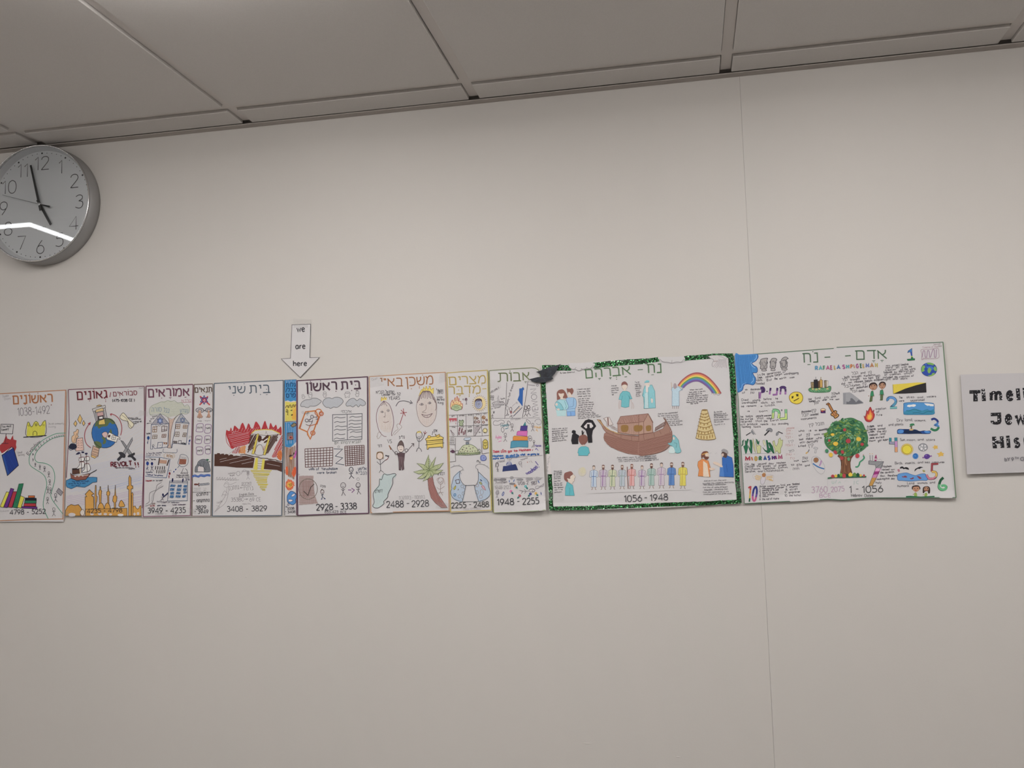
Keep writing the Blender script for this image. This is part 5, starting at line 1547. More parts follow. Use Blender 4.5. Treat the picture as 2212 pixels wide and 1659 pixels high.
# ---- 10
p = Sheet('poster', 'olive-bordered poster with rounded corner, a coloured block tower and a blue map', 'poster', ((60, 104), (1140, 30), (1286, 3070), (160, 3120)), (2.5, 6, 9, 5), 'J', curl=[(1.0, .35, .85, 9), (1.0, .3, -.08, 3)])
p.sheet(M_paper, top=((60, 130), (66, 108), (110, 96), (500, 66), (960, 36), (1040, 46), (1100, 78), (1126, 112)), bottom=((160, 3105), (600, 3094), (1050, 3068), (1262, 3044)))
p.draw('''
# border
L 7E8666 1.7 66,130 74,106 110,100 500,72 960,42 1040,52 1098,84 1120,120
L 8A8A58 2.4 66,130 80,700 110,1500 140,2500 156,3100
L 8A9A6A 1.3 1136,130 1160,600 1190,1300 1206,1600
L 9AA880 1.2 165,3096 600,3086 1060,3058 1250,3036
# title_lettering
T/4A5434 7E8A62 2.6 258,336 488,330 175 ת
T/4A5434 7E8A62 2.6 488,326 730,316 170 בו
T/4A5434 7E8A62 2.6 768,308 922,302 170 א
E 5E6A4A 506,114 12,12
L 5E6A4A 1.3 808,340 860,338
E 5E6A4A 834,360 9,9
# pencil_panels_drawing | pencilled panels with stick people
L 6A666C .9 436,350 420,700 394,1120
L 6A666C 1.1 884,318 850,600 766,1098
L 8A868C .8 100,1112 600,1106 1130,1100
Th 6A666C .9 90,590 250,500 60 welcome
L 6A666C 1 258,440 272,490
E 6A666C 274,512 4,4
K 6A666C .9 106,640 100
K 6A666C .9 148,648 105
K 7A767C .9 165,985 30
C 6A666C .9 185,970 160,1000 150,970 180,965
L 6A666C .9 140,1010 134,1070
L 6A666C .9 110,1065 134,1040 155,1060
L 6A666C .9 112,1124 134,1070 156,1110
H 8A868C .6 -70 2 220,750 260,600 290,750
H 8A868C .6 10 2 150,770 380,770 380,800 150,800
Cz 7A767C .9 144,812 160,770 260,752 360,770 380,812
Lz 7A767C .9 150,815 380,812 378,830 150,850
Th 7A767C .8 280,785 370,770 34 tent
Th 7A767C .8 310,715 398,700 34 Sarah
L 8A868C .8 106,862 230,846
Th 7A767C .9 110,925 320,875 40 in Israel!
Th 7A767C 1 440,850 520,600 40 Ready for
Th 7A767C 1 505,600 600,370 40 a dream?
O 8A868C .8 445,895 26,44
K 6A666C .9 450,970 5
L 6A666C 1 450,945 450,1010
L 6A666C 1 430,1045 450,1008 480,1040
L 6A666C .8 405,1052 480,1040
O 5A4A50 1 520,915 26,40
L 8A3038 1.4 524,955 528,1020
L 8A3038 1.4 496,966 526,990 552,962
C 6A666C 1 500,1090 520,1060 550,1050 540,1080 570,1092
C B0A8AC .9 545,860 600,810 640,785
L 9A949A .9 625,770 656,772 650,810
K 6A666C 1 835,900 210
K 6A666C 1 898,880 210
O 6A666C .9 835,880 30,40
O 6A666C .9 898,870 26,36
# we_won_lettering | WE WON! pencilled sideways
Th 7A7680 1.2 1106,1070 1094,870 120 WE
Th 7A7680 1.2 1092,860 1052,480 120 WON
L 7A7680 1.2 884,402 1034,418
O 7A7680 1.1 1082,412 20,22
# map_and_road_drawing
P 2660AC 700,482 755,476 775,448 800,470 800,510 780,516 776,620 770,860 664,718 700,620
#+ road_drawing
L 5A6070 1.4 560,1000 704,850
L 5A6070 1.4 576,1066 762,880
L D0A468 1.2 600,990 625,962
L D0A468 1.2 640,950 664,926
L D0A468 1.2 680,912 716,880
# tower_block_drawing
P 2E8088 828,1174 844,1262 774,1272
#+ tower_block_drawing
P 4A3A8A 3A2E6A 1 736,1272 872,1266 860,1374 720,1362
#+ tower_block_drawing
P D06AB4 A84A90 1 656,1396 680,1378 872,1376 862,1486 644,1462
#+ tower_block_drawing
P D98A2E B06A2A 1 570,1540 572,1500 600,1480 700,1490 876,1496 874,1570 570,1574
#+ tower_block_drawing
P 4A92AE 3A7A96 1 528,1600 560,1584 888,1584 884,1720 690,1710 514,1736
# upper_sketches
Cz 8A868C .9 150,1200 190,1160 250,1170 300,1145 350,1150 385,1180 370,1215 320,1210 280,1245 210,1255 160,1240
Th 8A868C .9 525,1150 720,1140 50 rrrmm
C 8A868C .9 1030,1190 1040,1150 1090,1130 1130,1130 1150,1150 1165,1180 1150,1230 1100,1245 1060,1215
O 7A767C .9 482,1210 30,46 -25
O 7A767C .9 895,1180 60,24 45
K 7A767C 1 550,1250 160
K 7A767C 1 984,1240 170
K 7A767C 1 406,1450 180
O 7A767C .9 350,1350 32,48 -5
L 7A767C .9 345,1390 360,1420
Th 2E8090 1.2 312,1290 480,1270 60 Mandy
L 2E8090 1.2 405,1336 470,1310
Th E088B8 1.2 200,1540 330,1530 66 Aylay
L E088B8 1.1 260,1606 325,1580
Th E0B060 1.1 1016,1320 1160,1318 50 Mikah
L E0B060 1.1 1050,1370 1070,1345 1090,1390
O 7A767C .9 930,1530 34,56 -10
Th 7A767C .8 915,1550 950,1540 28 heb
O 7A767C .9 1010,1600 18,26
@K
K 6A666C .9 1040,60 60
L 6A666C .9 990,170 1030,110 1036,160
Th 5A4AA0 1.1 1056,150 1194,146 50 Hania
L 5A4AA0 1.1 1072,216 1090,184 1134,232
# red_line_lettering
Th C04A5A 1.4 150,286 440,264 52 Them: LEts
Th C04A5A 1.4 476,268 680,250 44 go to
Th C04A5A 1.4 720,246 970,240 50 Hashem
L B04A5A 1.2 1016,206 1006,240
# blue_line_lettering
Th 3A74B4 1.5 148,376 372,362 46 Hashem
Th 3A74B4 1.5 400,366 716,356 50 : no way!! Do
Th 3A6AB0 1.4 746,342 850,336 44 what
Th 3A6AB0 1.4 900,336 1150,322 40 im going to
Th 3A6AB0 1.4 150,426 390,404 34 make you
Th 3A74B4 1.4 430,394 690,384 34 explode!
L 3A74B4 1.4 420,390 700,376
# birthday_panel_drawing
L 8A868C .8 450,400 800,366 1226,334
Th 8A868C 1 262,500 410,470 52 Mazal
Th 8A868C 1 466,462 570,440 52 Tov!
O 6A666C 1 242,550 26,38
C 6A666C 1.1 205,600 215,510 245,490 268,520 270,570
L 6A666C .9 246,590 254,680
L 6A666C .9 230,640 250,630 276,650
L 6A666C .9 240,690 256,660 270,690
P 2A386C 372,572 460,566 640,526 660,560 696,656 580,664 470,674 356,688
C 4A60A0 1 440,552 444,520 460,520 460,490 480,490 510,480 540,490 546,520 556,520 562,545
L 4A60A0 1 450,552 560,536
L 4A60A0 1 462,520 546,514
O 8A868C .9 742,500 34,28 -20
L 8A868C 1 712,510 778,600 770,500
Th 8A868C .9 760,450 910,400 36 hooray
L C07A6A 1.2 892,474 908,500
L B0A0A0 1 935,460 950,490
L B0A0A0 1 970,450 1006,500
# woo_hoo_lettering
Th 5A4E9C 1.5 880,760 1010,700 74 woo
Th 5A4E9C 1.5 1030,690 1124,600 92 hoo
L 5A4E9C 1.5 1070,466 1134,552
E 5A4E9C 1148,592 9,9
# bottom_panel_drawing | pencil clouds, flowers and lying stick person
L A09CA0 .7 170,828 700,820 1240,822
E 98969A 205,868 40,30
E 8E8C90 370,862 70,32
E A09EA2 560,822 44,30
E 9A989C 735,862 76,28
E A2A0A4 940,850 82,34
E B4B2B6 1120,840 82,36
E 8E8C90 570,955 68,24
H 6E6C72 .7 -30 1.6 170,880 220,845 440,840 430,880 300,890
H 7E7C82 .7 -30 1.8 520,850 560,800 600,800 570,860
H 7E7C82 .7 5 1.8 660,850 800,845 800,880 670,885
H 8A888E .7 -20 1.8 870,880 900,830 1020,820 1010,870
H 8A888E .6 -20 2.2 1050,870 1090,810 1200,820 1190,870
H 6E6C72 .7 -10 1.8 505,965 510,940 640,935 620,970
E 3A64A8 505,900 7,28
E 3A64A8 606,888 8,34 20
E 3A64A8 1142,912 9,36 -28
E 3A5AA0 1194,1166 8,34 -12
O 3A5AA0 1.2 370,1172 16,42 20
Th 8A868C 1.1 210,950 460,935 58 Avraham
Th 8A868C 1.3 690,980 920,960 70 1/06 2
Th 8A868C 1.3 985,990 1110,966 78 1987
Th A09CA0 1.1 190,1080 540,1060 74 1948-2123
O 8A868C 1 996,1100 64,34 6
C 7A767C 1.1 940,1080 1000,1064 1050,1080 1055,1110 1000,1130 1020,1094
L 8A868C 1.1 930,1112 840,1118 730,1100
L 8A868C 1.1 830,1075 870,1118 836,1166
L 8A868C 1.1 760,1166 800,1120 725,1096
C 9A969C 1 1070,1020 1110,1000 1160,1010 1220,980 1250,950 1240,1000 1180,1020 1120,1055 1080,1055 1080,1020
O 9A969C 1 250,1130 26,44
K 9A969C 1 240,1150 130
O 9A969C .9 245,1150 34,36
''' + '\n'.join('O %s 2.2 %d,%d 18\nL 2A7A78 1.8 %d,%d %d,%d\nL 2A7A78 1.8 %d,%d %d,%d' % (c, x, y, x+sx*8, y+8, x+sx*50, y+62, x+sx*12, y+52, x+sx*48, y+24) for c, x, y, sx in [('D98A3A', 634, 998, 1), ('58B0B4', 860, 1012, 1), ('E47AB4', 542, 1118, 1), ('C04A60', 730, 1216, -1), ('3A3A90', 962, 1176, -1), ('E0B040', 1084, 1164, 1)]) + '''
# date_lettering
T 46464C 2.0 244,1424 606,1408 134 1948
T 46464C 1.5 676,1362 728,1360 60 -
T 46464C 2.0 796,1406 1152,1388 134 2255
''')
# ---- 11 green glitter poster
def glitter_mat():
    m = bpy.data.materials.new('green_glitter_tape'); m.use_nodes = True; nt = m.node_tree; b = nt.nodes['Principled BSDF']
    tc = nt.nodes.new('ShaderNodeTexCoord'); vo = nt.nodes.new('ShaderNodeTexVoronoi'); vo.inputs['Scale'].default_value = 480
    sp = nt.nodes.new('ShaderNodeSeparateColor'); r = nt.nodes.new('ShaderNodeValToRGB'); r.color_ramp.interpolation = 'CONSTANT'
    el = r.color_ramp.elements; el[0].position = 0; el[0].color = (.002, .022, .005, 1); el[1].position = .34; el[1].color = (.003, .048, .010, 1)
    for pos, c in ((.62, (.010, .11, .026)), (.82, (.05, .36, .10)), (.95, (.30, .75, .36))):
        e = el.new(pos); e.color = (*c, 1)
    nt.links.new(tc.outputs['Object'], vo.inputs['Vector']); nt.links.new(vo.outputs['Color'], sp.inputs[0]); nt.links.new(sp.outputs[0], r.inputs['Fac']); nt.links.new(r.outputs['Color'], b.inputs['Base Color'])
    g = nt.nodes.new('ShaderNodeNewGeometry'); vm = nt.nodes.new('ShaderNodeVectorMath'); vm.operation = 'SUBTRACT'; vm.inputs[1].default_value = (.5, .5, .5)
    sc = nt.nodes.new('ShaderNodeVectorMath'); sc.operation = 'SCALE'; sc.inputs['Scale'].default_value = .55
    ad = nt.nodes.new('ShaderNodeVectorMath'); ad.operation = 'ADD'; no = nt.nodes.new('ShaderNodeVectorMath'); no.operation = 'NORMALIZE'
    nt.links.new(vo.outputs['Color'], vm.inputs[0]); nt.links.new(vm.outputs[0], sc.inputs[0]); nt.links.new(sc.outputs[0], ad.inputs[0]); nt.links.new(g.outputs['Normal'], ad.inputs[1]); nt.links.new(ad.outputs[0], no.inputs[0]); nt.links.new(no.outputs[0], b.inputs['Normal'])
    b.inputs['Metallic'].default_value = .35; b.inputs['Roughness'].default_value = .28
    return m
M_glit = glitter_mat()
p = Sheet('poster', 'wide poster with green glitter border, brown wooden ark and a rainbow', 'poster', ((30, 160), (1945, 68), (2036, 1560), (122, 1630)), (5, 3, 6, 7), 'O', curl=[(.3, .3, .94, 3), (.98, .05, .9, 3)])
p.sheet(M_paper, top=((40, 195), (250, 172), (900, 118), (1500, 90), (1952, 70)), bottom=((124, 1622), (600, 1618), (1300, 1596), (2036, 1556)), nu=40)
p.begin('glitter_border', 'green glitter tape round the edge', M_glit)
def strip(pts, wpx, frame):
    p.fr = FR[frame]; q = [p.px(*a) for a in pts]; out = []
    for a, b in zip(q[:-1], q[1:]):
        n = max(1, int(math.dist(a, b)/6))
        out += [(a[0]+(b[0]-a[0])*i/n, a[1]+(b[1]-a[1])*i/n) for i in range(n)]
    p.stroke((.01, .1, .02), wpx, out+[q[-1]], lift=.00055, jit=.25)
strip([(52, 205), (180, 205), (340, 205)], 12, 'O')
strip([(560, 185), (700, 168), (900, 150), (1098, 138)], 12, 'O')
strip([(0, 140), (100, 136), (200, 120)], 10, 'N')
strip([(455, 112), (600, 100), (740, 88), (938, 84)], 10, 'N')
strip([(916, 84), (925, 200), (932, 300), (940, 480)], 12, 'N')
strip([(938, 470), (950, 700), (965, 900), (972, 1100), (980, 1300), (1000, 1550)], 10, 'N')
strip([(62, 300), (72, 500), (88, 760), (104, 1060)], 9, 'O')
strip([(128, 1264), (136, 1400), (142, 1610)], 9, 'O')
strip([(124, 1606), (500, 1600), (900, 1582), (1106, 1576)], 8.5, 'O')
strip([(0, 1576), (350, 1564), (700, 1552), (1018, 1534)], 8.5, 'N')
p.draw('''
@O
# bare_strip
P CFCACA 92,1060 122,1060 144,1262 112,1266
Th 9A969A .7 102,1240 130,1090 20 glue marks
# title_lettering
T/3E5E40 84A080 3.0 482,308 936,270 82 אברהם
L 4E6E50 1.6 1002,226 1054,222
@N
T/3E5E40 6E8E6C 3.0 86,258 232,250 84 נח
L 4E6E50 1.2 124,276 150,274
@L
E 4E6E50 1790,494 12,12
E 4E6E50 1792,542 12,12
L 4E6E50 1.5 1980,490 2040,484
L 4E6E50 1.5 1350,530 1412,526
E 4E6E50 1382,552 10,14
L 4E6E50 1.5 1612,514 1672,508
E 4E6E50 1645,532 10,14
Th 5A585C .7 445,408 585,400 30 By Noam
Th 5A585C .7 610,400 790,385 32 Sherirut
# family_drawing | woman and man holding a baby in blue
S 8A5A50 370,1040 365,960 365,860 420,800 510,790 570,850 610,940 620,1000 560,1000 520,1000 400,1030
S D8CABE 400,880 460,890 530,880 525,940 480,990 430,960
P D8CABE 446,980 510,975 520,1035 445,1035
S A0D0DA 7A9AA8 .8 350,1080 420,1030 520,1035 580,1050 620,1140 640,1200 600,1270 520,1280 360,1280 340,1200 380,1100
S 7FC0CC 5A8A98 .8 325,1120 350,1085 400,1090 470,1150 520,1260 440,1280 360,1230 320,1180
E D8CCC4 358,1145 30,34
S D8CCC4 360,1260 400,1240 440,1265 400,1290
P B0D4D8 345,1285 590,1290 580,1425 370,1425
S 8A5A50 600,765 650,770 690,770 730,755 765,820 740,890 700,930 690,880 640,850 625,900 610,830
S D8CABE 630,870 660,850 700,890 715,930 680,960 650,940
P D8CABE 670,960 740,950 750,990 680,995
S 94BCDE 6A8AB8 .8 585,1010 680,985 760,985 810,1020 830,1110 800,1240 640,1280 640,1180
C 6A8AB8 .8 770,1000 760,1100 750,1190 640,1210
P 94BCDE 6A8AB8 .7 600,1260 800,1240 798,1310 600,1320
P 7AAAE0 6A8AB8 .8 600,1320 800,1310 804,1415 610,1425
L 5A7AB8 .8 695,1325 700,1420
C 5A8A98 .7 545,1060 590,1190 560,1250
# noah_born_text
''' + '\n'.join('Th 747278 .72 %d,%d %d,%d 30 %s' % t for t in [
 (845, 800, 1160, 780, 'I Noach was born'), (850, 860, 1162, 840, 'in the year 1056'), (855, 918, 1160, 898, '(2704 BCE). This'), (868, 970, 1172, 950, 'whole world was'), (872, 1026, 1145, 1010, 'just as it just'), (876, 1080, 1140, 1060, 'the 10th year.'), (880, 1126, 1240, 1100, 'We were the Hebrew'), (884, 1174, 1248, 1150, 'people Torah mourned'), (870, 1226, 1225, 1206, 'to see which one of'), (868, 1276, 1215, 1252, 'light saying, "then as'), (868, 1322, 1195, 1298, 'the ground that the'), (868, 1366, 1255, 1342, 'Lord had cursed; this'), (868, 1408, 1290, 1380, 'one shall bring us relief'), (868, 1452, 1360, 1412, 'from our work and from'), (870, 1494, 1435, 1444, 'the painful toil of our hands."')]) + '''
# boy_drawing
S 8A5A54 1905,700 1912,640 1950,605 2000,600 2050,650 2055,700 2030,690 2000,670 1950,690 1925,720
S D8CCC0 B09A90 .7 1915,720 1925,690 1990,670 2045,700 2035,760 1985,800 1930,770
P D8CCC0 1955,795 2020,790 2030,840 1950,845
P 6ABAC4 4A98A4 .9 1940,832 2030,828 2100,860 2160,1010 2115,1020 2080,930 2100,1000 2085,1200 2000,1220 1905,1200 1912,1040 1845,1022 1880,900
L 4A98A4 .8 1912,1040 1930,940
L 4A98A4 .8 2100,960 2110,1010
C B8A098 .7 1860,1060 1840,1160 1850,1250
C B8A098 .7 1890,1060 1875,1160 1870,1250
C B8A098 .7 2130,1030 2160,1150 2150,1250
C B8A098 .7 2170,1100 2200,1180 2190,1250
Th 747278 .72 1665,716 1790,706 30 And the
Th 747278 .72 1668,774 1840,760 30 strong boy
Th 747278 .72 1672,826 1840,812 28 grew from
Th 747278 .72 1675,880 1805,872 28 his own
Th 747278 .72 1680,924 1730,920 28 age.
@O
# old_man_drawing
P 8AC4CC 5A949E .8 1075,385 1106,380 1106,610 1068,610 1060,500 1048,480
Th 747278 .75 975,358 1020,352 14 To an
Th 747278 .75 975,378 1025,372 14 aging
Th 747278 .75 980,398 1038,392 14 man like
Th 747278 .75 978,416 1035,410 13 passion
Th 747278 .75 985,436 1022,432 13 and
Th 747278 .75 985,456 1038,450 13 wisdom
Th 747278 .75 985,474 1020,470 13 and
Th 747278 .75 985,492 1028,488 13 faith
@N
P 84C4CE 5A949E .8 60,385 130,375 160,440 165,605 50,610 55,500 40,490 45,430
P B8D4D8 60,460 90,450 96,606 60,608
S D8CCC4 62,370 80,345 104,350 106,390 80,400
P D8D4D2 68,385 98,380 92,450 70,450
P 7AC0CA 56,345 78,328 104,332 104,352 58,356
L 5A949E .8 56,350 104,346
L 5A949E .8 94,400 98,600
C 5A949E .8 120,500 130,560
S D8CCC4 122,510 140,520 138,552 124,550
# praying_man_drawing
P B4CEDC 7A94AC .8 335,400 400,395 430,430 440,395 435,370 430,420 400,440 402,585 330,585 332,440 322,420
L C0A890 1 322,350 328,420
L C0A890 1 436,345 434,380
S A89AA0 346,405 345,375 358,358 372,370 378,400 360,415
L 9A8A8A .8 336,585 334,612
L 9A8A8A .8 352,585 352,612
L 9A8A8A .8 372,585 374,612
L 9A8A8A .8 394,585 392,612
# rainbow_drawing | six-coloured rainbow
''' + '\n'.join('C %s 3.7 %s' % (c, ' '.join('%.0f,%.0f' % (392+i*9.5+(424-i*25)*t, (384+i*4)*(1-t)+(462-i)*t-(162-i*13.2)*math.sin(math.pi*t)**.85) for t in [k/14 for k in range(15)])) for i, c in enumerate(['A85058', 'D98A50', 'E0CA50', '5E9A60', '5A80C0', '7A5A9A'])) + '''
C A89A9A .8 720,470 735,455 750,475 770,465 790,480 812,465
# rainbow_text
''' + '\n'.join('Th 747278 .75 %d,%d %d,%d 13 %s' % t for t in [(508, 432, 632, 422, 'When the Lord'), (502, 456, 664, 442, 'had water in the sky'), (492, 476, 628, 464, 'He allowed it to'), (490, 495, 690, 480, 'brought about a rainbow'), (482, 514, 690, 500, 'to serve as a sign. Never'), (476, 534, 680, 520, 'He would again bring'), (474, 554, 680, 540, 'destruction by water unto'), (514, 568, 594, 562, 'the world.')]) + '''
# dove_drawing | white pencilled dove
P C8C4C6 690,90 730,82 790,80 850,86 880,105 890,120 888,196 840,206 780,206 728,192 726,172 745,150 745,135 720,115
C 8A868C .9 690,90 710,108 745,128 735,150 728,175 735,195
''' + '\n'.join('L 9A969C .8 %d,%d %d,%d' % (800+i*8, 118+(i % 2)*4, 738+i*17, 198+(i % 3)*5) for i in range(9)) + '''
C 9A969C .8 790,84 820,95 850,110 885,118
L A89A9E 2 742,142 786,138
@O
# silhouette_drawing | black silhouette
P 26242A 340,930 350,870 360,862 345,850 350,830 368,824 386,834 386,858 420,880 418,900 410,905 412,964 350,966
#+ silhouette_drawing
P 26242A 434,790 478,730 514,716 556,728 590,786 556,830 548,880 552,950 510,952 500,880 485,830
P CFCACC 466,790 500,752 540,752 562,786 540,806 522,800 524,766 498,766 500,806 484,808
P 26242A 500,766 524,766 526,806 514,836 498,806
P 2E2A2E 444,830 456,828 458,850 468,836 470,846 460,876 446,876
#+ boy_in_turquoise_drawing
S 85584F 415,900 430,880 470,870 500,890 504,930 480,965 450,975 420,940
P CCBEB4 452,970 474,970 476,990 450,990
P 5AB6C2 4A98A4 .9 440,990 486,988 512,1000 524,1055 510,1058 506,1078 414,1078 416,1058 406,1052 416,1008
# young_avraham_drawing | boy looking up at a pale yellow light
S D8CCC0 B09A90 .6 300,1290 340,1240 358,1262 384,1290 370,1310 372,1330 355,1345 352,1360 310,1340
S 8A5A54 268,1290 275,1255 310,1240 340,1236 360,1262 345,1275 330,1290 330,1310 300,1305 310,1330 300,1340 275,1320
P 5AB6C2 4A98A4 .9 300,1342 355,1375 365,1440 372,1476 282,1474 284,1400
L 4A98A4 .8 326,1400 324,1470
L 3A3438 .8 340,1275 348,1268
E CBC5B4 450,1240 40,44
E CDC8AC 458,1226 24,32
# left_text
''' + '\n'.join('Th 747278 .72 %d,%d %d,%d 13 %s' % t for t in [(150, 820, 306, 808, 'And it was, as our'), (150, 842, 300, 830, 'generation and this'), (150, 862, 304, 850, 'young boy grew up'), (150, 880, 262, 874, 'to. So he was'), (150, 900, 305, 888, 'exposed to the cruel'), (152, 920, 270, 910, 'practices of the'), (154, 940, 296, 928, 'people around him.')]+[(168, 1240, 246, 1236, 'However he'), (168, 1258, 248, 1252, 'saw and asked'), (168, 1276, 248, 1270, 'he saw, but'), (168, 1296, 232, 1292, 'he loved'), (168, 1314, 234, 1310, 'God and'), (168, 1340, 236, 1334, 'kept Him.'), (170, 1362, 250, 1356, 'But he was'), (170, 1380, 250, 1376, 'believed the'), (170, 1402, 262, 1398, 'only righteous'), (174, 1424, 256, 1420, 'man in his'), (174, 1448, 250, 1444, 'generation.')]) + '''
# ark_drawing | brown crayon wooden ark with a house on deck
P 9C7468 662,900 668,860 690,846 720,855 800,890 950,930 1106,930 1106,1074 1030,1074 950,1068 880,1054 800,1026 740,996 700,965 672,930
H 84584E .8 12 1.9 670,880 800,900 1000,940 1106,960 1106,1070 900,1060 720,990 664,920
''')
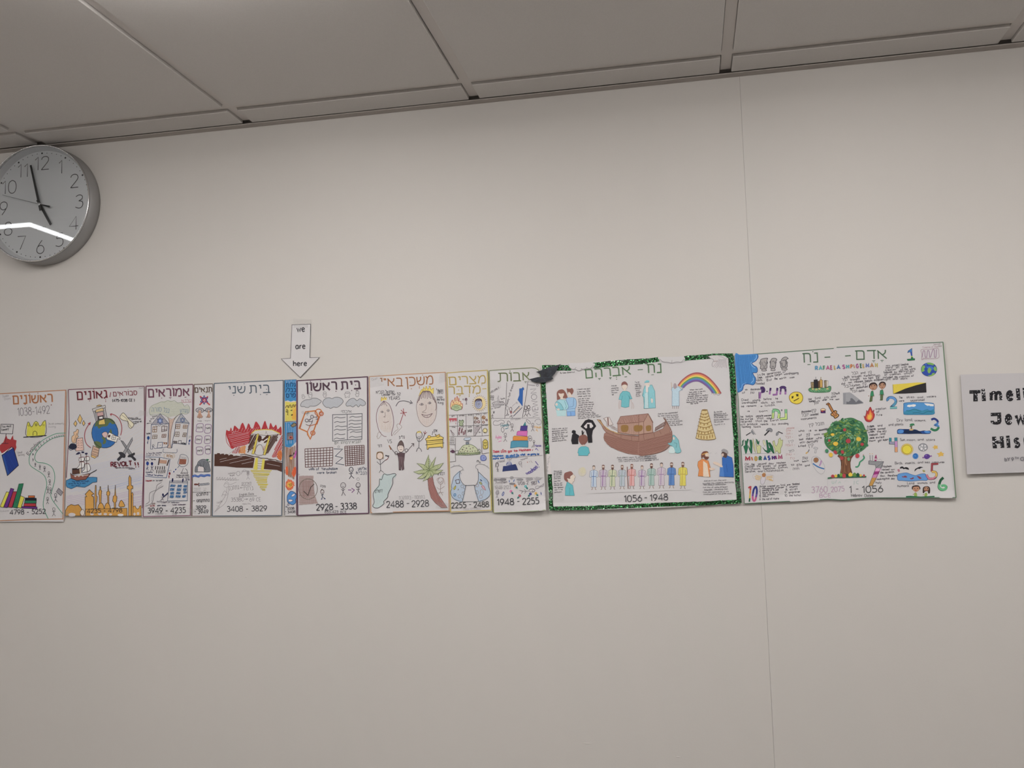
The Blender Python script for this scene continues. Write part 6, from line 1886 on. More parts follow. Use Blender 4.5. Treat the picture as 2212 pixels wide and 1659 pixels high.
# (hull right part, house, rails are drawn in their own frames so the two halves meet)
p.draw('''
@O
# ark_hull_drawing | planked hull of the ark
P A07A6C 7A5448 1 598,720 632,724 660,780 720,826 800,860 900,874 1000,884 1106,884 1106,938 960,934 850,914 760,880 690,850 660,812 640,770
P C0A06A 604,722 632,728 668,780 730,826 820,858 850,868 780,856 700,820 650,775
L 7A5448 1 620,722 690,816 800,866 950,886 1106,894
L 7A5448 .8 760,838 758,872
L 7A5448 .8 836,860 836,905
L 7A5448 .8 940,884 942,932
L 7A5448 .8 1050,888 1052,936
P D0C8C6 7A6460 .8 664,710 690,698 720,696 758,770 700,788 690,740
L 7A5048 2.2 706,700 710,780
L 8A7068 .8 735,776 780,800
L 8A7068 .8 728,790 800,812
L 8A7068 .8 740,806 800,826
P B08C80 7A5448 1 832,690 1106,662 1106,742 796,762
H 8A5E54 .7 72 2.2 832,690 1106,662 1106,740 800,760
P B29080 7A5448 1 804,764 1106,744 1106,870 960,872 806,850
H A07868 .6 88 2.6 804,764 1106,744 1106,870 810,850
S 94703A 838,782 900,776 910,812 895,842 845,840
S 94703A 968,782 1040,778 1046,812 1030,838 972,836
S 94703A 1086,782 1110,780 1110,832 1090,832
@N
P B08C80 7A5448 1 0,672 92,662 142,748 50,740 0,745
H 8A5E54 .7 60 2.2 0,672 92,662 138,746 50,738 0,742
P B29080 7A5448 1 0,746 50,740 92,664 136,750 140,850 50,862 0,870
L 7A5448 1 48,740 50,862
S 94703A 72,786 118,780 122,824 100,836 76,830
S 94703A 0,782 34,780 38,812 20,836 0,834
P A07A6C 7A5448 1 0,872 50,866 150,850 240,810 270,760 256,700 290,760 318,820 300,860 200,890 60,925 0,935
S 9C7468 0,930 60,925 200,888 300,850 328,830 330,900 300,980 240,1030 120,1066 0,1074
H 84584E .8 -14 1.9 0,935 60,925 300,860 326,850 320,920 250,1020 120,1060 0,1070
L 7A5448 1 160,830 250,780 262,740
C 7A5448 1.2 244,700 276,750 310,800 328,850 330,910 300,990 240,1035 120,1068 0,1074
L 7A5448 .8 160,834 165,800 262,740
''' + '\n'.join('L 7A5448 .9 %d,%d %d,%d' % (170+i*9, 830-i*5, 172+i*9, 795-i*5) for i in range(11)) + '''
L 7A5448 .8 150,855 156,895
L 7A5448 .8 48,868 52,922
L 7A5448 .8 205,830 222,865
# kneeling_figure_drawing
S 7EBCC4 4A848E .8 335,885 350,875 375,900 395,930 405,990 420,1040 380,1055 350,1030 340,990 300,970 290,955 320,950 335,920
S C8DCE0 300,1050 310,1000 340,990 360,1050
S D8C8BC 338,900 352,895 356,915 344,922
L 4A848E .8 350,950 380,960 370,1000
Th 747278 .72 190,670 385,655 13 And he was commanded
Th 747278 .72 192,690 388,680 13 by the Lord to build
Th 747278 .72 250,708 395,698 13 an Ark so that
Th 747278 .72 272,726 405,718 13 he, his family,
Th 747278 .72 288,746 432,738 13 and two animals
Th 747278 .72 300,764 404,758 13 of the land
Th 747278 .72 308,782 438,774 13 may be saved.
# babel_tower_drawing | spiral golden brick tower
P CDBA84 8A6A34 1 626,630 680,622 766,910 740,918 690,924 620,920 568,906
C 8A6A34 1.4 612,660 650,668 690,656
C 8A6A34 1.4 606,686 660,700 700,682
C 8A6A34 1.4 598,712 660,728 708,706
C 8A6A34 1.4 592,742 660,762 718,738
C 8A6A34 1.4 584,782 660,802 730,775
C 8A6A34 1.4 578,826 660,846 740,818
C 8A6A34 1.4 572,858 660,872 750,850
E 8A6A34 654,626 28,8
''' + '\n'.join('L 9A7430 2 %d,%d %d,%d' % (x, y, x, y+h) for x, y, h in [(595, 870, 30), (620, 880, 32), (648, 884, 30), (678, 884, 30), (706, 876, 30), (732, 868, 32), (600, 832, 20), (625, 846, 18), (655, 850, 16), (690, 844, 18), (716, 836, 18), (612, 790, 18), (640, 800, 20), (670, 800, 20), (700, 790, 18), (615, 752, 18), (650, 762, 18), (684, 756, 18), (620, 716, 12), (655, 724, 14), (685, 716, 14), (630, 690, 12), (660, 694, 12), (640, 666, 12), (668, 662, 12)]) + '''
''' + '\n'.join('Th 747278 .72 %d,%d %d,%d 13 %s' % t for t in [(748, 652, 830, 646, 'By the 9th'), (748, 672, 870, 662, 'generation, built'), (748, 688, 888, 680, 'the communal tower'), (748, 706, 868, 700, 'to be similar to'), (748, 728, 900, 720, 'deities and destroys'), (750, 750, 840, 744, 'the only one'), (752, 778, 862, 768, 'found in it.')]) + '''
# talking_man_drawing | man in orange
P D98A4A B0703A .9 590,1140 630,1112 690,1130 712,1200 704,1240 710,1290 590,1282 600,1220 586,1180
P E0CCB8 640,1130 680,1160 700,1290 640,1290
S 7A4A3C 620,1070 640,1040 680,1036 696,1060 690,1100 660,1116 640,1090 626,1110
S D8C4B4 660,1060 690,1052 698,1080 680,1096 664,1086
S 6A3E34 650,1090 696,1092 684,1116 660,1112
L D0A040 1.6 628,1070 680,1050
S D8C4B4 700,1205 740,1200 760,1214 720,1226
#+ talking_man_drawing
P 2E6ABA 24509A .9 830,1100 880,1080 926,1100 940,1180 942,1292 804,1286 810,1200 832,1170
P 4A80C8 806,1200 836,1170 850,1290 806,1284
S 5A4440 820,1070 830,1045 860,1036 880,1060 870,1100 840,1092
S D0BCB0 820,1066 840,1056 846,1076 830,1086
S 9A989C 826,1020 850,1012 884,1030 888,1062 850,1044 824,1036
S D8C4B4 745,1140 790,1150 832,1180 826,1196 790,1180 744,1160
L 24509A .8 870,1160 880,1240
Th 5A585C .8 706,1070 726,1064 14 "
Th 5A585C .8 762,1072 782,1062 14 "
''' + '\n'.join('Th 747278 .72 %d,%d %d,%d 13 %s' % t for t in [(648, 1336, 868, 1326, 'And so it was, the Lord'), (636, 1362, 942, 1346, 'punished the wicked by destroying'), (646, 1374, 870, 1368, 'their means of communication.'), (636, 1402, 882, 1394, 'And they all spoke different'), (650, 1424, 886, 1416, 'languages - preventing them'), (638, 1448, 894, 1440, 'from the continuation of the'), (644, 1468, 932, 1460, 'construction of the great tower.')]) + '''
@O
# generations_text
''' + '\n'.join('Th 747278 .72 %d,%d %d,%d 14 %s' % t for t in [(795, 1106, 1130, 1092, 'And there were 10 generations'), (808, 1126, 1130, 1112, 'that went before Avraham, that'), (812, 1144, 1130, 1132, 'was nearly wicked and could')]) + '''
@N
''' + '\n'.join('Th 747278 .72 %d,%d %d,%d 14 %s' % t for t in [(60, 1094, 172, 1086, 'between Noach'), (60, 1112, 178, 1106, 'the 10 generations'), (60, 1134, 200, 1122, 'not to hear the Lord.')]) + '''
# date_lettering
@O
T 46464C 1.7 868,1540 1044,1532 62 1056
T 46464C 1.4 1070,1510 1096,1508 30 -
@N
T 46464C 1.7 112,1530 290,1520 62 1948
''')
# glued-on row of ten robed men
g = Sheet('x', None, None, ((508, 1150), (1514, 1108), (1530, 1420), (528, 1456)), (0, 0, 0, 0), 'O', root=p.root)
g.d = p.d; g.W = p.W; g.curl = p.curl; g.cnt = 150; g.rise = .00060
g.sheet(M_paper, name='glued_picture_strip', lift=.0009, nu=20, nv=6, label='paper strip with ten robed men in a row')
g.rise = .0010; g.cnt = 0
g.draw('''
@O
# robed_man_drawing | man in a coloured robe
M B9C8D8 5A7CB0 6A5A54 566,1180 250
#+ robed_man_drawing
M C0B4C4 8A5A9A 7A5A54 660,1174 254 b
#+ robed_man_drawing
M C6CCAE 5A7A5A 6A4A40 752,1174 252 b
#+ robed_man_drawing
M B4BEC8 8AA0A0 7A5A50 848,1176 246 b
#+ robed_man_drawing
M D9A8A8 C06A60 8A5A50 944,1166 254 b
#+ robed_man_drawing
M C4B8C8 7A4A94 7A5A54 1046,1180 240
@N
#+ robed_man_drawing
M A4BEB8 6A9488 6A4A44 126,1160 256 b
#+ robed_man_drawing
M C8BCC8 9A7AA8 6A5A5A 226,1152 264
#+ robed_man_drawing
M 5A86C4 3A66A8 7A5A50 326,1150 264 b
#+ robed_man_drawing
M D6CB50 C0A840 7A5A50 438,1146 274 b
@O
#+ staff_drawing
L 7A4A44 1.6 898,1190 908,1410
''')
# cut-out clouds and the raven on this poster
def cutout(parent_sheet, name, label, pts, frame, col, lift, extra='', smooth=True, depth=None, rise=None):
    s = Sheet('x', None, None, ((0, 0), (10, 0), (10, 10), (0, 10)), (0, 0, 0, 0), frame, root=parent_sheet.root)
    s.d = parent_sheet.d; s.W = parent_sheet.W; s.curl = parent_sheet.curl; s.cnt = 0
    q = [s.px(*a) for a in pts]; q = catmull(q, True, 4) if smooth else q
    m = col
    tris = tessellate_polygon([[Vector((x, y, 0)) for x, y in q]]); n = len(q)
    V = [s.pt(a, lift+.00025) for a in q]+[s.pt(a, lift) for a in q]; F = []
    for t in tris:
        a, b, c = [q[i] for i in t]; cr = (b[0]-a[0])*(c[1]-a[1])-(b[1]-a[1])*(c[0]-a[0])
        t = t if cr < 0 else t[::-1]; F.append(tuple(t)); F.append(tuple(n+i for i in t[::-1]))
    for i in range(n): F.append((i, (i+1) % n, n+(i+1) % n, n+i))
    o = obj(name, V, F, m, s.root)
    if label: o['label'] = label
    s.rise = lift+.0003
    if extra: s.draw(extra)
    return s
cutout(p, 'paper_cloud', 'cut-out paper cloud overlapping the glitter border', ((650, 180), (680, 158), (900, 160), (1150, 160), (1275, 175), (1245, 250), (1190, 270), (1130, 290), (1060, 285), (1000, 310), (905, 345), (830, 310), (750, 310), (690, 290), (655, 240)), 'L', M_paper, .0011, '''
@L
# cloud_outline
C 8A868A .9 650,185 660,250 720,300 790,300 825,262
C 8A868A .9 800,305 880,345 940,330 950,290 1000,320
C 8A868A .9 950,310 1010,300 1070,290 1075,262 1130,290 1190,270 1240,210
''')
cutout(p, 'paper_cloud', 'second cut-out cloud near the right of the top border', ((195, 100), (320, 98), (450, 102), (452, 130), (430, 152), (380, 150), (330, 162), (280, 150), (230, 142), (205, 125)), 'N', M_paper, .0011, '''
@N
# cloud_outline
C 8A868A .9 205,115 240,145 290,150 330,158 380,145 420,150 448,120
C 8A868A .8 330,130 326,160
''')
M_raven = mat('black_crumpled_paper', (.022, .026, .036), .55, noise=(60, .5), bump=(90, .8))
# the raven bridges two posters and is glued at their shared corner
rv = [(20, 330), (150, 282), (300, 235), (470, 188), (440, 225), (405, 262), (395, 300), (355, 355), (330, 410), (290, 450), (248, 490), (288, 528), (230, 570), (150, 590), (90, 625), (0, 632), (-120, 628), (-220, 600), (-285, 548), (-190, 525), (-90, 500), (-5, 495), (-20, 440), (-70, 395), (-125, 378), (-60, 355)]
cutout(p, 'black_paper_bird', 'crumpled black paper bird over the top left corner', [(x, y) for x, y in rv], 'L', M_raven, .006, '''
@J
# crease_lines
L 3A424E .9 1180,90 1300,60 1440,20
L 2E3640 .9 1290,230 1340,150 1350,80
L 3A424E .9 1000,330 1180,260 1400,250
L 2E3640 .8 1020,350 1200,290
L 3A424E .8 1200,250 1270,350
L 3A4450 .8 1320,260 1400,190
''', smooth=False)
# ---- 12
p = Sheet('poster', 'rightmost drawn poster with a big fruit tree and colourful numbers one to seven', 'poster', ((1586.5, 767), (2038.5, 738), (2066.5, 1076), (1607, 1088.5)), (3.5, 4, 9, 4), 'Z', curl=[(.28, .13, .93, 4), (.97, .12, .88, 6)])
p.sheet(M_paper, top=((1586.5, 766), (1620, 765), (1802, 752), (1805, 749.4), (2038.5, 737.5)), bottom=((1607, 1089), (1700, 1084), (1790, 1079), (1822, 1081), (1880, 1076.5), (2066.5, 1076)), nu=40)
p.draw('''
@Z
# border
L 4E6E58 1.7 1587.5,767.5 1620,766 1801,752.6
L 4E6E58 1.7 1807,750.4 2037.5,739
L 5E7A5C 2.2 2036.8,739 2051,905 2065,1075
L 4E6E58 1.5 1588,768 1595,870 1608,1087.5
L 4E6E58 1.8 1608,1088 1700,1083 1788,1078.3 1822,1080 1880,1075.5 2065,1074.8
@P
# blue_flood_drawing | blue marker flood in the corner
S 3A84C8 85,75 200,70 350,62 500,55 625,58 635,130 580,210 490,270 510,320 590,350 622,420 600,490 505,500 520,560 575,640 560,740 500,790 430,770 340,765 290,800 270,900 200,955 148,955 120,700
P 3A84C8 80,75 300,64 630,58 560,200 480,240 520,500 540,740 300,740 150,950 100,400
H 2A6CB4 1 84 3.4 110,90 560,90 480,300 520,700 200,900 140,600
C 24569A 1.5 628,62 636,130 580,215 500,262 490,285 540,330 600,365 622,430 600,495 508,500 530,560 578,640 562,745 510,790 430,772 345,765 290,800 268,900 210,950 150,960
C 8ABAE8 1.2 600,80 598,140 545,205
C 8ABAE8 1.1 480,240 465,280 500,340 570,390
C 8ABAE8 1.1 520,620 520,690 470,740
C 7AAAE0 1.1 350,745 270,780 240,860 190,900
@R
# title_lettering
T/35513F 6F8A70 2.9 134,400 450,385 178 נח
L 4E6A54 2.4 562,295 678,288
L 4E6A54 2.4 972,268 1084,260
T/35513F 6F8A70 2.9 1184,336 1590,325 168 דם
E 4E6A54 330,182 11,11
L 4E6A54 1.6 222,440 282,436
L 4E6A54 1.4 1510,366 1572,362
E 4E6A54 1542,386 9,9
@T
T/35513F 6F8A70 2.9 48,372 238,364 175 א
L 4E6A54 1.4 110,404 172,400
E 4E6A54 142,426 9,9
@R
# name_lettering | row of rainbow bubble letters
''' + '\n'.join('T 3A3A44 2.4 %d,%d %d,%d 72 %s\nT %s 1.5 %d,%d %d,%d 72 %s' % (x, y, x+w_, y-2, ch, c, x, y, x+w_, y-2, ch) for ch, c, x, y, w_ in [('R', '4AA0CC', 380, 546, 48), ('A', '5AC0C4', 455, 544, 60), ('F', '4A9A70', 540, 542, 36), ('A', 'C85A94', 600, 540, 60), ('E', 'C05A8A', 684, 536, 34), ('L', 'D8B44A', 760, 530, 26), ('A', '4A84C4', 812, 526, 60), ('S', 'C05AA0', 925, 520, 44), ('H', '4AB8C0', 1000, 516, 48), ('P', 'E0883A', 1082, 514, 34), ('I', 'D8A860', 1158, 508, 6), ('G', 'C05AA0', 1196, 504, 44), ('E', '3A7A54', 1276, 500, 30), ('L', 'D8B44A', 1332, 498, 26), ('M', '4A70D0', 1390, 494, 56), ('A', 'D88A4A', 1478, 490, 58), ('N', 'E0C83A', 1574, 486, 44)]) + '''
@P
!
# carved_head_drawing
S A29E9E 4A4A50 1.2 690,400 700,330 690,230 710,180 800,155 865,155 850,200 845,280 850,370 820,405 750,412
S A29E9E 4A4A50 1 700,240 670,255 675,290 700,300
S A29E9E 4A4A50 1 850,235 866,260 850,290
S A8A4A4 4A4A50 1 745,412 810,412 840,445 790,460 730,455 725,435
#+ carved_head_drawing
S A29E9E 4A4A50 1.2 925,380 930,300 940,210 975,160 1050,155 1085,190 1060,230 1060,300 1045,380 990,396
S A29E9E 4A4A50 1 930,225 915,245 932,280
S A29E9E 4A4A50 1 1062,230 1070,260 1055,280
S A8A4A4 4A4A50 1 975,395 1020,395 1045,440 1000,455 945,445 950,420
#+ carved_head_drawing
S A29E9E 4A4A50 1.2 1180,370 1175,260 1200,180 1250,135 1310,125 1355,160 1330,175 1310,190 1325,260 1330,360 1270,390 1210,385
S A29E9E 4A4A50 1 1178,240 1150,240 1165,280 1180,295
S A29E9E 4A4A50 1 1325,235 1342,265 1322,285
S A8A4A4 4A4A50 1 1215,388 1290,388 1335,415 1300,440 1220,438 1200,415
C 5A5A60 .9 740,250 745,310 790,350 825,300 800,250 770,240
C 5A5A60 1.2 760,375 785,382 805,372
C 5A5A60 1 975,240 1000,220 1030,250 1035,280
C 5A5A60 1.2 960,340 990,355 1020,345
C 5A5A60 1.6 1215,210 1290,205 1290,340 1215,345 1210,260
# flood_text
''' + '\n'.join('Th 5A5860 1.05 %d,%d %d,%d %d %s' % t for t in [(622, 585, 700, 572, 62, 'In'), (725, 562, 800, 552, 58, 'the'), (850, 548, 1180, 500, 48, 'generation'), (1228, 500, 1300, 490, 48, 'of'), (630, 640, 740, 630, 50, 'Enosh,'), (820, 618, 1000, 590, 46, 'people'), (1040, 582, 1210, 550, 50, 'begin'), (1255, 555, 1600, 520, 54, 'worshipping'), (600, 706, 750, 690, 56, 'idols.'), (840, 705, 880, 700, 60, '1/3'), (905, 694, 965, 686, 46, 'of'), (1030, 670, 1100, 660, 54, 'the'), (1150, 660, 1310, 635, 42, 'earth'), (1390, 634, 1505, 620, 40, 'was'), (580, 784, 790, 778, 54, 'flooded')]) + '''
# chanoch_lettering | purple hand-lettered Hebrew word with an x-eyed face
S F0C820 8A6A14 1.3 1380,1100 1400,1030 1470,975 1560,960 1650,985 1700,1060 1700,1140 1660,1210 1580,1245 1500,1235 1420,1190
L 3A3020 2 1440,1065 1475,1105
L 3A3020 2 1480,1060 1440,1112
L 3A3020 2.4 1545,1015 1600,1060
L 3A3020 2.4 1595,1010 1555,1062
L 4A3820 1.8 1485,1176 1560,1140 1612,1108
C 4A3068 6.6 695,875 750,865 770,900 765,940 710,950
L 9A6AA8 4.6 690,960 672,1118
L 3A2850 1 650,960 655,1125
L 4A3068 4.2 935,860 925,930
L 9A6AA8 3.6 922,930 912,1018
L 4A3068 4.2 1098,860 1092,930
L 9A6AA8 4 1090,930 1080,1020 985,1028
C 4A3068 6 1165,880 1200,850 1260,850 1290,880
L 4A3068 4 1290,880 1292,950
L 9A6AA8 4 1292,950 1288,1018
L 4A3068 3.6 1180,880 1174,950
L 9A6AA8 3.6 1174,950 1165,1020
E 3A3A44 850,946 16,16
# noach_lettering | green hand-lettered Hebrew word
L 4E7A58 5.8 1000,1395 995,1500 985,1595
C 4E7A58 5.8 985,1392 1060,1390 1120,1415 1140,1480 1125,1590
L 4E7A58 5.8 1300,1372 1305,1590 1160,1602
L 7EC08A 4 1000,1395 998,1460
C 7EC08A 4 990,1394 1060,1393 1118,1418 1138,1480
L BCD47A 4 998,1460 987,1590
L BCD47A 4 1138,1480 1126,1585
L 7EC08A 4 1300,1376 1302,1470
L BCD47A 4 1302,1470 1303,1588 1165,1600
O 6A6A74 1.2 1200,1396 14
!
# left_column_text
''' + '\n'.join('Th 5A5860 1.05 %d,%d %d,%d %d %s' % t for t in [(325, 918, 385, 912, 30, 'a'), (458, 918, 720, 905, 44, 'descendant'), (255, 1000, 325, 994, 44, 'of'), (450, 1002, 545, 998, 44, 'שת'), (240, 1175, 400, 1166, 50, 'Died'), (505, 1180, 700, 1164, 46, 'young,'), (770, 1155, 955, 1144, 46, 'before'), (1055, 1136, 1110, 1134, 44, 'he'), (250, 1240, 610, 1226, 48, 'worshipped'), (705, 1240, 880, 1230, 52, 'idols,'), (955, 1232, 1030, 1226, 46, 'so'), (1078, 1220, 1210, 1212, 46, 'that'), (235, 1322, 300, 1320, 46, 'he'), (370, 1315, 590, 1305, 46, 'remains'), (700, 1312, 735, 1310, 32, 'a'), (795, 1306, 1065, 1290, 52, 'tzadik.'), (375, 1436, 435, 1432, 46, 'is'), (665, 1444, 860, 1424, 44, 'born'), (220, 1575, 280, 1570, 50, 'he'), (345, 1566, 508, 1556, 54, 'helps'), (590, 1556, 760, 1540, 44, 'people'), (785, 1545, 950, 1530, 36, 'overcome'), (212, 1636, 290, 1630, 46, 'the'), (330, 1624, 512, 1616, 46, 'curse'), (610, 1612, 765, 1604, 50, 'that'), (840, 1610, 980, 1600, 44, 'Adam')]) + '''
@Q
''' + '\n'.join('Th 5A5860 1.05 %d,%d %d,%d %d %s' % t for t in [(88, 112, 295, 104, 40, 'received'), (370, 104, 490, 98, 42, 'that'), (525, 104, 590, 98, 40, 'the'), (645, 90, 805, 78, 36, 'Earth'), (78, 165, 170, 160, 36, 'will'), (210, 160, 400, 154, 38, 'produce'), (462, 160, 605, 156, 36, 'needs'), (680, 160, 750, 158, 36, 'by'), (800, 150, 985, 146, 36, 'providing'), (110, 212, 275, 204, 38, 'farming'), (330, 208, 465, 204, 38, 'tools')]) + '''
!
# rake_drawing
L 4A4A50 2.2 188,354 275,300
P 8A8C92 275,285 300,250 350,330 330,345 290,310
''' + '\n'.join('L 7A7C82 1.3 %d,%d %d,%d' % (290+i*16, 262+i*18, 318+i*14, 240+i*22) for i in range(5)) + '''
#+ shovel_drawing
L 2E2E34 2.8 535,355 640,250
S 8A8C92 5A5C62 1 568,260 600,225 650,220 680,245 678,280 650,285 625,262 590,272
#+ hoe_drawing
L 3A3A40 2 795,282 880,320
S 8A8C92 5A5C62 .8 755,352 760,310 790,290 800,310 785,350
# grass_drawing | dark green and pale yellow-green plants
''' + '\n'.join('P %s %s .8 %s' % (c, o_, q) for c, o_, q in [
 ('C2C690', '7A7E50', '315,470 322,410 350,560 372,690 345,640 322,560'), ('C2C690', '7A7E50', '375,520 372,450 400,560 430,530 470,560 460,690 400,690'), ('D0CFB0', '9A9A84', '505,450 530,440 560,520 540,560 510,500'), ('BCC48A', '7A7E50', '690,470 720,450 740,540 760,560 790,500 800,430 830,400 850,450 880,440 870,540 840,600 840,690 800,690 770,640 740,690 730,600 700,540'),
 ('1E6A48', '165038', '100,560 120,520 118,460 150,430 135,480 130,540'), ('1E6A48', '165038', '140,560 175,540 165,440 190,470 215,420 235,430 210,520 225,580 195,690 180,700 160,620'), ('1E6A48', '165038', '232,540 270,610 255,440 290,440 305,500 300,690 280,690 245,610'), ('1E6A48', '165038', '372,420 400,440 418,480 440,450 430,520 405,520'), ('1E6A48', '165038', '500,580 560,640 590,640 565,440 590,450 620,590 650,600 605,490 640,490 690,560 720,690 700,690 640,620 650,660 600,690 545,650'), ('1E6A48', '165038', '610,490 640,500 690,580 715,690 700,690 650,590')]) + '''
L 9A9AA0 .7 128,708 500,692 830,700
!
# midrashim_lettering | multi-coloured heading
''' + '\n'.join('T 3A2A34 3.1 %d,%d %d,%d 66 %s\nT %s 2.2 %d,%d %d,%d 66 %s' % (x, y, x+w_, y-2, ch, c, x, y, x+w_, y-2, ch) for ch, c, x, y, w_ in [('M', 'B02A44', 180, 828, 80), ('I', 'D0743A', 308, 826, 6), ('D', 'C8A84A', 358, 826, 40), ('R', '2A7A5A', 436, 822, 44), ('A', '2A5AA0', 526, 818, 44), ('S', '3A4AA0', 606, 812, 34), ('H', '5A3A8A', 684, 808, 46), ('I', '8A2A7A', 760, 802, 6), ('M', 'C05A84', 802, 798, 64)]) + '''
# angels_text
''' + '\n'.join('Th 5A5860 1.05 %d,%d %d,%d %d %s' % t for t in [(168, 920, 240, 914, 44, 'On'), (290, 916, 345, 912, 38, 'the'), (415, 912, 570, 898, 40, 'second'), (615, 902, 708, 896, 38, 'day'), (765, 892, 935, 880, 36, 'Hashem'), (166, 962, 345, 950, 42, 'created'), (390, 950, 465, 944, 36, 'the'), (505, 948, 650, 940, 36, 'groups'), (712, 944, 760, 940, 36, 'of'), (805, 934, 960, 920, 34, 'angels:'), (170, 1004, 230, 1000, 38, 'the'), (255, 1006, 465, 996, 38, 'Ofanim,'), (515, 1000, 745, 984, 38, 'Malachim,'), (800, 980, 980, 966, 36, 'Elohim,'), (170, 1056, 370, 1046, 38, 'Serafim,'), (412, 1050, 500, 1044, 36, 'and'), (525, 1044, 910, 1030, 42, 'Chashmalim.')]) + '''
# angel_drawing
C C0B8BC .8 480,1110 430,1080 350,1075 310,1120 340,1170 440,1200
C C0B8BC .8 560,1110 640,1095 700,1110 710,1160 680,1215 560,1190
L D8B060 1.3 370,1105 480,1130
L D8B060 1.3 350,1130 470,1150
L D8B060 1.3 360,1160 460,1170
L D8B060 1.3 370,1180 450,1195
L D8B060 1.3 570,1135 690,1120
L D8B060 1.3 570,1155 690,1150
L D8B060 1.3 570,1175 680,1185
L D8B060 1.3 620,1190 700,1210
S C8C4CC 9A989E .8 495,1130 545,1130 550,1190 520,1270 470,1270 460,1200
S B07848 490,1085 525,1068 558,1085 552,1125 525,1140 495,1125
L D0A860 1 510,1062 560,1066
!
# ten_lettering | the number 10 in rainbow marker
L B03A44 3.6 232,1345 275,1318
L B03A44 3.4 276,1310 270,1380
L D0803A 3.4 270,1380 264,1450
L C8B044 3.4 264,1450 258,1540
L 1E5A3C 3.4 258,1540 250,1606
C 2A3480 4 375,1312 335,1370 318,1450
C 2A3480 4 375,1312 392,1380 388,1460
C 6A4A9A 4 318,1450 312,1500
C 6A4A9A 4 388,1460 376,1520
C C05A8A 4 312,1500 318,1560 338,1590 362,1570 376,1520
# ten_things_text
''' + '\n'.join('Th 5A5860 1.05 %d,%d %d,%d %d %s' % t for t in [(440, 1332, 560, 1325, 34, 'things'), (595, 1328, 735, 1318, 34, 'created'), (765, 1316, 815, 1312, 28, 'on'), (845, 1312, 930, 1300, 36, 'first'), (962, 1298, 1030, 1292, 28, 'erev'), (1062, 1290, 1200, 1278, 34, 'Shabbat'), (440, 1374, 560, 1368, 34, '1. the'), (570, 1370, 705, 1360, 32, 'opening'), (735, 1358, 900, 1345, 34, 'of Miriam'), (440, 1410, 800, 1392, 34, '2. opening of a well'), (440, 1452, 800, 1440, 34, '3. mouth of donkey'), (440, 1490, 730, 1478, 32, '4. the rainbow'), (440, 1522, 605, 1516, 30, '5. mann'), (440, 1572, 810, 1560, 34, '6. the rod of Moshe'), (935, 1350, 1165, 1330, 38, '7. shamir'), (935, 1398, 1160, 1376, 38, '8. script'), (920, 1450, 1210, 1428, 38, '9. engraver'), (915, 1510, 1225, 1496, 40, '10. the luchot')]) + '''
# red_list_text
''' + '\n'.join('Th C49A9A .8 %d,%d %d,%d 34 %s' % t for t in [(955, 232, 1110, 222, 'people:'), (945, 286, 1070, 276, '- אדם'), (945, 345, 1065, 338, '- חוה'), (930, 410, 1075, 400, '- הבל'), (925, 560, 1112, 546, '- נעמה'), (940, 735, 1110, 726, '- שת'), (1020, 805, 1105, 800, 'נח')]) + '\n' + '\n'.join('Th 77757A .8 %d,%d %d,%d 38 %s' % t for t in [(985, 494, 1090, 480, 'קין'), (990, 674, 1095, 664, 'למך')]) + '''
@R
!
# city_drawing | small city on green hills
S 4E8A60 3A6A4A 1 245,930 290,900 350,905 420,900 500,905 600,900 650,870 690,880 685,950 640,985 450,995 300,985 260,965
H 7AB080 1 40 3 260,940 660,890 660,970 300,980
E B8B070 330,925 22,18
E B8B070 400,935 26,18
E B8B070 460,920 24,18
E B8B070 620,920 24,18
P B09A6A 4A4034 1 292,790 350,785 352,900 298,905
P 26242C 1A1A20 1 352,745 420,738 424,780 438,900 358,905
P 6A4A34 3A2A24 1 432,770 462,768 466,895 436,898
P C09A4A 6A4A24 1 466,748 490,735 520,750 522,892 470,895
L 8A7A4A 1.4 488,740 490,685
L 6A6A70 1 388,740 388,680
P A89A7A 4A4034 1 556,758 596,752 600,895 565,895
P D8D0C0 7A6A5A .8 600,760 632,762 628,880 602,890
H 4A4034 .8 0 2 300,800 350,795 350,890 300,895
H 4A4034 .8 0 2 560,765 594,760 596,885 566,890
# middle_column_text
''' + '\n'.join('Th 5A5860 1.05 %d,%d %d,%d %d %s' % t for t in [(705, 1050, 775, 1040, 50, 'קין'), (785, 1030, 865, 1020, 40, 'built'), (240, 1150, 305, 1142, 42, 'the'), (375, 1134, 490, 1118, 46, 'first'), (560, 1114, 655, 1100, 40, 'city'), (692, 1100, 790, 1086, 36, 'and'), (258, 1190, 380, 1176, 40, 'named'), (430, 1172, 465, 1170, 30, 'it'), (525, 1160, 615, 1150, 32, 'after'), (670, 1148, 735, 1142, 34, 'his'), (785, 1146, 855, 1138, 30, 'son'), (345, 1232, 445, 1215, 46, 'חנוך'), (105, 1395, 305, 1378, 40, 'descendant'), (315, 1388, 400, 1374, 54, 'קין'), (110, 1475, 245, 1462, 54, 'יובל'), (285, 1458, 440, 1440, 44, 'invented'), (95, 1545, 400, 1512, 44, 'instruments')]) + '''
# drum_drawing
P 4A2A6A 3A2A44 .8 488,1350 578,1352 578,1402 488,1402
P B03A3A 492,1352 540,1360 535,1380 500,1375
S D8BC9A 7A5A3A 1 490,1330 530,1310 575,1325 574,1352 490,1352
# guitar_drawing | brown guitar
L 3A2418 6 640,1215 740,1400
L B0743A 3.8 640,1215 740,1400
P A86A34 3A2418 1.1 594,1226 640,1198 652,1212 640,1240 606,1240
S C8904A 3A2418 1.6 690,1420 730,1390 770,1352 805,1370 805,1410 845,1440 825,1480 770,1508 745,1470 700,1450
S B87A4A 3A2418 1 720,1400 760,1380 800,1450 770,1460
# tablet_drawing | grey picture of a rocky mountain
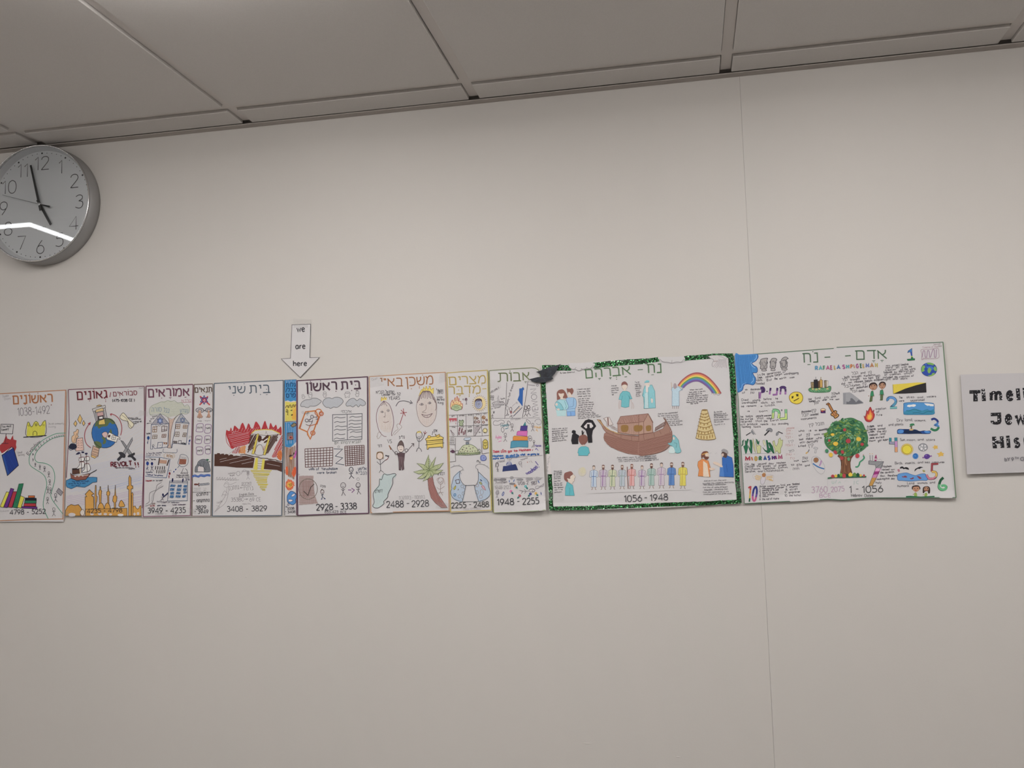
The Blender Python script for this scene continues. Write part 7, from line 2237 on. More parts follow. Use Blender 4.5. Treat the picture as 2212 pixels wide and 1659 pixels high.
P 9A9CA2 928,1000 1060,990 1100,1010 1335,1190 1335,1212 1180,1228 930,1228
P 6A6C74 996,1175 1040,1182 1080,1150 1075,1115 1110,1105 1160,1150 1190,1190 1240,1140 1335,1200 1180,1228 996,1226
H 7E8088 .9 90 3 932,1000 990,1000 990,1226 932,1226
!
# boy_drawing | boy with dark hair in a green shirt
P 2E8A5E 1E5A40 .8 1496,966 1530,966 1544,1050 1540,1068 1476,1066 1480,1020
P 5A6A40 3A4A30 .8 1478,1066 1520,1068 1510,1170 1460,1170
E 4A5A34 1474,1170 22,12
S B08468 7A5448 .8 1450,880 1480,830 1540,810 1600,840 1612,880 1580,930 1530,942 1480,920
S 3A2A2A 1448,880 1456,830 1500,800 1570,796 1612,840 1612,880 1590,850 1560,830 1500,840 1470,860 1462,900
L B08468 1.4 1516,940 1512,966
E 2A2428 1500,862 16,7
E 2A2428 1560,856 16,7
E 7A3A34 1528,915 16,6
E 9A6A54 1442,1062 9,11
E 9A6A54 1546,1062 9,11
#+ boy_drawing
@T
P 2E8A5E 1E5A40 .8 105,1000 155,985 170,1060 168,1080 100,1080
P 5A6A40 3A4A30 .8 108,1080 160,1082 150,1190 110,1190
E 4A5A34 125,1190 34,9
S B08468 7A5448 .8 80,910 90,860 150,835 205,860 210,910 170,960 120,960
S 3A2A2A 78,910 84,860 120,826 180,826 215,860 212,910 190,870 150,850 110,870 90,890
L B08468 1.4 138,965 134,990
E 2A2428 110,892 15,7
E 2A2428 175,886 15,7
E 6A3A34 145,940 16,6
E 9A8A84 86,1088 8,10
E 9A8A84 178,1088 8,10
@R
# korban_text
''' + '\n'.join('Th 5A5860 1.05 %d,%d %d,%d %d %s' % t for t in [(1110, 640, 1230, 626, 48, 'הבל'), (1285, 626, 1375, 615, 42, 'and'), (1440, 640, 1510, 620, 60, 'קין'), (960, 712, 1060, 700, 46, 'both'), (1110, 700, 1295, 680, 42, 'brought'), (1350, 680, 1575, 656, 36, 'Korbanot'), (920, 770, 1020, 758, 46, 'הבל'), (1078, 758, 1260, 738, 42, 'brought'), (1338, 734, 1400, 726, 36, 'his'), (1440, 724, 1535, 712, 42, 'best'), (1590, 720, 1650, 700, 56, 'קין'), (900, 840, 970, 832, 42, 'did'), (1035, 816, 1120, 806, 36, 'not,'), (1160, 806, 1330, 786, 42, 'Hashem'), (1370, 786, 1515, 768, 46, 'happily'), (950, 905, 1090, 880, 48, 'הבל'), (1110, 880, 1280, 850, 42, 'Korban,'), (1325, 862, 1400, 845, 60, 'קין'), (1072, 932, 1145, 920, 40, 'got'), (1198, 916, 1340, 900, 42, 'jealous'), (1360, 900, 1420, 888, 36, 'and'), (1105, 996, 1360, 970, 40, 'killed הבל')]) + '''
# fire_drawing | red and yellow flame
S B8343A 8A2430 1 1348,1460 1370,1480 1395,1400 1400,1350 1420,1375 1470,1285 1500,1330 1520,1370 1545,1340 1540,1400 1558,1430 1545,1500 1500,1560 1440,1580 1380,1550
S DE7A2E 1395,1500 1420,1420 1440,1430 1470,1340 1495,1400 1510,1400 1520,1480 1490,1540 1430,1540
S E8B43A 1425,1500 1435,1440 1455,1450 1470,1390 1485,1440 1500,1460 1480,1520 1440,1530
@S
# lemech_text
''' + '\n'.join('Th 5A5860 1.05 %d,%d %d,%d %d %s' % t for t in [(65, 272, 150, 256, 50, 'קין'), (185, 250, 345, 236, 48, 'תובל'), (60, 358, 105, 354, 38, 'is'), (172, 350, 210, 348, 26, 'a'), (248, 350, 410, 320, 36, 'descendant'), (10, 454, 85, 440, 50, 'קין,'), (160, 430, 260, 420, 32, 'was'), (300, 415, 345, 410, 26, 'a'), (12, 508, 145, 500, 40, 'maker'), (196, 498, 300, 486, 38, 'who'), (25, 575, 230, 545, 42, 'dentally'), (55, 650, 150, 630, 50, 'קין')]) + '''
@Q
''' + '\n'.join('Th 5A5860 1.05 %d,%d %d,%d %d %s' % t for t in [(1180, 290, 1285, 280, 38, 'who'), (1180, 368, 1240, 362, 36, 'of'), (1190, 450, 1265, 440, 38, 'tool'), (1205, 505, 1300, 490, 36, 'acci'), (1175, 575, 1315, 560, 38, 'killed'), (1090, 845, 1180, 835, 30, 'was'), (1255, 810, 1355, 800, 46, 'שת'), (1250, 860, 1365, 850, 34, 'born'), (1040, 925, 1095, 918, 36, 'to'), (1145, 935, 1245, 925, 34, 'אדם'), (1300, 940, 1390, 928, 34, 'and'), (1070, 1008, 1190, 1000, 36, 'חוה')]) + '''
@S
!
# bow_and_hammer_drawing
L 8A8A90 2.4 70,690 40,740
L D0A85A 2.8 40,735 5,765
Lz 9A9AA0 1 150,660 175,645 225,660 222,680 205,675 192,755 166,750 182,672 150,672
# baby_drawing | baby wrapped in a striped blanket
Cz A8A6AA .8 110,890 120,840 170,812 240,835 300,900 345,980 355,1060 330,1120 280,1140 210,1090 160,1020 120,950
S A0704A 6A4A3A .8 150,880 165,850 200,840 232,860 235,890 215,920 180,925 155,905
E 6A4A3A 190,885 10,8
C 3A7AB8 2.6 135,945 200,990 260,1020 345,1045
C B08AB8 3 290,890 280,940 255,990
# tree_drawing | large tree with red and yellow fruit
P 744A34 4A3024 1 590,810 640,850 655,930 655,1040 640,1120 700,1150 790,1150 855,1120 825,1020 820,930 840,850 895,780 760,740 640,760
H 9A6A48 1.1 86 2.4 665,850 820,850 830,1120 650,1120
H 4E3020 1 88 3.6 665,850 820,850 840,1120 650,1120
C A87850 2 715,830 740,820 735,900 750,980
''')
p.begin('tree_crown', 'round crown of many green leaves'); p.fr = FR['S']
cr_ = [(345, 520), (365, 430), (440, 280), (520, 190), (640, 165), (720, 120), (850, 105), (960, 150), (1040, 190), (1090, 290), (1130, 390), (1150, 480), (1130, 620), (1060, 700), (960, 760), (860, 800), (760, 820), (640, 800), (540, 740), (430, 680), (365, 600)]
p.fill(ic('3E7A4E'), catmull([p.px(*a) for a in cr_], True, 4))
rl = random.Random(5)
for k in range(330):
    a = rl.uniform(0, 2*math.pi); r = math.sqrt(rl.random())
    x, y = 748+math.cos(a)*r*385, 455+math.sin(a)*r*335
    c = rl.choice(['5E9A66', '4E8E60', '6EA87A', '7EB08A', '2E6A48', '24603E', '1E5A44', '7A9A4A', '8AA450', '66902E', '6E8A34', '3E7A4E'])
    rr = rl.uniform(9, 15)
    L_ = rr*rl.uniform(2.0, 3.4); e = p.ell(*p.px(x, y), L_/8.506, rr/8.506, math.degrees(a)*.4+rl.uniform(30, 120), n=9)
    p.fill(ic(c), e)
    if k % 3 == 0: p.stroke(ic('2E5A3E'), .4, e, closed=True)
p.draw('''
@S
# fruit_drawing
S B03A44 690,320 715,298 745,315 740,345 710,355 690,340
#+ fruit_drawing
S E0B828 465,400 495,390 528,402 522,432 490,440 465,425
#+ fruit_drawing
S B03A44 410,520 432,500 456,515 450,540 425,545
#+ fruit_drawing
S E0B828 505,570 550,545 595,565 590,605 555,625 515,605
#+ fruit_drawing
S B03A44 740,520 780,488 820,510 822,555 785,575 745,555
#+ fruit_drawing
S E0B828 932,480 975,460 1018,485 1010,525 970,535 935,515
#+ fruit_drawing
S B03A44 1008,580 1040,565 1070,585 1060,615 1030,622 1010,605
#+ fruit_drawing
S 24664A 820,310 860,290 905,315 895,355 860,370 825,345
#+ fruit_drawing
S 24664A 635,610 670,590 700,615 690,650 650,655
#+ fruit_drawing
S B03A44 512,730 535,705 572,725 575,765 540,770
#+ fruit_drawing
S B03A44 645,720 675,700 705,725 700,760 665,765
#+ fruit_drawing
S 3E8E64 3A6A50 .7 362,700 390,680 416,700 412,738 385,748 366,730
#+ fruit_drawing
S E0B828 428,770 465,745 500,775 490,815 460,828 432,805
#+ fruit_drawing
S B83A44 915,790 950,762 985,790 980,830 945,845 920,825
#+ fruit_drawing
S 2E7A54 1110,600 1130,585 1152,605 1140,632 1115,630
#+ fruit_drawing
S B03A44 628,830 660,815 695,835 690,870 650,880
#+ fruit_drawing
S 5A9A6A 765,850 795,830 820,860 805,895 775,890
#+ grass_strip_drawing
L 1E6A44 2.6 405,1216 520,1196 700,1196 900,1190 1115,1186
#+ fruit_drawing
S B03A44 468,1170 500,1148 528,1170 520,1205 480,1205
#+ fruit_drawing
S E0B828 530,1165 555,1145 580,1165 575,1195 540,1198
#+ fruit_drawing
S 1E5A3C 580,1160 600,1135 628,1160 620,1192 590,1192
#+ fruit_drawing
S 6A9A3A 622,1145 650,1120 680,1145 675,1182 640,1185
#+ fruit_drawing
S B03A44 672,1160 705,1132 740,1160 735,1200 690,1208
#+ fruit_drawing
S 144A34 738,1165 760,1138 790,1160 785,1190 750,1192
#+ fruit_drawing
S E8C02A 785,1145 825,1112 862,1145 850,1180 800,1182
#+ fruit_drawing
S 5E8A3A 862,1145 900,1112 935,1145 925,1180 880,1184
#+ fruit_drawing
S 16503A 930,1150 960,1118 990,1150 985,1185 945,1188
#+ fruit_drawing
S E0B828 990,1160 1012,1142 1032,1160 1025,1182 998,1184
#+ fruit_drawing
S B03A44 1052,1165 1070,1142 1090,1165 1082,1186 1058,1188
!
# snake_drawing
C 3E8E6A 3.2 1060,800 1078,840 1050,880 1000,920 985,970 955,1008 915,1008
L B03A44 1.2 1062,800 1062,778
@S
# sevens_lettering
C A6BCB6 1.2 488,1266 490,1310 520,1310 520,1270
L A6BCB6 1.2 545,1310 570,1250
C A6BCB6 1.2 600,1310 630,1280 640,1310
C C0C4C4 1 700,1290 750,1260 800,1285
L A6BCB6 1.2 895,1262 890,1335
C A6BCB6 1.2 980,1265 940,1275 940,1310 975,1320
L B8B6BA .7 405,1225 408,1400
L B8B6BA .7 1112,1195 1116,1360
Th B49AB0 1.6 110,1486 400,1478 112 3760
Th B49AB0 1.6 470,1470 715,1456 92 2075
Th B49AB0 1.6 255,1570 465,1564 66 BCE
Th 4A484E 1.2 838,1556 1040,1552 56 Hebrew
Th 4A484E 1.2 1085,1560 1240,1556 52 Dates
!
# seven_drawing | the number 7 as a table with candles
P 8E9094 5A5A62 1 1160,905 1361,922 1361,965 1300,972 1160,955
@U
P 8E9094 5A5A62 1 -30,832 130,846 265,850 210,990 110,975 100,915 -30,902
P D8A0C8 110,975 212,985 190,1045 85,1045
P 9A2A7A 85,1045 190,1040 165,1100 62,1110
P C880B4 62,1110 165,1095 130,1170 38,1170
P C0903E 38,1170 132,1168 40,1336 -30,1330
Lz 5A5A62 1 265,850 40,1336 -30,1330 110,975
S 9A3A6A 80,790 105,720 120,718 130,770 140,800 110,840 80,825
L E0D8DC 2 78,800 135,800
L 8A8A90 1.6 42,720 45,828
L D0A860 1.6 38,700 42,684
L 8A8A90 1.6 -8,720 -5,828
L D0A860 1.6 -12,700 -8,684
C B0AEB2 .9 150,830 190,800 230,830
@T
# one_drawing | the number 1 in blue and green
P 3A7AC4 3A4A64 1 648,250 660,215 735,162 736,240 690,232
P 2A4AA0 700,232 738,236 746,310 718,312
P 8AB040 718,310 746,310 752,350 722,350
P 1E7A48 1A4A3A 1 640,378 720,372 722,345 755,345 760,368 790,365 790,395 652,406
# squiggle_box_drawing
Cz A8929C 1.1 920,190 1100,180 1250,160 1268,250 1255,355 1000,370 930,385 935,280
C A08AA0 1.8 940,340 960,220 990,220 1000,330 1030,330 1045,215 1075,220 1090,335 1110,320 1150,195 1180,200 1185,330 1215,325 1225,180
Th B09AA4 .8 945,164 1240,140 34 Timeline of the
Th 9A8A90 .9 1160,100 1310,84 34 Jewish
Th 9A8A90 .9 1250,134 1330,126 36 class
Th B09AA4 .7 940,380 1060,372 26 2023
# globe_drawing | blue and green globe
E 2A4AA6 1075,582 156,134
O 1E3A80 1 1075,582 156,134
S 6EAA4A 1030,455 1100,448 1170,470 1160,500 1110,490 1060,480
S 7AB050 925,580 940,520 980,500 1000,540 975,570 990,600 960,625 930,630
S 7AB050 1045,600 1060,560 1090,540 1120,580 1110,620 1080,660 1055,640
S 7AB050 1165,560 1190,520 1220,550 1228,600 1200,615 1175,590
S 7AB050 1050,700 1120,690 1140,660 1190,650 1170,695 1110,716
S 3A74C4 1000,470 1030,470 1020,520 1130,520 1160,560 1130,600 1100,540 1040,560
# first_day_text
''' + '\n'.join('Th 5A5860 1.05 %d,%d %d,%d %d %s' % t for t in [(222, 525, 300, 515, 36, 'my'), (342, 520, 490, 505, 42, 'project'), (515, 508, 668, 492, 44, 'timeline'), (215, 565, 350, 556, 40, 'starts'), (420, 562, 482, 556, 38, 'off'), (530, 552, 636, 544, 38, 'with'), (668, 548, 735, 540, 38, 'the'), (205, 610, 415, 596, 38, 'creation'), (505, 602, 560, 596, 36, 'of'), (590, 594, 650, 588, 36, 'the'), (690, 590, 812, 580, 36, 'world,'), (175, 660, 340, 648, 40, 'followed'), (385, 652, 440, 646, 38, 'by'), (475, 640, 535, 636, 38, 'the'), (550, 640, 672, 626, 42, 'first'), (692, 634, 785, 624, 38, 'day'), (190, 704, 245, 700, 34, 'of'), (295, 698, 520, 684, 38, 'creation,'), (580, 680, 735, 668, 40, 'which'), (28, 756, 105, 740, 54, 'קין'), (160, 756, 350, 746, 38, 'included'), (390, 748, 445, 744, 38, 'the'), (480, 744, 690, 726, 38, 'creation'), (725, 728, 770, 722, 36, 'of'), (-20, 810, 160, 796, 40, 'accepted'), (175, 800, 310, 786, 42, 'light'), (358, 788, 452, 780, 38, 'and'), (510, 784, 668, 772, 40, 'dark.')]) + '''
# light_and_dark_drawing | rectangle split into yellow and black
P D8C22A 356,880 600,862 840,840 1012,846 1020,1035 600,1056 368,1066
P 2A282C 1A1A1E 1 368,1066 440,1040 600,970 820,900 1012,852 1020,1034 600,1056
L 9A8A2A 1 356,880 366,1064
!
# two_lettering | the number 2 in blue
C 3A5A7A 6 262,1205 250,1180 280,1145 340,1140 390,1165 415,1210 400,1260 350,1310 315,1345
C 4A86B8 4.6 258,1200 250,1180 280,1150
C 5A92D0 4.6 280,1150 340,1142 388,1168 412,1210
C 4A92B4 4.6 412,1210 398,1262 350,1310
L 3A5A7A 5 300,1345 438,1342
L 6AB4B4 3.8 302,1345 435,1342
# skies_drawing | blue picture of clouds above waves
S 4A92CE 2E6AA0 1.2 572,1300 580,1255 700,1240 900,1240 1120,1250 1175,1280 1180,1400 1180,1460 1100,1480 800,1480 600,1478 570,1440
S 2E8AA8 575,1430 650,1400 780,1370 860,1380 940,1400 1020,1380 1090,1400 1170,1375 1180,1450 1100,1478 700,1478 590,1470
H 3A86B8 1 5 4 575,1420 1180,1390 1180,1470 590,1475
C 1E6A84 1.2 620,1400 700,1400 780,1370 860,1400 920,1420
C 1E6A84 1.2 750,1450 850,1440 950,1460 1050,1420 1150,1430
C 2A7AA8 1.2 960,1410 1040,1380 1090,1410 1160,1390
P E2E0E4 640,1300 670,1285 720,1285 760,1275 810,1280 815,1305 780,1325 720,1320 690,1332 640,1320
P E2E0E4 980,1255 1060,1258 1170,1275 1170,1312 1100,1312 1080,1300 1040,1306 1000,1280
# skies_text
''' + '\n'.join('Th 5A5860 1.05 %d,%d %d,%d %d %s' % t for t in [(480, 1160, 545, 1156, 42, 'The'), (628, 1152, 782, 1148, 46, 'skies'), (845, 1154, 955, 1150, 38, 'and'), (1030, 1140, 1215, 1132, 38, 'waters'), (475, 1222, 580, 1218, 36, 'were'), (705, 1222, 985, 1200, 44, 'separated'), (15, 1386, 220, 1372, 40, 'creation'), (30, 1445, 90, 1438, 40, 'of'), (32, 1510, 145, 1500, 42, 'fire'), (437, 1620, 550, 1612, 56, 'Dry'), (598, 1610, 755, 1606, 56, 'land,'), (790, 1616, 1015, 1610, 40, 'oceans,')]) + '''
@U
''' + '\n'.join('Th 5A5860 1.05 %d,%d %d,%d %d %s' % t for t in [(365, 134, 655, 124, 44, 'and plants'), (595, 440, 700, 432, 52, 'Sun,'), (722, 438, 905, 432, 40, 'moon,'), (945, 430, 1060, 426, 42, 'and'), (1115, 436, 1285, 432, 46, 'stars'), (490, 905, 650, 898, 52, 'Birds,'), (690, 898, 895, 888, 44, 'insects,'), (945, 884, 1050, 878, 40, 'and'), (1085, 880, 1185, 876, 40, 'sea'), (1225, 880, 1470, 874, 40, 'creatures'), (245, 965, 420, 958, 42, 'Hashem'), (225, 1026, 375, 1020, 40, 'rested'), (415, 1022, 485, 1018, 32, 'on'), (200, 1086, 260, 1082, 40, 'the'), (290, 1082, 470, 1072, 42, 'seventh'), (195, 1150, 300, 1144, 40, 'day,'), (345, 1146, 530, 1138, 40, 'therefore'), (130, 1216, 290, 1206, 40, 'making'), (300, 1206, 380, 1198, 38, 'this'), (415, 1204, 485, 1198, 38, 'day'), (108, 1288, 240, 1280, 44, 'holy.'), (735, 1300, 875, 1296, 44, 'Land'), (938, 1296, 1135, 1290, 40, 'animals'), (1185, 1286, 1290, 1280, 42, 'and'), (540, 1354, 765, 1346, 44, 'humans'), (0, 158, 70, 150, 38, 'am'), (145, 152, 240, 144, 40, 'and'), (150, 216, 298, 206, 40, 'sinned'), (0, 215, 100, 206, 30, 'ana'), (0, 268, 70, 262, 40, 'th'), (135, 268, 320, 258, 40, 'the etz'), (0, 334, 150, 322, 40, 'adaat'), (205, 316, 295, 308, 38, 'and'), (0, 386, 75, 380, 30, 'ere'), (110, 384, 275, 374, 40, 'exiled'), (0, 448, 100, 440, 30, 'rom'), (150, 448, 355, 424, 40, 'gan eden')]) + '''
@S
''' + '\n'.join('Th 5A5860 1.05 %d,%d %d,%d %d %s' % t for t in [(1130, 285, 1262, 275, 38, 'Adam'), (1130, 338, 1285, 328, 38, 'Chava'), (1150, 390, 1265, 378, 38, 'with'), (1172, 442, 1240, 436, 38, 'ha'), (1172, 494, 1262, 488, 32, 'were'), (1168, 550, 1230, 545, 34, 'fr')]) + '''
@U
!
# three_lettering | the number 3 in blue and green
C 2A3A80 4.6 1212,15 1270,-5 1330,30 1345,70
C 4A86C8 4.6 1345,70 1325,105 1290,120 1345,140 1365,160
C 2A7A54 5 1365,160 1330,210 1270,225 1200,190
# island_drawing | blue sea with a palm island
S 1E4A94 16305A 1 538,230 570,205 640,205 700,205 780,208 900,215 980,245 1060,235 1120,240 1195,240 1190,285 1100,295 950,290 750,295 560,292 540,280
S 4A8ACE 545,240 590,210 650,220 660,260 620,285 560,280
S 4A8ACE 1070,250 1110,235 1190,250 1180,278 1110,280
P 15284A 680,215 900,220 980,250 1040,290 760,292 660,280
S C8A870 770,222 800,195 840,195 860,215 820,232
L 5A3A24 2.2 815,200 818,140
S 2A7A50 780,110 820,92 870,95 878,130 850,125 840,145 820,130 800,155 778,150 795,128
# four_lettering | the number 4 in teal, pink and orange
L 2A3A44 5.4 396,375 398,480 540,480
L 2A8A9A 4.2 396,376 398,450
L 9A9AB8 3.8 398,450 402,480 500,480
L 2A3A44 6.6 508,370 515,662
L 2A8A9A 5.2 508,372 510,440
L C08AC0 5.2 510,440 514,560
L D89A6A 5.2 514,560 515,658
!
# sun_drawing | yellow sun
E D8C44A 730,605 112,106
''' + '\n'.join('L C8A83A 1.4 %d,%d %d,%d' % (730+math.cos(a)*105, 605+math.sin(a)*98, 730+math.cos(a)*126, 605+math.sin(a)*118) for a in [i*2*math.pi/30 for i in range(30)]) + '''
E E8CE14 728,608 92,86
O A08A2A 1 728,608 92,86
# moon_drawing
E 9A9CA2 1048,565 90,76
O 6A6C74 1 1048,565 90,76
E D8D6DA 1030,530 18,22
E D8D6DA 1090,535 18,16
E D8D6DA 1020,592 24,26
E D8D6DA 1098,588 20,18
E D8D6DA 985,555 14,16
E D8D6DA 1060,622 14,12
# star_drawing
P D8B048 1230,562 1265,548 1280,515 1305,535 1340,528 1335,560 1345,592 1305,588 1275,612 1268,578
#+ star_drawing
P D8B048 1320,685 1370,678 1410,645 1430,675 1470,685 1448,710 1458,740 1410,735 1355,755 1362,715
# planet_drawing
E 3A80C8 898,740 58,58
C 24569A 1.1 860,720 900,700 930,740 900,770 870,750
#+ planet_drawing
L 8A5AA0 2.6 1035,772 1120,760 1225,735
S 5A3A90 1068,740 1095,705 1150,700 1190,735 1170,780 1120,800 1080,780
E 8A6AB8 1110,728 16,10
# five_lettering | the number 5 in red, yellow and pink
L 3A2A2A 4.4 1352,892 1228,898 1222,1050
L A04048 3.4 1352,892 1228,898 1222,1050
C 3A2A2A 5 1222,1050 1290,1055 1318,1100 1290,1165 1230,1190 1160,1180 1118,1110
C D8B050 4 1222,1050 1288,1056 1316,1100 1300,1150
C C87890 4 1300,1150 1230,1190 1160,1178 1120,1112
!
# bird_drawing
S 26262C 585,985 610,950 650,950 672,970 710,958 755,975 768,1010 720,1000 690,992 660,1000 640,982
#+ bird_drawing
S 26262C 880,1048 890,1000 930,975 990,950 1050,965 1010,975 980,995 950,990 910,1015
#+ pond_drawing
S 5A96D4 3A6AA8 1 545,1110 620,1085 720,1072 800,1100 900,1125 1000,1095 1100,1100 1135,1215 1000,1220 800,1238 640,1225 548,1215
#+ fish_drawing
S 8A3A4A 630,1140 660,1145 690,1128 725,1145 725,1165 680,1165 635,1160
#+ fish_drawing
S 8A3A4A 790,1180 820,1180 850,1160 865,1180 840,1198 800,1200
#+ fish_drawing
S 8A3A4A 925,1140 960,1140 1000,1160 1018,1185 980,1195 950,1165
#+ butterfly_drawing
S B87A8A 540,1005 575,1000 590,1040 560,1055 545,1035
#+ butterfly_drawing
S A09A5A 1035,1020 1080,1020 1090,1050 1060,1060
# six_lettering | the number 6 in green
C 1E5A3C 5.6 1455,1168 1400,1220 1372,1300
C 5AB07A 5.6 1372,1300 1368,1360 1420,1405 1490,1400 1510,1350 1470,1325 1410,1335
C 1E4A34 1 1430,1180 1360,1280 1345,1370 1400,1428 1480,1425 1530,1370 1510,1325 1450,1308
# grass_strip_drawing
P 1E6A44 708,1535 800,1530 1000,1545 1275,1530 1280,1555 1100,1558 900,1560 710,1560
#+ boy_drawing
P 8AA848 878,1470 920,1470 935,1520 920,1555 870,1555 870,1500
#+ girl_drawing
P 8AA848 1090,1470 1125,1470 1140,1510 1110,1555 1072,1530
S B88868 830,1380 860,1330 930,1320 985,1350 975,1410 920,1450 860,1430
S 3A2A28 825,1390 835,1340 890,1322 960,1325 995,1370 985,1405 960,1360 900,1350 860,1360 845,1400
E 2A2428 884,1384 14,9
E 2A2428 940,1382 14,9
E B04A44 905,1420 18,10
S 3A2A28 1045,1470 1045,1380 1080,1345 1150,1340 1188,1380 1185,1475 1150,1480 1140,1440 1080,1450 1070,1475
S B88868 1065,1400 1090,1355 1140,1352 1165,1395 1140,1435 1095,1440
E 2A2428 1090,1388 14,9
E 2A2428 1140,1386 14,9
E B04A44 1112,1422 16,8
L B88868 1.4 900,1450 900,1472
L 9A7A54 1.2 870,1490 845,1510
L 9A7A54 1.2 1075,1500 1042,1515
# date_lettering
@S
T 4A4A4C 1.9 808,1486 850,1484 118 1
T 4A4A4C 1.5 925,1438 975,1436 50 -
T 4A4A4C 1.9 1040,1486 1424,1470 120 1056
''')
# ---- title sign
p = Sheet('title_sign', 'white printed sign with heavy spotted black words at the far right', 'sign', ((150, 172), (2300, 60), (2360, 1460), (240, 1502)), (5, 3, 5, 9), 'V')
p.sheet(M_sign, top=((150, 178), (1000, 158), (2300, 120)), bottom=((240, 1502), (900, 1480), (2360, 1440)))
p.begin('title_lettering', 'heavy black words with white spots'); p.fr = FR['V']
bk = ic('1E1D22'); wt = ic('CFCDD2'); rs = random.Random(2)
def fat(word, x0, y0, x1, y1, h):
    a = p.px(x0, y0); b = p.px(x1, y1); hh = h/6.142
    p.text(bk, 6.6, *a, *b, hh, word)
def spots(x0, y0, x1, y1, h, n):
    for k in range(n//3):
        t = rs.random(); x = x0+(x1-x0)*t; y = y0+(y1-y0)*t-rs.random()*h
        r = rs.choice([3, 3, 4, 5, 6, 8]); e = p.ell(*p.px(x, y), r/6.142, r*.95/6.142, n=10); p.fill(wt, e)
rows = [('T', 295, 515, 390, 512, 112), ('i', 432, 512, 490, 511, 140), ('m', 552, 522, 692, 518, 172), ('e', 775, 514, 840, 511, 172), ('l', 890, 500, 945, 498, 118), ('ine of', 1005, 496, 1560, 480, 118),
        ('J', 575, 818, 672, 815, 112), ('e', 758, 828, 824, 825, 172), ('w', 892, 824, 1010, 820, 172), ('ish', 1050, 806, 1360, 800, 118),
        ('H', 605, 1130, 706, 1128, 108), ('i', 762, 1126, 812, 1125, 120), ('s', 872, 1140, 930, 1137, 172), ('tory', 990, 1120, 1330, 1108, 118)]
def blockpoly(*L): p.fill(bk, [p.px(*a) for a in L])
for word, x0, y0, x1, y1, h in rows:
    if len(word) == 1 and word in 'TiIlHJ': continue
    fat(word, x0, y0, x1, y1, h)
blockpoly((270, 388), (415, 383), (416, 425), (376, 430), (382, 534), (322, 536), (322, 432), (270, 434))          # T
blockpoly((428, 372), (474, 370), (476, 400), (430, 404)); blockpoly((432, 414), (480, 412), (490, 530), (438, 532))   # i
blockpoly((884, 366), (936, 362), (948, 516), (898, 520))                                                       # l
blockpoly((975, 356), (1020, 353), (1023, 385), (977, 388)); blockpoly((980, 398), (1024, 396), (1034, 512), (990, 514))
blockpoly((552, 688), (690, 682), (696, 800), (680, 832), (640, 844), (590, 840), (556, 820), (548, 792), (600, 790), (620, 806), (640, 800), (640, 728), (554, 732))   # J
blockpoly((570, 1004), (624, 1002), (628, 1056), (676, 1054), (672, 1000), (722, 996), (734, 1150), (684, 1154), (680, 1094), (632, 1098), (636, 1156), (582, 1158))   # H
blockpoly((754, 992), (800, 988), (804, 1016), (758, 1020)); blockpoly((760, 1030), (806, 1026), (816, 1150), (766, 1152))
for a in [(275, 420, 410, 414, 30, 14), (330, 525, 375, 525, 95, 22), (440, 525, 482, 522, 105, 24), (435, 400, 470, 398, 24, 5), (530, 520, 720, 515, 105, 60), (745, 515, 870, 510, 95, 40), (895, 510, 940, 508, 135, 30), (985, 505, 1030, 505, 105, 20),
          (560, 725, 690, 720, 30, 14), (560, 830, 690, 826, 36, 22), (650, 800, 690, 790, 70, 14), (730, 828, 850, 822, 95, 40), (875, 822, 1010, 818, 95, 40), (580, 1150, 630, 1148, 140, 30), (680, 1146, 726, 1142, 140, 30), (630, 1090, 680, 1088, 30, 8), (768, 1144, 812, 1142, 110, 22), (845, 1140, 960, 1134, 100, 40)]: spots(*a)
p.draw('''
@V
# byline_lettering
T 7E7C82 2.0 738,1325 808,1322 42 bY
T 7E7C82 2.0 830,1324 856,1322 42 9
T 7E7C82 1.4 872,1300 920,1298 26 TH
T 7E7C82 2.0 946,1320 1240,1310 42 GRADE
''')
# ---- arrow
p = Sheet('arrow_sign', 'white paper arrow pointing down above the narrow blue and yellow strip poster', 'sign', ((24, 78), (336, 74), (336, 500), (24, 502)), (1.5, 1.5, 2.5, 2.5), 'W')
AR = [(112, 78), (264, 73), (258, 340), (336, 338), (180, 502), (24, 350), (100, 344)]
cutout(p, 'arrow_sheet', None, AR, 'W', M_paper, .0004, smooth=False)
p.rise = .0009
p.draw('''
@W
# arrow_outline
Lz 3A3A3E .9 114,80 262,75 256,342 332,340 180,499 29,351 103,346
# word_lettering
T 3A3A40 2.1 155,136 215,133 50 we
T 3A3A40 2.1 144,272 220,269 46 are
T 3A3A40 2.1 125,408 232,405 42 here
''')
# ---- pieces of clear tape
def tape(sheet, frame, quad, lift, seed, n=4, rise=.0):
    s = Sheet('x', None, None, ((0, 0), (10, 0), (10, 10), (0, 10)), (0, 0, 0, 0), frame, root=sheet.root)
    s.d = sheet.d; s.W = sheet.W; s.curl = sheet.curl
    q = [s.px(*a) for a in quad]; rr = random.Random(seed); V = []; F = []; nn = n*3
    for j in range(n+1):
        for i in range(nn+1):
            u, v_ = i/nn, j/n; a = ((q[0][0]*(1-u)+q[1][0]*u)*(1-v_)+(q[3][0]*(1-u)+q[2][0]*u)*v_, (q[0][1]*(1-u)+q[1][1]*u)*(1-v_)+(q[3][1]*(1-u)+q[2][1]*u)*v_)
            V.append(s.pt(a, lift+rr.uniform(0, .0009)))
    g = lambda i, j: j*(nn+1)+i
    for j in range(n):
        for i in range(nn): F.append((g(i, j), g(i, j+1), g(i+1, j+1), g(i+1, j)))
    o = obj('tape_strip', V, F, M_tape, s.root); o['label'] = 'clear shiny tape'
    return o
arrow_sheet = p
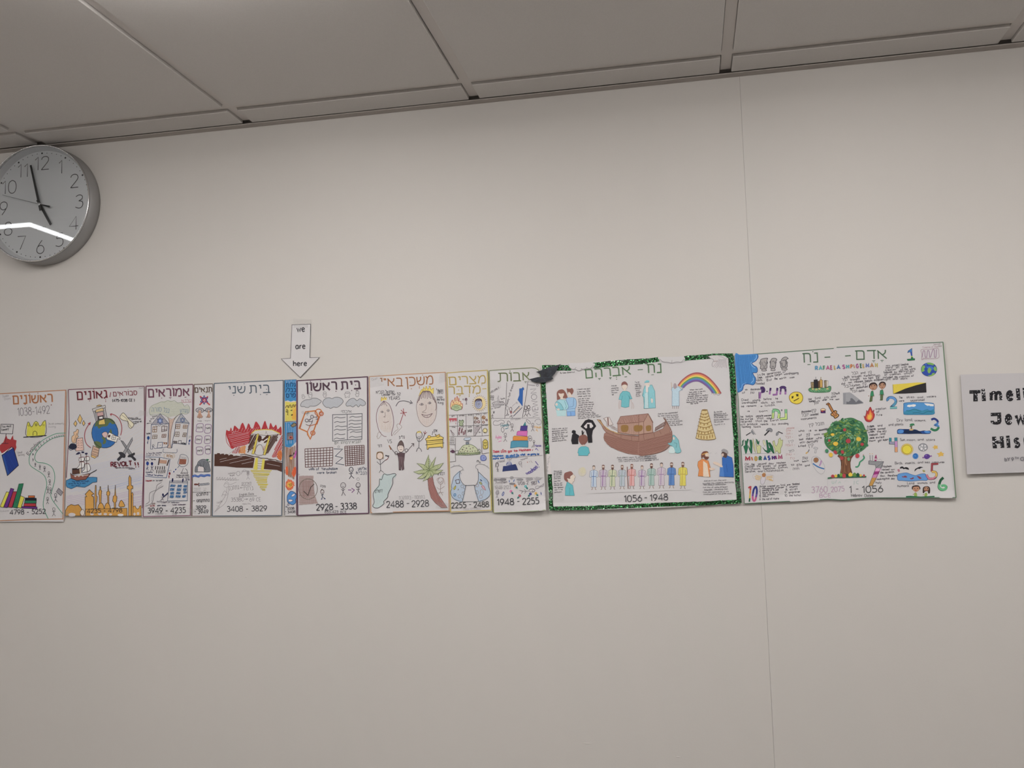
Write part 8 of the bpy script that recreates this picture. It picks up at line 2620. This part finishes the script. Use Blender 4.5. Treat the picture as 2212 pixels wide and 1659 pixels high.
tape(arrow_sheet, 'W', ((128, 34), (266, 38), (264, 78), (128, 76)), .0016, 1)
tape(arrow_sheet, 'W', ((130, 80), (244, 80), (244, 104), (130, 104)), .0016, 2)
by = {o['label']: o for o in COL.objects if o.get('category') == 'poster'}
SH = {}
class _T: pass
def taped(label_part, quad, lift, seed):
    for lb, root in by.items():
        if label_part in lb:
            s = _T(); s.root = root; s.d, s.W, s.curl = SHEETS[lb]; tape(s, 'Z', quad, lift, seed)
taped('winding road', ((134, 1104), (150, 1104), (150, 1118), (132, 1118)), .0022, 3)
taped('blue globe', ((303, 886), (322, 890), (320, 900), (301, 896)), .0022, 4)
taped('plum-bordered poster with two', ((404, 1098), (424, 1100), (424, 1110), (403, 1108)), .0022, 5)
taped('crowned faces', ((796, 812), (828, 806), (830, 832), (800, 838)), .0022, 6)
taped('crowned faces', ((944, 1084), (974, 1088), (972, 1102), (942, 1098)), .0022, 7)
taped('crowned faces', ((950, 808), (968, 804), (966, 824), (948, 828)), .0022, 8)
taped('olive-bordered', ((1054, 822), (1082, 820), (1082, 838), (1056, 840)), .0022, 9)
taped('olive-bordered', ((1062, 1040), (1086, 1040), (1088, 1052), (1064, 1052)), .0022, 10)
taped('green glitter', ((1176, 1058), (1218, 1060), (1218, 1082), (1176, 1082)), .0040, 11)
taped('green glitter', ((1590, 1040), (1606, 1040), (1606, 1062), (1590, 1062)), .0040, 12)
taped('crowned faces', ((1166, 1068), (1184, 1070), (1184, 1078), (1166, 1076)), .0022, 13) if False else None

# ================================================================= WALL CLOCK
CX, CZ, R_, CD = -1.8256, H-.1779, .1609, .0494
M_rim = mat('clock_rim_silver', (.36, .355, .35), .5, metal=.35, bump=(900, .05))
M_chrome = mat('clock_ring_chrome', (.75, .75, .76), .18, metal=1)
M_dial = mat('clock_dial', (.86, .87, .885), .6, spec=.2)
M_black = mat('clock_black', (.02, .02, .022), .3)
M_num = mat('clock_print', (.05, .05, .055), .6)
M_hand2 = mat('second_hand_steel', (.22, .22, .23), .3, metal=.5)
M_brass = mat('clock_brass', (.6, .45, .2), .3, metal=1)
M_glass = bpy.data.materials.new('clock_glass'); M_glass.use_nodes = True
_nt = M_glass.node_tree; _nt.nodes.clear(); _o = _nt.nodes.new('ShaderNodeOutputMaterial'); _t = _nt.nodes.new('ShaderNodeBsdfTransparent'); _g = _nt.nodes.new('ShaderNodeBsdfGlossy'); _m = _nt.nodes.new('ShaderNodeMixShader'); _f = _nt.nodes.new('ShaderNodeFresnel')
_g.inputs['Roughness'].default_value = .015; _f.inputs['IOR'].default_value = 1.62; _t.inputs['Color'].default_value = (.96, .97, .97, 1)
_nt.links.new(_f.outputs[0], _m.inputs[0]); _nt.links.new(_t.outputs[0], _m.inputs[1]); _nt.links.new(_g.outputs[0], _m.inputs[2]); _nt.links.new(_m.outputs[0], _o.inputs[0])
ck = empty('wall_clock', (CX, 0, CZ)); tag(ck, 'round silver wall clock with white dial and thin grey numerals', 'clock')
def lathe(prof, n=128, closed=True):
    V = []; F = []
    for i in range(n):
        a = 2*math.pi*i/n
        for r, y in prof: V.append((r*math.cos(a), y, r*math.sin(a)))
    k = len(prof)
    for i in range(n):
        for j in range(k if closed else k-1):
            a0, a1 = i*k+j, i*k+(j+1) % k; b0, b1 = ((i+1) % n)*k+j, ((i+1) % n)*k+(j+1) % k
            F.append((a0, b0, b1, a1))
    return V, F
def disc(r, y, n=128):
    V = [(0, y, 0)]+[(r*math.cos(2*math.pi*i/n), y, r*math.sin(2*math.pi*i/n)) for i in range(n)]
    return V, [(0, 1+i, 1+(i+1) % n) for i in range(n)]
V, F = lathe([(R_+.0005, -.001), (R_+.0012, -.012), (R_+.0005, -CD+.005), (R_-.0012, -CD+.005), (R_-.0020, -.001)])
o = obj('rim', V, F, M_rim, ck, smooth=True)
V, F = lathe([(R_+.0003, -CD+.0048), (R_-.0002, -CD+.0012), (R_-.0015, -CD), (R_-.0028, -CD+.0012), (R_-.0042, -CD+.0042)])
obj('front_ring', V, F, M_chrome, ck, smooth=True)
V, F = lathe([(R_-.0046, -CD+.0052), (R_-.0100, -.0275), (R_-.0102, -.0262), (R_-.0024, -.0262), (R_-.0024, -CD+.0052)]); obj('inner_bezel', V, F, mat('clock_bezel_white', (.82, .82, .83), .5), ck)
V, F = disc(R_-.0102, -.027); obj('dial', V, F, M_dial, ck)
V, F = disc(R_-.0042, -CD+.0035); obj('glass', V, F, M_glass, ck)
def flatribbon(polys, wd, y, th=.0006):
    V = []; F = []
    for P in polys:
        if len(P) < 2: continue
        N = len(P); n = len(V)
        for i, p_ in enumerate(P):
            a = P[max(0, i-1)]; b = P[min(N-1, i+1)]
            if 0 < i < N-1:
                d1 = (P[i][0]-a[0], P[i][1]-a[1]); d2 = (b[0]-P[i][0], b[1]-P[i][1]); m1 = math.hypot(*d1) or 1; m2 = math.hypot(*d2) or 1
                tx, ty = d1[0]/m1+d2[0]/m2, d1[1]/m1+d2[1]/m2; k = 1
            else: tx, ty = b[0]-a[0], b[1]-a[1]
            m_ = math.hypot(tx, ty) or 1; tx /= m_; ty /= m_
            V += [(p_[0]-ty*wd/2, y, p_[1]+tx*wd/2), (p_[0]+ty*wd/2, y, p_[1]-tx*wd/2)]
        for i in range(N-1): F.append((n+2*i, n+2*i+1, n+2*i+3, n+2*i+2))
    return V, F
def glyphs(t, cx, cz, h, wd, kx=1.0, gap=1.2):
    tot = sum(GLY[c][0]+gap for c in t)-gap; x = cx-tot*h/10*kx/2; out = []
    for c in t:
        w_, st = GLY[c]
        for q in st: out.append([(x+a*h/10*kx, cz-h/2+b*h/10) for a, b in q])
        x += (w_+gap)*h/10*kx
    return out
for k in range(1, 13):
    a = math.radians(90-30*k); rr = .1165
    V, F = flatribbon(glyphs(str(k), rr*math.cos(a), rr*math.sin(a), .0365, .0018, 1.12, 1.5), .0020, -.0274); o = obj('numeral', V, F, M_num, ck)
V = []; F = []
for k in range(60):
    a = math.radians(6*k); r = .0012
    if k % 5 == 0: continue
    n = len(V); c = (.1445*math.cos(a), .1445*math.sin(a)); V += [(c[0]+r*math.cos(b), -.0274, c[1]+r*math.sin(b)) for b in [i*math.pi/5 for i in range(10)]]; F.append(tuple(range(n, n+10)))
obj('minute_dots', V, F, M_num, ck)
V = []; F = []
for k in range(0, 60, 5):
    a = math.radians(6*k); r = .0026
    n = len(V); c = (.1445*math.cos(a), .1445*math.sin(a)); V += [(c[0]+r*math.cos(b), -.0274, c[1]+r*math.sin(b)) for b in [i*math.pi/5 for i in range(10)]]; F.append(tuple(range(n, n+10)))
obj('hour_dots', V, F, M_num, ck)
V, F = flatribbon(glyphs('QUARTZ', .0, -.064, .0062, .0006, 1.1), .0007, -.0274); obj('dial_lettering', V, F, M_num, ck)
def hand(name, ang, tip, tail, w0, w1, wt_, y, th, m, label=None):
    a = math.radians(90-ang); dx, dz = math.cos(a), math.sin(a); nx, nz = -dz, dx
    L = [(-tail, wt_), (-.004, w0), (.004, w0), (tip-.001, w1), (tip, w1*.8)]
    V = []
    for yy in (y-th, y):
        for s_, w_ in L: V += [(dx*s_+nx*w_/2, yy, dz*s_+nz*w_/2), (dx*s_-nx*w_/2, yy, dz*s_-nz*w_/2)]
    k = len(L)*2; F = []
    for i in range(len(L)-1):
        F.append((2*i, 2*i+1, 2*i+3, 2*i+2)); F.append((k+2*i, k+2*i+2, k+2*i+3, k+2*i+1)); F.append((2*i, 2*i+2, k+2*i+2, k+2*i)); F.append((2*i+1, k+2*i+1, k+2*i+3, 2*i+3))
    F.append((0, k, k+1, 1)); F.append((k-2, k-1, 2*k-1, 2*k-2))
    o = obj(name, V, F, m, ck)
    if label: o['label'] = label
hand('hour_hand', 149.5, .068, .016, .0072, .0068, .0080, -.0310, .0012, M_black)
hand('minute_hand', 345.5, .115, .018, .0068, .0052, .0072, -.0340, .0012, M_black)
hand('second_hand', 287, .118, .0, .0016, .0009, .0016, -.0365, .0007, M_hand2)
hand('second_hand_counterweight', 107, .036, .0, .0022, .0054, .0020, -.0366, .0008, M_black)
V, F = lathe([(.0001, -.0375), (.0038, -.0375), (.0042, -.037), (.0042, -.028), (.0001, -.028)], n=24); obj('hand_spindle', V, F, M_chrome, ck, smooth=True)

# small scuffs in the wall paint
rs = random.Random(8)
for (x, y, rx, ry) in ((253, 1425, 2.4, 1.1), (532, 1246, 4, 2.2), (1268, 1606, 13, 1.6), (1787, 697, 2, 1.2), (1465, 1635, 5, 1.6), (1018, 1640, 1.5, 1)):
    C = onwall(x, y); k = 1/860
    V = [(0, -.0007, 0)]+[(rx*k*math.cos(a)*rs.uniform(.7, 1.1), 0, ry*k*math.sin(a)*rs.uniform(.7, 1.1)) for a in [i*math.pi/6 for i in range(12)]]
    o = obj('paint_bump', V, [(0, 1+i, 1+(i+1) % 12) for i in range(12)], M_wall, wb); o.location = C
